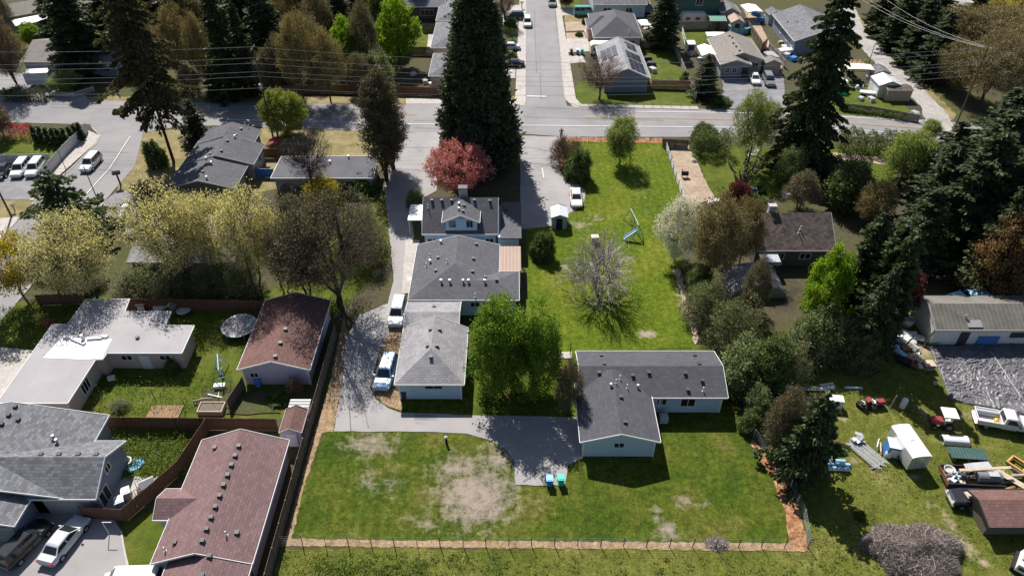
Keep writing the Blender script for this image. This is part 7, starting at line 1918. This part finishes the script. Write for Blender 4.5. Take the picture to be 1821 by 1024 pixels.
for px, py, lb in ((1275, 967, 'pale ring of dead brush at the wire fence'),):
    g = np.random.default_rng(9); n = 900; a = g.uniform(0, 6.28, n); r = np.sqrt(g.uniform(0, 1, n)); C = np.stack([np.cos(a) * r * 1.1, np.sin(a) * r * .75, g.uniform(.03, .4, n) * (1.1 - r)], 1); V, F = leaf_quads(C, .13, 14, g=g, flat=.4); t = thing('brush_heap', lb, 'brush pile', at(px, py)); me = np_mesh('twigs', V, F, g.uniform(0, 1, n)); me.materials.append(M['twig_heap']); link('twigs', me, t)['kind'] = 'stuff'
def mailbox(label, px, py, s=1.0, m='dark'):
    t = thing('mailbox', label, 'mailbox', at(px, py), 0.3, None, s); MB().box((0, 0, .55), (.12, .12, 1.1)).build('post', M['pole'], t); MB().loft([[(-.3, -.16, 1.1), (-.3, .16, 1.1), (-.3, .16, 1.3), (-.3, 0, 1.42), (-.3, -.16, 1.3)], [(.3, -.16, 1.1), (.3, .16, 1.1), (.3, .16, 1.3), (.3, 0, 1.42), (.3, -.16, 1.3)]]).build('box', M[m], t)
mailbox('dark cluster mailbox on the verge beside the side street', 215, 330, 1.8); mailbox('grey mailbox on the sidewalk at the top of the street', 928, 16, 1.2, 'greymetal'); mailbox('small pale mailbox on the lawn strip by the left pole', 27, 376, .9, 'greymetal')
t = thing('satellite_dish', 'grey satellite dish on the left wall of the long blue house', 'satellite dish', (-12.6, 70.5, 2.3)); MB().lathe([(.02, 0), (.35, .07), (.36, .09), (.02, .03)], 14).build('dish', M['greymetal'], t); MB().tube((0, 0, 0), (.5, 0, -.3), .03).build('arm', M['dark'], t)
t = thing('flag', 'red and white flag on a short staff by the mossy-roof chimney', 'flag', (34.2, 81.6, 4.9), .3); MB().tube((0, 0, 0), (.1, 0, 2.2), .03).build('staff', M['trim'], t)
fm = MB(); 
for i in range(6): fm.face([(.1 - .02, 0, 2.1 - i * .14), (-.75, .15 * math.sin(i), 1.85 - i * .16), (-.75, .15 * math.sin(i + 1), 1.7 - i * .16), (.08, 0, 1.97 - i * .14)])
fo = fm.build('cloth', M['red'], t); fo.data.materials.append(M['white_plastic']); fo.data.polygons.foreach_set('material_index', [i % 2 for i in range(6)])
t = thing('tarpaulin', 'bright blue tarpaulin screen beside the bungalow', 'tarpaulin', at(467, 316)); MB().beam((-1.9, 0, .8), (1.9, 0, .8), .06, 1.5).build('sheet', M['tarpblue'], t)
for a in (-1.9, 1.9): MB().tube((a, 0, 0), (a, 0, 1.7), .05).build('pole', M['trim_grey'], t)
canopy('red garden parasol canopy behind the bungalow', 492, 268, 2.0, 2.0, 1.6, 'red', .2, .4)

# ------------------------------------------------------------------ field of salvage at the right
def ground_tarp():
    g = np.random.default_rng(21); nx, ny = 170, 130
    A, B, C, D = [np.array(G(*p)) for p in ((1652, 618), (1900, 605), (1860, 748), (1690, 712))]
    mid = np.array(G(1662, 660))
    u, v = np.meshgrid(np.linspace(0, 1, nx), np.linspace(0, 1, ny))
    P = (A * (1 - u[..., None]) + B * u[..., None]) * (1 - v[..., None]) + (D * (1 - u[..., None]) + C * u[..., None]) * v[..., None]
    def vn(x, y, s):
        q = np.random.default_rng(s).uniform(0, 1, (64, 64)); xi = np.floor(x).astype(int); yi = np.floor(y).astype(int); fx = x - xi; fy = y - yi; fx = fx * fx * (3 - 2 * fx); fy = fy * fy * (3 - 2 * fy)
        h = lambda a, b: q[a % 64, b % 64]
        return (h(xi, yi) * (1 - fx) + h(xi + 1, yi) * fx) * (1 - fy) + (h(xi, yi + 1) * (1 - fx) + h(xi + 1, yi + 1) * fx) * fy
    X, Y = P[..., 0], P[..., 1]; wx = X + 1.6 * vn(X * .5, Y * .5, 1); wy = Y + 1.6 * vn(X * .5, Y * .5, 2); z = np.zeros_like(u)
    for k, (fr, am) in enumerate(((.7, .16), (1.4, .14), (2.6, .09), (4.5, .04))):
        an = 1.2 * vn(X * .25, Y * .25, 10 + k); z += am * (1 - np.abs(2 * vn((wx * np.cos(an) + wy * np.sin(an)) * fr * 1.8, (wy * np.cos(an) - wx * np.sin(an)) * fr * .7, 20 + k) - 1)) ** 3
    z = z + .05
    z[0, :] = z[-1, :] = .05; z[:, 0] = z[:, -1] = .05
    V = np.concatenate([P, z[..., None]], 2).reshape(-1, 3); o = V.mean(0) * [1, 1, 0]; V = V - o
    idx = np.arange(nx * ny).reshape(ny, nx); F = np.stack([idx[:-1, :-1], idx[1:, :-1], idx[1:, 1:], idx[:-1, 1:]], 2).reshape(-1, 4)[:, ::-1]
    me = np_mesh('ground_tarp', V, F); me.materials.append(M['tarp']); me.polygons.foreach_set('use_smooth', [True] * len(me.polygons))
    t = thing('ground_tarp', 'huge wrinkled silver-black ground tarp in front of the workshop', 'tarp', tuple(o)); link('sheet', me, t)
    a = Vector((*G(1760, 625, .15), .3)) - Vector(o); b = Vector((*G(1815, 708, .15), .3)) - Vector(o); MB().tube(a, b, .05, n=6).build('hose', M['greymetal'], t)
ground_tarp()
def pipes(label, nm, px, py, rz, n, L, r, mat, gap=None, z=0.0, cat='pipes', jit=.1):
    t = thing(nm, label, cat, at(px, py), rz); g = random.Random(n * 3 + int(px))
    pm = MB().tube((-L / 2, 0, 0), (L / 2, 0, 0), r, n=10).mesh('pipe', M[mat])
    for i in range(n):
        o = link('pipe', pm, t, (g.uniform(-jit, jit) * 3, (i - (n - 1) / 2) * (gap or r * 2.1), r + z), g.uniform(-jit, jit) * .2)
    for e in (-.35, .35): MB().box((e * L, 0, z * .5 + .01), (.1, n * (gap or r * 2.1), max(.02, z))).build('bearer', M['plank_grey'], t)
    return t
def planks(label, px, py, rz, n, L, w=.22, mat='plank', z=.1, jit=.15, nm='plank_stack'):
    t = thing(nm, label, 'planks', at(px, py), rz); g = random.Random(n + int(px)); pm = MB().box((0, 0, 0), (L, w, .06)).mesh('plank', M[mat])
    for i in range(n):
        o = link('plank', pm, t, (g.uniform(-.3, .3), g.uniform(-jit, jit) + (i % 3 - 1) * w * 1.05, z + .065 * (i // 3)), g.uniform(-jit, jit))
    MB().box((-L * .3, 0, z / 2 - .02), (.12, w * 3.4, max(.05, z - .06))).box((L * .3, 0, z / 2 - .02), (.12, w * 3.4, max(.05, z - .06))).build('bearer', M['plank_grey'], t)
    return t
planks('white boards at the end of the long rails under the trees', 1472, 690, R(2), 3, 1.5, .25, 'fence_white', .3); pipes('long dark rails lying in the shade behind the appliances', 'rail_stack', 1432, 693, R(1), 3, 4.6, .06, 'greymetal', .2, .15); pipes('single pale blue pipe lying in the shade', 'pipe', 1520, 691, R(-3), 1, 1.9, .13, 'lightblue', cat='pipe'); pipes('dark bars lying in front of the long rails', 'bar_stack', 1425, 706, R(-2), 2, 4.0, .05, 'dark', .25, .1)
box_item('large white chest freezer beside the stove', 'chest_freezer', 'appliance', 1482, 722, (1.4, .9, 1.2), 'white_plastic', R(-8)); 
t = box_item('white stove with dark front among the appliances', 'stove', 'appliance', 1464, 735, (.9, .8, 1.3), 'white_plastic', R(-20), None, True); MB().box((0, -.42, .6), (.6, .04, .5)).build('oven_window', M['glass'], t)
t = box_item('white washing machine left of the stove', 'washing_machine', 'appliance', 1452, 738, (.8, .8, 1.1), 'white_plastic', R(12), 'greymetal', True)
t = thing('metal_frame', 'leaning dark metal shelf frame left of the appliances', 'frame', at(1441, 728), R(25))
for a in (-.5, .5): MB().beam((a, -.5, 0), (a, .3, 1.5), .06, .06).build('upright', M['alu'], t)
for k in range(4): f = k / 3; MB().beam((-.5, -.5 + .8 * f, 1.5 * f + .03), (.5, -.5 + .8 * f, 1.5 * f + .03), .05, .05).build('rung', M['alu'], t)
MB().beam((0, -.42, .1), (0, .2, 1.3), .8, .03).build('panel', M['black'], t)
t = thing('water_heater', 'white-topped tank standing at the edge of the shade', 'tank', at(1604, 724)); MB().lathe([(.3, 0), (.32, .1), (.32, 1.1), (.26, 1.25), (.05, 1.3)], 12).build('tank', M['white_plastic'], t); MB().tube((.2, -.2, .2), (.6, -.7, .05), .06).build('pipe', M['dark'], t)
t = thing('pole_stand', 'thin post leaning near the tank', 'post', at(1583, 724)); MB().tube((0, 0, 0), (.1, 0, 1.8), .05).build('shaft', M['plank_grey'], t); MB().box((0, 0, .04), (.4, .4, .08)).build('foot', M['dark'], t)
# gate panels pile
t = thing('gate_pile', 'slanting pile of galvanised pipe gates and rails', 'gate panels', at(1540, 808), R(-62))
for k in range(11):
    y_ = -.85 + k * .16; MB().tube((-1.9 + .1 * (k % 3), y_, .25 + .03 * (k % 2)), (1.7 + .12 * (k % 4), y_ + .05, .3 + .03 * (k % 3)), .045, n=7).build('pipe', M['steel'], t)
for e in (-1.6, 1.5): MB().beam((e, -1, .1), (e, 1, .12), .1, .16).build('bearer', M['plank_grey'], t)
cl = MB(); g = random.Random(4)
for k in range(9): cl.box((-1.6 + g.uniform(-.5, .7), .25 + g.uniform(-.5, .6), .5 + g.uniform(-.1, .25)), (g.uniform(.3, .8), g.uniform(.2, .5), .1), g.uniform(0, 3), g.uniform(-.4, .4))
cl.build('scrap_sheet', M['alu'], t)
t = box_item('blue metal cabinet with white top behind the cargo trailer', 'cabinet', 'cabinet', 1585, 806, (1.5, 1.3, 1.5), 'tarpblue', R(-12), 'white_plastic'); t.rotation_euler[1] = .05
t = thing('barrel', 'white plastic barrel in front of the blue cabinet', 'barrel', at(1578, 812)); MB().lathe([(.25, 0), (.33, .2), (.33, .6), (.25, .8), (.06, .84)], 14).build('drum', M['white_plastic'], t); MB().tube((0, 0, .84), (0, 0, .9), .08).build('cap', M['dark'], t)
pallet('leaning pale pallet at the left side of the blue cabinet', 1566, 800, R(70), R(65), mat='plank'); pallet('second pallet behind the first at the blue cabinet', 1563, 793, R(60), R(55), mat='fence_white')
box_item('brown cardboard box between cabinet and cargo trailer', 'carton', 'box', 1597, 800, (.7, .6, .6), 'plank', .5, 'cream')
# truck cap, green sheets
t = thing('truck_cap', 'white rounded truck bed cap lying on the grass', 'truck cap', at(1697, 785), R(-6)); arc = [(1.0 * math.cos(a * math.pi / 8), .75 * math.sin(a * math.pi / 8) ** .7) for a in range(9)]
MB().loft([[(-1.25, a * .55, b * .8) for a, b in arc], [(1.15, a * .6, b * .9) for a, b in arc], [(1.3, a * .5, b * .6) for a, b in arc]]).build('shell', M['coating'], t); MB().box((-1.27, 0, .3), (.03, .7, .35)).build('end_window', M['glass'], t)
t = thing('sheet_stack', 'stack of green corrugated roofing sheets', 'roofing sheets', at(1716, 812), R(-5))
for k in range(4):
    m = MB(); n = 28
    for i in range(n):
        a, b = -.7 + 1.4 * i / n, -.7 + 1.4 * (i + 1) / n; za, zb = .05 * (i % 2), .05 * ((i + 1) % 2)
        m.face([(-1.7, a, za), (1.7, a, za), (1.7, b, zb), (-1.7, b, zb)])
    m.build('sheet', M['green_metal'], t, loc=(.03 * k, -.02 * k, .5 + .045 * k))
for e in (-1.3, 0, 1.3): MB().box((e, 0, .24), (.15, 1.5, .48)).build('bearer', M['timber'], t)
# junk trailer
def junk_trailer():
    t = thing('utility_trailer', 'low utility trailer with dark side boards', 'trailer', at(1722, 856), R(-3)); MB().box((0, 0, .55), (5.2, 2.2, .12)).build('deck', M['timber'], t)
    for s in (-1, 1): MB().box((0, s * 1.1, .8), (5.2, .06, .45)).build('side_board', M['dark'], t)
    MB().box((-2.6, 0, .8), (.06, 2.2, .4)).build('tailboard', M['rust'], t); wheels(t, [(.3, -1.2), (.3, 1.2), (1.0, -1.2), (1.0, 1.2)], .34); MB().beam((2.6, 0, .5), (3.8, 0, .45), .14, .12).build('drawbar', M['dark'], t)
    x, y = t.location[0], t.location[1]
    def on(nm, lb, cat, dx, dy, z=.62): q = thing(nm, lb, cat, (x + dx, y + dy, z), R(-3)); return q
    q = on('drum', 'long blue-black drum on the junk trailer', 'drum', 1.3, -.35); MB().tube((-1.1, 0, .5), (1.1, 0, .5), .5, n=16).build('barrel', M['car_grey'], q); MB().tube((-1.13, 0, .5), (-1.1, 0, .5), .4, n=14).build('end_cap', M['dark'], q); MB().box((.3, 0, 1.0), (.9, .5, .06)).build('plate', M['greymetal'], q)
    q = on('panel_stack', 'grey green metal panels on the junk trailer', 'panels', .9, .7); 
    for k in range(4): MB().box((.12 * k - .1, .05 * k, .5 + .05 * k), (2.3 - .15 * k, .9, .04), rz=.05 * k).build('panel', M['greymetal'], q)
    MB().box((0, 0, .24), (1.8, .7, .46)).build('crate', M['timber'], q)
    q = on('plank', 'long pale plank laid over the junk trailer load', 'plank', .6, .15); MB().beam((-2.0, -.15, 1.0), (2.9, .35, 1.1), .28, .06).build('board', M['plank'], q); MB().beam((-1.2, -.3, .95), (-1.1, .2, .97), .08, .06).build('batten', M['plank_grey'], q)
    q = on('tub', 'white round tub at the back of the junk trailer', 'tub', -1.9, .6); MB().lathe([(.35, 0), (.48, .5), (.52, .52), (.45, .5), (.36, .25)], 14).build('basin', M['white_plastic'], q); MB().lathe([(.01, .3), (.42, .32)], 12, closed=False).build('contents', M['stone'], q)
    g = random.Random(8); cols = ('blue_plastic', 'white_plastic', 'rust', 'dark', 'greymetal', 'cream', 'black', 'lightblue', 'steel', 'timber', 'dark', 'black', 'car_grey', 'dark')
    for k, c in enumerate(cols):
        q = on('scrap_part', ['blue crate', 'white box', 'rusty bracket', 'dark engine block', 'grey casing', 'cream carton', 'black bag', 'pale blue pan', 'steel cover', 'brown board', 'dark casing', 'black battery', 'charcoal housing', 'dark lump'][k] + ' in the load of the junk trailer, ' + ['by the tailboard', 'beside the white tub', 'at the rear left', 'in the middle', 'under the plank', 'on the front edge', 'near the drum', 'by the blue crate', 'on the dark casing', 'across the middle', 'at the near side', 'at the near rear corner', 'behind the drum', 'below the panels'][k], 'scrap', g.uniform(-2.2, .3), g.uniform(-.85, .5), .62)
        s = g.uniform(.35, .75); MB().box((0, 0, s * .35), (s * 1.3, s * .8, s * .7), g.uniform(0, 3), taper=.8).build('housing', M[c], q); MB().tube((0, 0, s * .6), (s * .3, s * .2, s * .95), s * .14, n=7).build('spout', M['dark' if k % 2 else 'steel'], q)
junk_trailer()
t = thing('wrecked_truck', 'stripped black truck front with chrome bumper by the timber pile', 'truck wreck', at(1712, 892), R(178)); MB().loft([rring(-1.6, .5, .4, 1.1, 1.8), rring(.3, .5, .4, 1.1, 1.8), rring(1.2, .46, .45, .95, 1.8), rring(1.4, .4, .5, .8, 1.8)]).build('body', M['car_black'], t); MB().box((1.45, 0, .5), (.14, 1.8, .2)).build('bumper', M['steel'], t); MB().box((-.3, 0, 1.14), (1.0, .7, .08), .2).build('cardboard', M['plank'], t)
for s in (-1, 1): MB().tube((1.38, s * .6, .75), (1.46, s * .6, .75), .15, n=12).build('headlight', M['lamp_clear'], t)
wheels(t, [(.6, -.85), (.6, .85), (-1.2, -.85), (-1.2, .85)], .34)
for i, (a, b, r, lb) in enumerate((((1752, 862), (1803, 858), .2, 'grey weathered log pointing at the wrecked truck'), ((1768, 882), (1812, 866), .2, 'brown sawn log below the grey one'), ((1760, 870), (1830, 890), .12, 'thin pale pole across the logs'), ((1790, 888), (1835, 892), .17, 'short brown log by the brown-roofed shed'), ((1795, 850), (1840, 848), .18, 'grey log at the right edge of the timber pile'))):
    A = at(*a); B = at(*b); t = thing('log', lb, 'log', A); z = .22 + .12 * (i % 3); MB().tube((0, 0, z), (B[0] - A[0], B[1] - A[1], z + .05), r, r * .85, 9).build('stem', M['plank_grey' if i % 2 == 0 else 'timber'], t); MB().tube((-.02, 0, z), (.02, 0, z), r * .8, n=8).build('cut_end', M['plank'], t)
planks('pair of pale boards leaning across the timber pile', 1800, 862, R(-48), 2, 4.0, .32, 'plank', .75, .05); planks('short grey boards on the timber pile', 1795, 880, R(-12), 4, 2.6, .2, 'plank_grey', .35)
t = thing('timber_frame', 'orange and steel frame at the right edge', 'frame', at(1820, 838), R(-55))
for y_ in (-.6, .6): MB().box((0, y_, .35), (3.0, .16, .3)).build('side_beam', M['orange_wood'], t)
for e in (-1.45, 0, 1.45): MB().box((e, 0, .36), (.16, 1.1, .28)).build('cross_beam', M['orange_wood'], t)
MB().box((.4, -.75, .25), (2.4, .1, .2)).build('steel_edge', M['steel'], t)
for i, (px, py, lb) in enumerate(((1750, 918, 'pale bucket at the open end of the brown-roofed shed'), (1747, 908, 'blue rag bundle at the open end of the shed'))): t = thing('bucket', lb, 'bucket', at(px, py)); MB().lathe([(.22, 0), (.3, .4), (.26, .4), (.2, .1)], 10).build('pail', M['white_plastic' if i == 0 else 'tarpblue'], t); MB().path([(-.28, 0, .4), (0, .1, .62), (.28, 0, .4)], .02).build('handle', M['steel'], t)
t = thing('machine', 'white machine with dark tracks cut by the right edge', 'machine', at(1817, 1008), R(50)); MB().box((0, 0, .8), (2.2, 1.1, .7), taper=.85).build('body', M['white_plastic'], t); MB().box((0, -.65, .3), (2.0, .3, .5)).box((0, .65, .3), (2.0, .3, .5)).build('track', M['black'], t); MB().box((.3, 0, 1.25), (1.2, .8, .12)).build('cover', M['plank'], t); MB().box((-.9, 0, .8), (.3, .7, .4)).build('engine', M['dark'], t)
t = thing('cable_coil', 'coil of dark hose beside the lawn-corner fir', 'coil', at(1487, 800))
for k in range(5):
    m = MB(); rr = .75 - .06 * k; pts = [(rr * math.cos(a * math.pi / 10) + .06 * k, rr * math.sin(a * math.pi / 10), .1 + .09 * k + .05 * math.sin(a * .7)) for a in range(21)]; m.path(pts, .05, 6); m.build('loop', M['black'], t)
MB().box((-.1, .6, .4), (.7, .5, .7), .4).build('reel', M['rust'], t)
pipes('row of blue pipes under the lawn-corner fir', 'pipe_row', 1485, 828, R(-4), 3, 2.6, .16, 'lightblue', .45, .08); pipes('silver pipe in front of the blue ones', 'pipe', 1483, 836, R(-3), 1, 2.5, .15, 'alu', cat='pipe')
# heap by the workshop: each piece a thing
def heap():
    g = random.Random(15)
    t = thing('barrel', 'pale round barrel at the top of the salvage heap', 'barrel', at(1612, 578)); MB().lathe([(.45, 0), (.6, .4), (.62, 1.0), (.66, 1.05), (.5, 1.02), (.42, .7)], 14).build('drum', M['white_plastic'], t); MB().lathe([(.01, .9), (.55, .92)], 12, closed=False).build('contents', M['stone'], t)
    spots = ((1603, 592, 'white crate', 'white_plastic', 'under the pale barrel'), (1616, 600, 'grey casing', 'greymetal', 'in front of the pale barrel'), (1596, 604, 'white perforated block', 'coating', 'at the left of the salvage heap'), (1607, 608, 'white hollow block', 'white_plastic', 'in the middle of the salvage heap'), (1618, 610, 'pale block', 'stone', 'right of the middle of the salvage heap'), (1610, 622, 'brown sheet', 'timber', 'lying on the salvage heap'), (1624, 620, 'grey panel', 'greymetal', 'at the right of the salvage heap'),
             (1592, 618, 'pale blue pan', 'lightblue', 'at the left edge of the salvage heap'), (1600, 632, 'light blue strip', 'lightblue', 'lower left of the salvage heap'), (1626, 634, 'cream board', 'cream', 'lower right of the salvage heap'), (1616, 640, 'yellow brown board', 'orange_wood', 'low in the salvage heap'), (1634, 646, 'tan plank', 'plank', 'at the foot of the salvage heap'), (1640, 655, 'white pipe bundle', 'white_plastic', 'nearest the ground tarp'), (1622, 652, 'rusty tin', 'rust', 'in the shade at the foot of the heap'), (1606, 646, 'dark tyre stack', 'black', 'in the shade left of the boards'), (1630, 604, 'silver lid', 'alu', 'on the bare earth beside the heap'))
    for px, py, nm, c, w in spots:
        t = thing('salvage_piece', nm + ' ' + w, 'salvage', at(px, py), g.uniform(0, 3)); s = g.uniform(.6, 1.1)
        MB().box((0, 0, s * .35), (s * 1.4, s * .7, s * g.uniform(.2, .7)), 0, g.uniform(-.4, .4)).build('piece', M[c], t); MB().beam((-s * .7, .1, .1), (s * .6, -.1, s * g.uniform(.3, .9)), .1, .06).build('strip', M[['plank', 'white_plastic', 'steel', 'stone'][int(s * 10) % 4]], t)
    planks('tan boards spilling from the foot of the salvage heap', 1642, 648, R(-58), 5, 2.4, .2, 'plank', .4, .25)
    t = thing('box', 'dark topped box at the corner of the ground tarp', 'box', at(1648, 655)); MB().box((0, 0, .4), (1.1, .9, .8)).build('body', M['timber'], t); MB().box((0, 0, .83), (1.2, 1.0, .06)).build('lid', M['plank'], t)
    t = thing('post', 'dark leaning post before the workshop end wall', 'post', at(1641, 617)); MB().beam((0, 0, 0), (.9, .5, 2.4), .14, .14).build('shaft', M['pole'], t); MB().beam((0, 0, .05), (1.2, -.4, .1), .1, .1).build('rail', M['pole'], t)
    t = thing('wire_roll', 'dark tangle of frames at the tarp corner', 'frames', at(1658, 612), .6)
    for k in range(6): MB().beam((-1.1, -.5 + k * .2, .1), (1.0, -.4 + k * .2, .5 + .05 * k), .05, .05).build('bar', M['dark'], t)
heap()
# clutter by the lane house and canopies
g = random.Random(31)
for i, (px, py, c, nm) in enumerate(((1388, 78, 'orange_wood', 'orange stacked boards'), (1393, 88, 'white_plastic', 'white folded table'), (1402, 95, 'tarpblue', 'blue covered heap'), (1398, 102, 'car_white', 'white boat-shaped cover'), (1410, 108, 'blue_plastic', 'dark blue crate'), (1384, 62, 'timber', 'brown shelf'), (1494, 140, 'cream', 'cream sheet'), (1500, 152, 'white_plastic', 'white box'), (1515, 160, 'dark', 'dark machine'), (1528, 158, 'white_plastic', 'white long tub'), (1540, 152, 'plank', 'tan chest'), (1498, 165, 'steel', 'steel tray'), (1530, 178, 'white_plastic', 'white low table'), (1548, 180, 'stone', 'pale stone slab'), (1497, 168, 'teal_plastic', 'teal tub'), (1543, 140, 'lightblue', 'pale blue bin'), (1344, 28, 'tarpblue', 'blue tarped heap'), (1352, 38, 'blue_plastic', 'blue crate'), (1362, 34, 'dark', 'dark barrow'), (1230, 98, 'stone', 'pale bench'), (1244, 108, 'white_plastic', 'white bowl'), (1398, 350, 'white_plastic', 'white scrap'), (1272, 362, 'white_plastic', 'white chair-like scrap'), (1262, 366, 'white_plastic', 'white stacked scrap'), (1160, 128, 'stone', 'white stone planter'), (1158, 118, 'dark', 'dark planter'), (1152, 108, 'dark', 'dark grill'), (735, 134, 'white_plastic', 'white garden box'), (756, 148, 'stone', 'pale planter box'), (766, 152, 'cream', 'cream shelf'), (1340, 340, 'tarpblue', 'pale blue cover'), (1625, 206, 'alu', 'silver covered bale'))):
    where = {True: 'beside the lane house', False: 'in the clutter by the lane'}[px < 1420]
    if px < 1300 and py < 115: where = 'in the garden of the beige-roofed house'
    if 1330 < px < 1370 and py < 50: where = 'by the white canopy at the top'
    if 1140 < px < 1165: where = 'on the patio strip of the solar-panel house'
    if px < 800: where = 'in the first street back garden'
    if px > 1600: where = 'at the fence end by the gravel lane'
    if 330 < py < 380: where = 'near the pruned tree'
    t = thing('yard_item', nm + ' ' + where, 'yard clutter', at(px, py), g.uniform(0, 3)); s = g.uniform(.8, 1.5)
    MB().box((0, 0, s * .3), (s * 1.3, s * .8, s * .55), 0, 0, .85).build('body', M[c], t); MB().box((0, 0, s * .6), (s * .9, s * .75, .07), .3).build('top', M[c if i % 3 else 'greymetal'], t)
t = thing('deck', 'brown raised deck with railing beside the lane canopies', 'deck', at(1512, 118)); MB().box((0, 0, .7), (5, 2.6, .12)).build('floor', M['timber'], t)
for a in range(6): MB().box((-2.4 + a * .96, -1.25, 1.05), (.1, .1, 1.6)).build('rail_post', M['timber'], t)
MB().beam((-2.5, -1.25, 1.8), (2.5, -1.25, 1.8), .1, .1).build('handrail', M['orange_wood'], t)
t = thing('stairs', 'pale wooden stairs at the side of the lane house', 'stairs', at(1392, 66))
for k in range(6): MB().box((k * .3, 0, .2 + k * .22), (.3, 1.2, .06)).build('step', M['plank'], t)
for s in (-.6, .6): MB().beam((0, s, 1.0), (1.8, s, 2.2), .07, .07).build('handrail', M['fence_white'], t)
def covered(label, px, py, rz, L, W, H, mat, nm='covered_boat', cat='boat'):
    t = thing(nm, label, cat, at(px, py), rz); MB().loft([[(-L / 2, -W * .4, .4), (-L / 2, W * .4, .4), (-L / 2, W * .4, H * .8), (-L / 2, 0, H), (-L / 2, -W * .4, H * .8)], [(0, -W / 2, .4), (0, W / 2, .4), (0, W / 2, H * .9), (0, 0, H * 1.15), (0, -W / 2, H * .9)], [(L / 2, -.1, .6), (L / 2, .1, .6), (L / 2, .1, H * .8), (L / 2, 0, H * .85), (L / 2, -.1, H * .8)]]).build('cover', M[mat], t); wheels(t, [(-.4, -W / 2), (-.4, W / 2)], .28)
covered('white covered boat on the path beside the lane house', 1400, 96, R(10), 4.2, 1.8, 1.2, 'coating'); covered('white covered small boat on the lane patio', 1545, 170, R(-20), 3.4, 1.4, .8, 'coating')
for i, (px, py) in enumerate(((1095, 20),)): t = thing('tarpaulin', 'teal and white rounded cover behind the tan house', 'cover', at(px, py)); arc = [(2.4 * math.cos(a * math.pi / 8), 1.6 * math.sin(a * math.pi / 8) + .3) for a in range(9)]; MB().loft([[(a, -1, b) for a, b in arc], [(a, 2, b) for a, b in arc]]).build('cover', M['teal_plastic'], t); MB().tube((-2.4, -1, 0), (-2.4, -1, .4), .05).build('peg', M['dark'], t)

# ------------------------------------------------------------------ the person by the road
def person():
    t = thing('person', 'person in dark clothes standing with hands on hips by the road', 'person', at(998, 245), R(0))
    def skin(name, verts, edges, mat, root=0, sub=1):
        me = bpy.data.meshes.new(name); me.from_pydata([v[:3] for v in verts], edges, []); me.materials.append(M[mat]); o = link(name, me, t)
        md = o.modifiers.new('skin', 'SKIN'); me.skin_vertices[0].data
        for i, v in enumerate(verts): me.skin_vertices[0].data[i].radius = (v[3], v[4] if len(v) > 4 else v[3])
        me.skin_vertices[0].data[root].use_root = True; o.modifiers.new('sub', 'SUBSURF').levels = sub; o.modifiers['sub'].render_levels = sub + 1
        return o
    if True:
        V = [(0, 0, .98, .15, .1), (0, 0, 1.2, .14, .1), (0, 0, 1.4, .17, .1), (0, 0, 1.52, .06, .06), (0, -.01, 1.6, .075, .085), (0, -.01, 1.72, .07, .085)]
        E = [(0, 1), (1, 2), (2, 3), (3, 4), (4, 5)]
        for s in (-1, 1):
            k = len(V); V += [(s * .1, 0, .9, .09), (s * .12, -.01, .5, .065), (s * .14, .02, .1, .045), (s * .15, -.1, .05, .04)]; E += [(0, k), (k, k + 1), (k + 1, k + 2), (k + 2, k + 3)]
            k = len(V); V += [(s * .2, 0, 1.42, .06), (s * .4, .05, 1.2, .045), (s * .24, -.06, 1.02, .032), (s * .2, -.09, .99, .035, .018)]; E += [(2, k), (k, k + 1), (k + 1, k + 2), (k + 2, k + 3)]
            h = k + 3
            for f in range(4):
                b = len(V); V += [(s * (.175 - .005 * f), -.11 + .006 * f, 1.005 - f * .018, .009), (s * (.135 - .004 * abs(f - 1)), -.13, 1.0 - f * .02, .008)]; E += [(h, b), (b, b + 1)]
            b = len(V); V += [(s * .2, -.06, 1.03, .01), (s * .18, -.02, 1.06, .009)]; E += [(h, b), (b, b + 1)]
        skin('body', V, E, 'skin')
        c = [(0, 0, 1.0, .17, .125), (0, 0, 1.2, .165, .125), (0, 0, 1.38, .19, .125), (0, 0, 1.45, .12, .1)]; e = [(0, 1), (1, 2), (2, 3)]
        for s in (-1, 1): k = len(c); c += [(s * .2, 0, 1.42, .075), (s * .4, .05, 1.2, .06), (s * .28, -.03, 1.07, .045)]; e += [(2, k), (k, k + 1), (k + 1, k + 2)]
        skin('jacket', c, e, 'cloth_black')
        c = [(0, 0, 1.0, .165, .12)]; e = []
        for s in (-1, 1): k = len(c); c += [(s * .1, 0, .88, .105), (s * .12, -.01, .5, .08), (s * .14, .02, .14, .065)]; e += [(0, k), (k, k + 1), (k + 1, k + 2)]
        skin('trousers', c, e, 'cloth_grey')
        MB().lathe([(.02, .12), (.075, .1), (.098, .02), (.1, -.06), (.08, -.1)], 14, (0, .012, 1.7), closed=False).build('hair', M['hair'], t)
        MB().box((0, -.1, 1.64), (.025, .03, .04)).build('nose', M['skin'], t); MB().box((0, -.092, 1.59), (.045, .01, .012)).build('mouth', M['red'], t)
        for s in (-1, 1): MB().box((s * .032, -.09, 1.675), (.02, .012, .012)).build('eye', M['black'], t); MB().box((s * .085, 0, 1.65), (.015, .04, .05)).build('ear', M['skin'], t); MB().box((s * .15, -.06, .045), (.1, .27, .09), taper=.8).build('shoe', M['black'], t)
person()
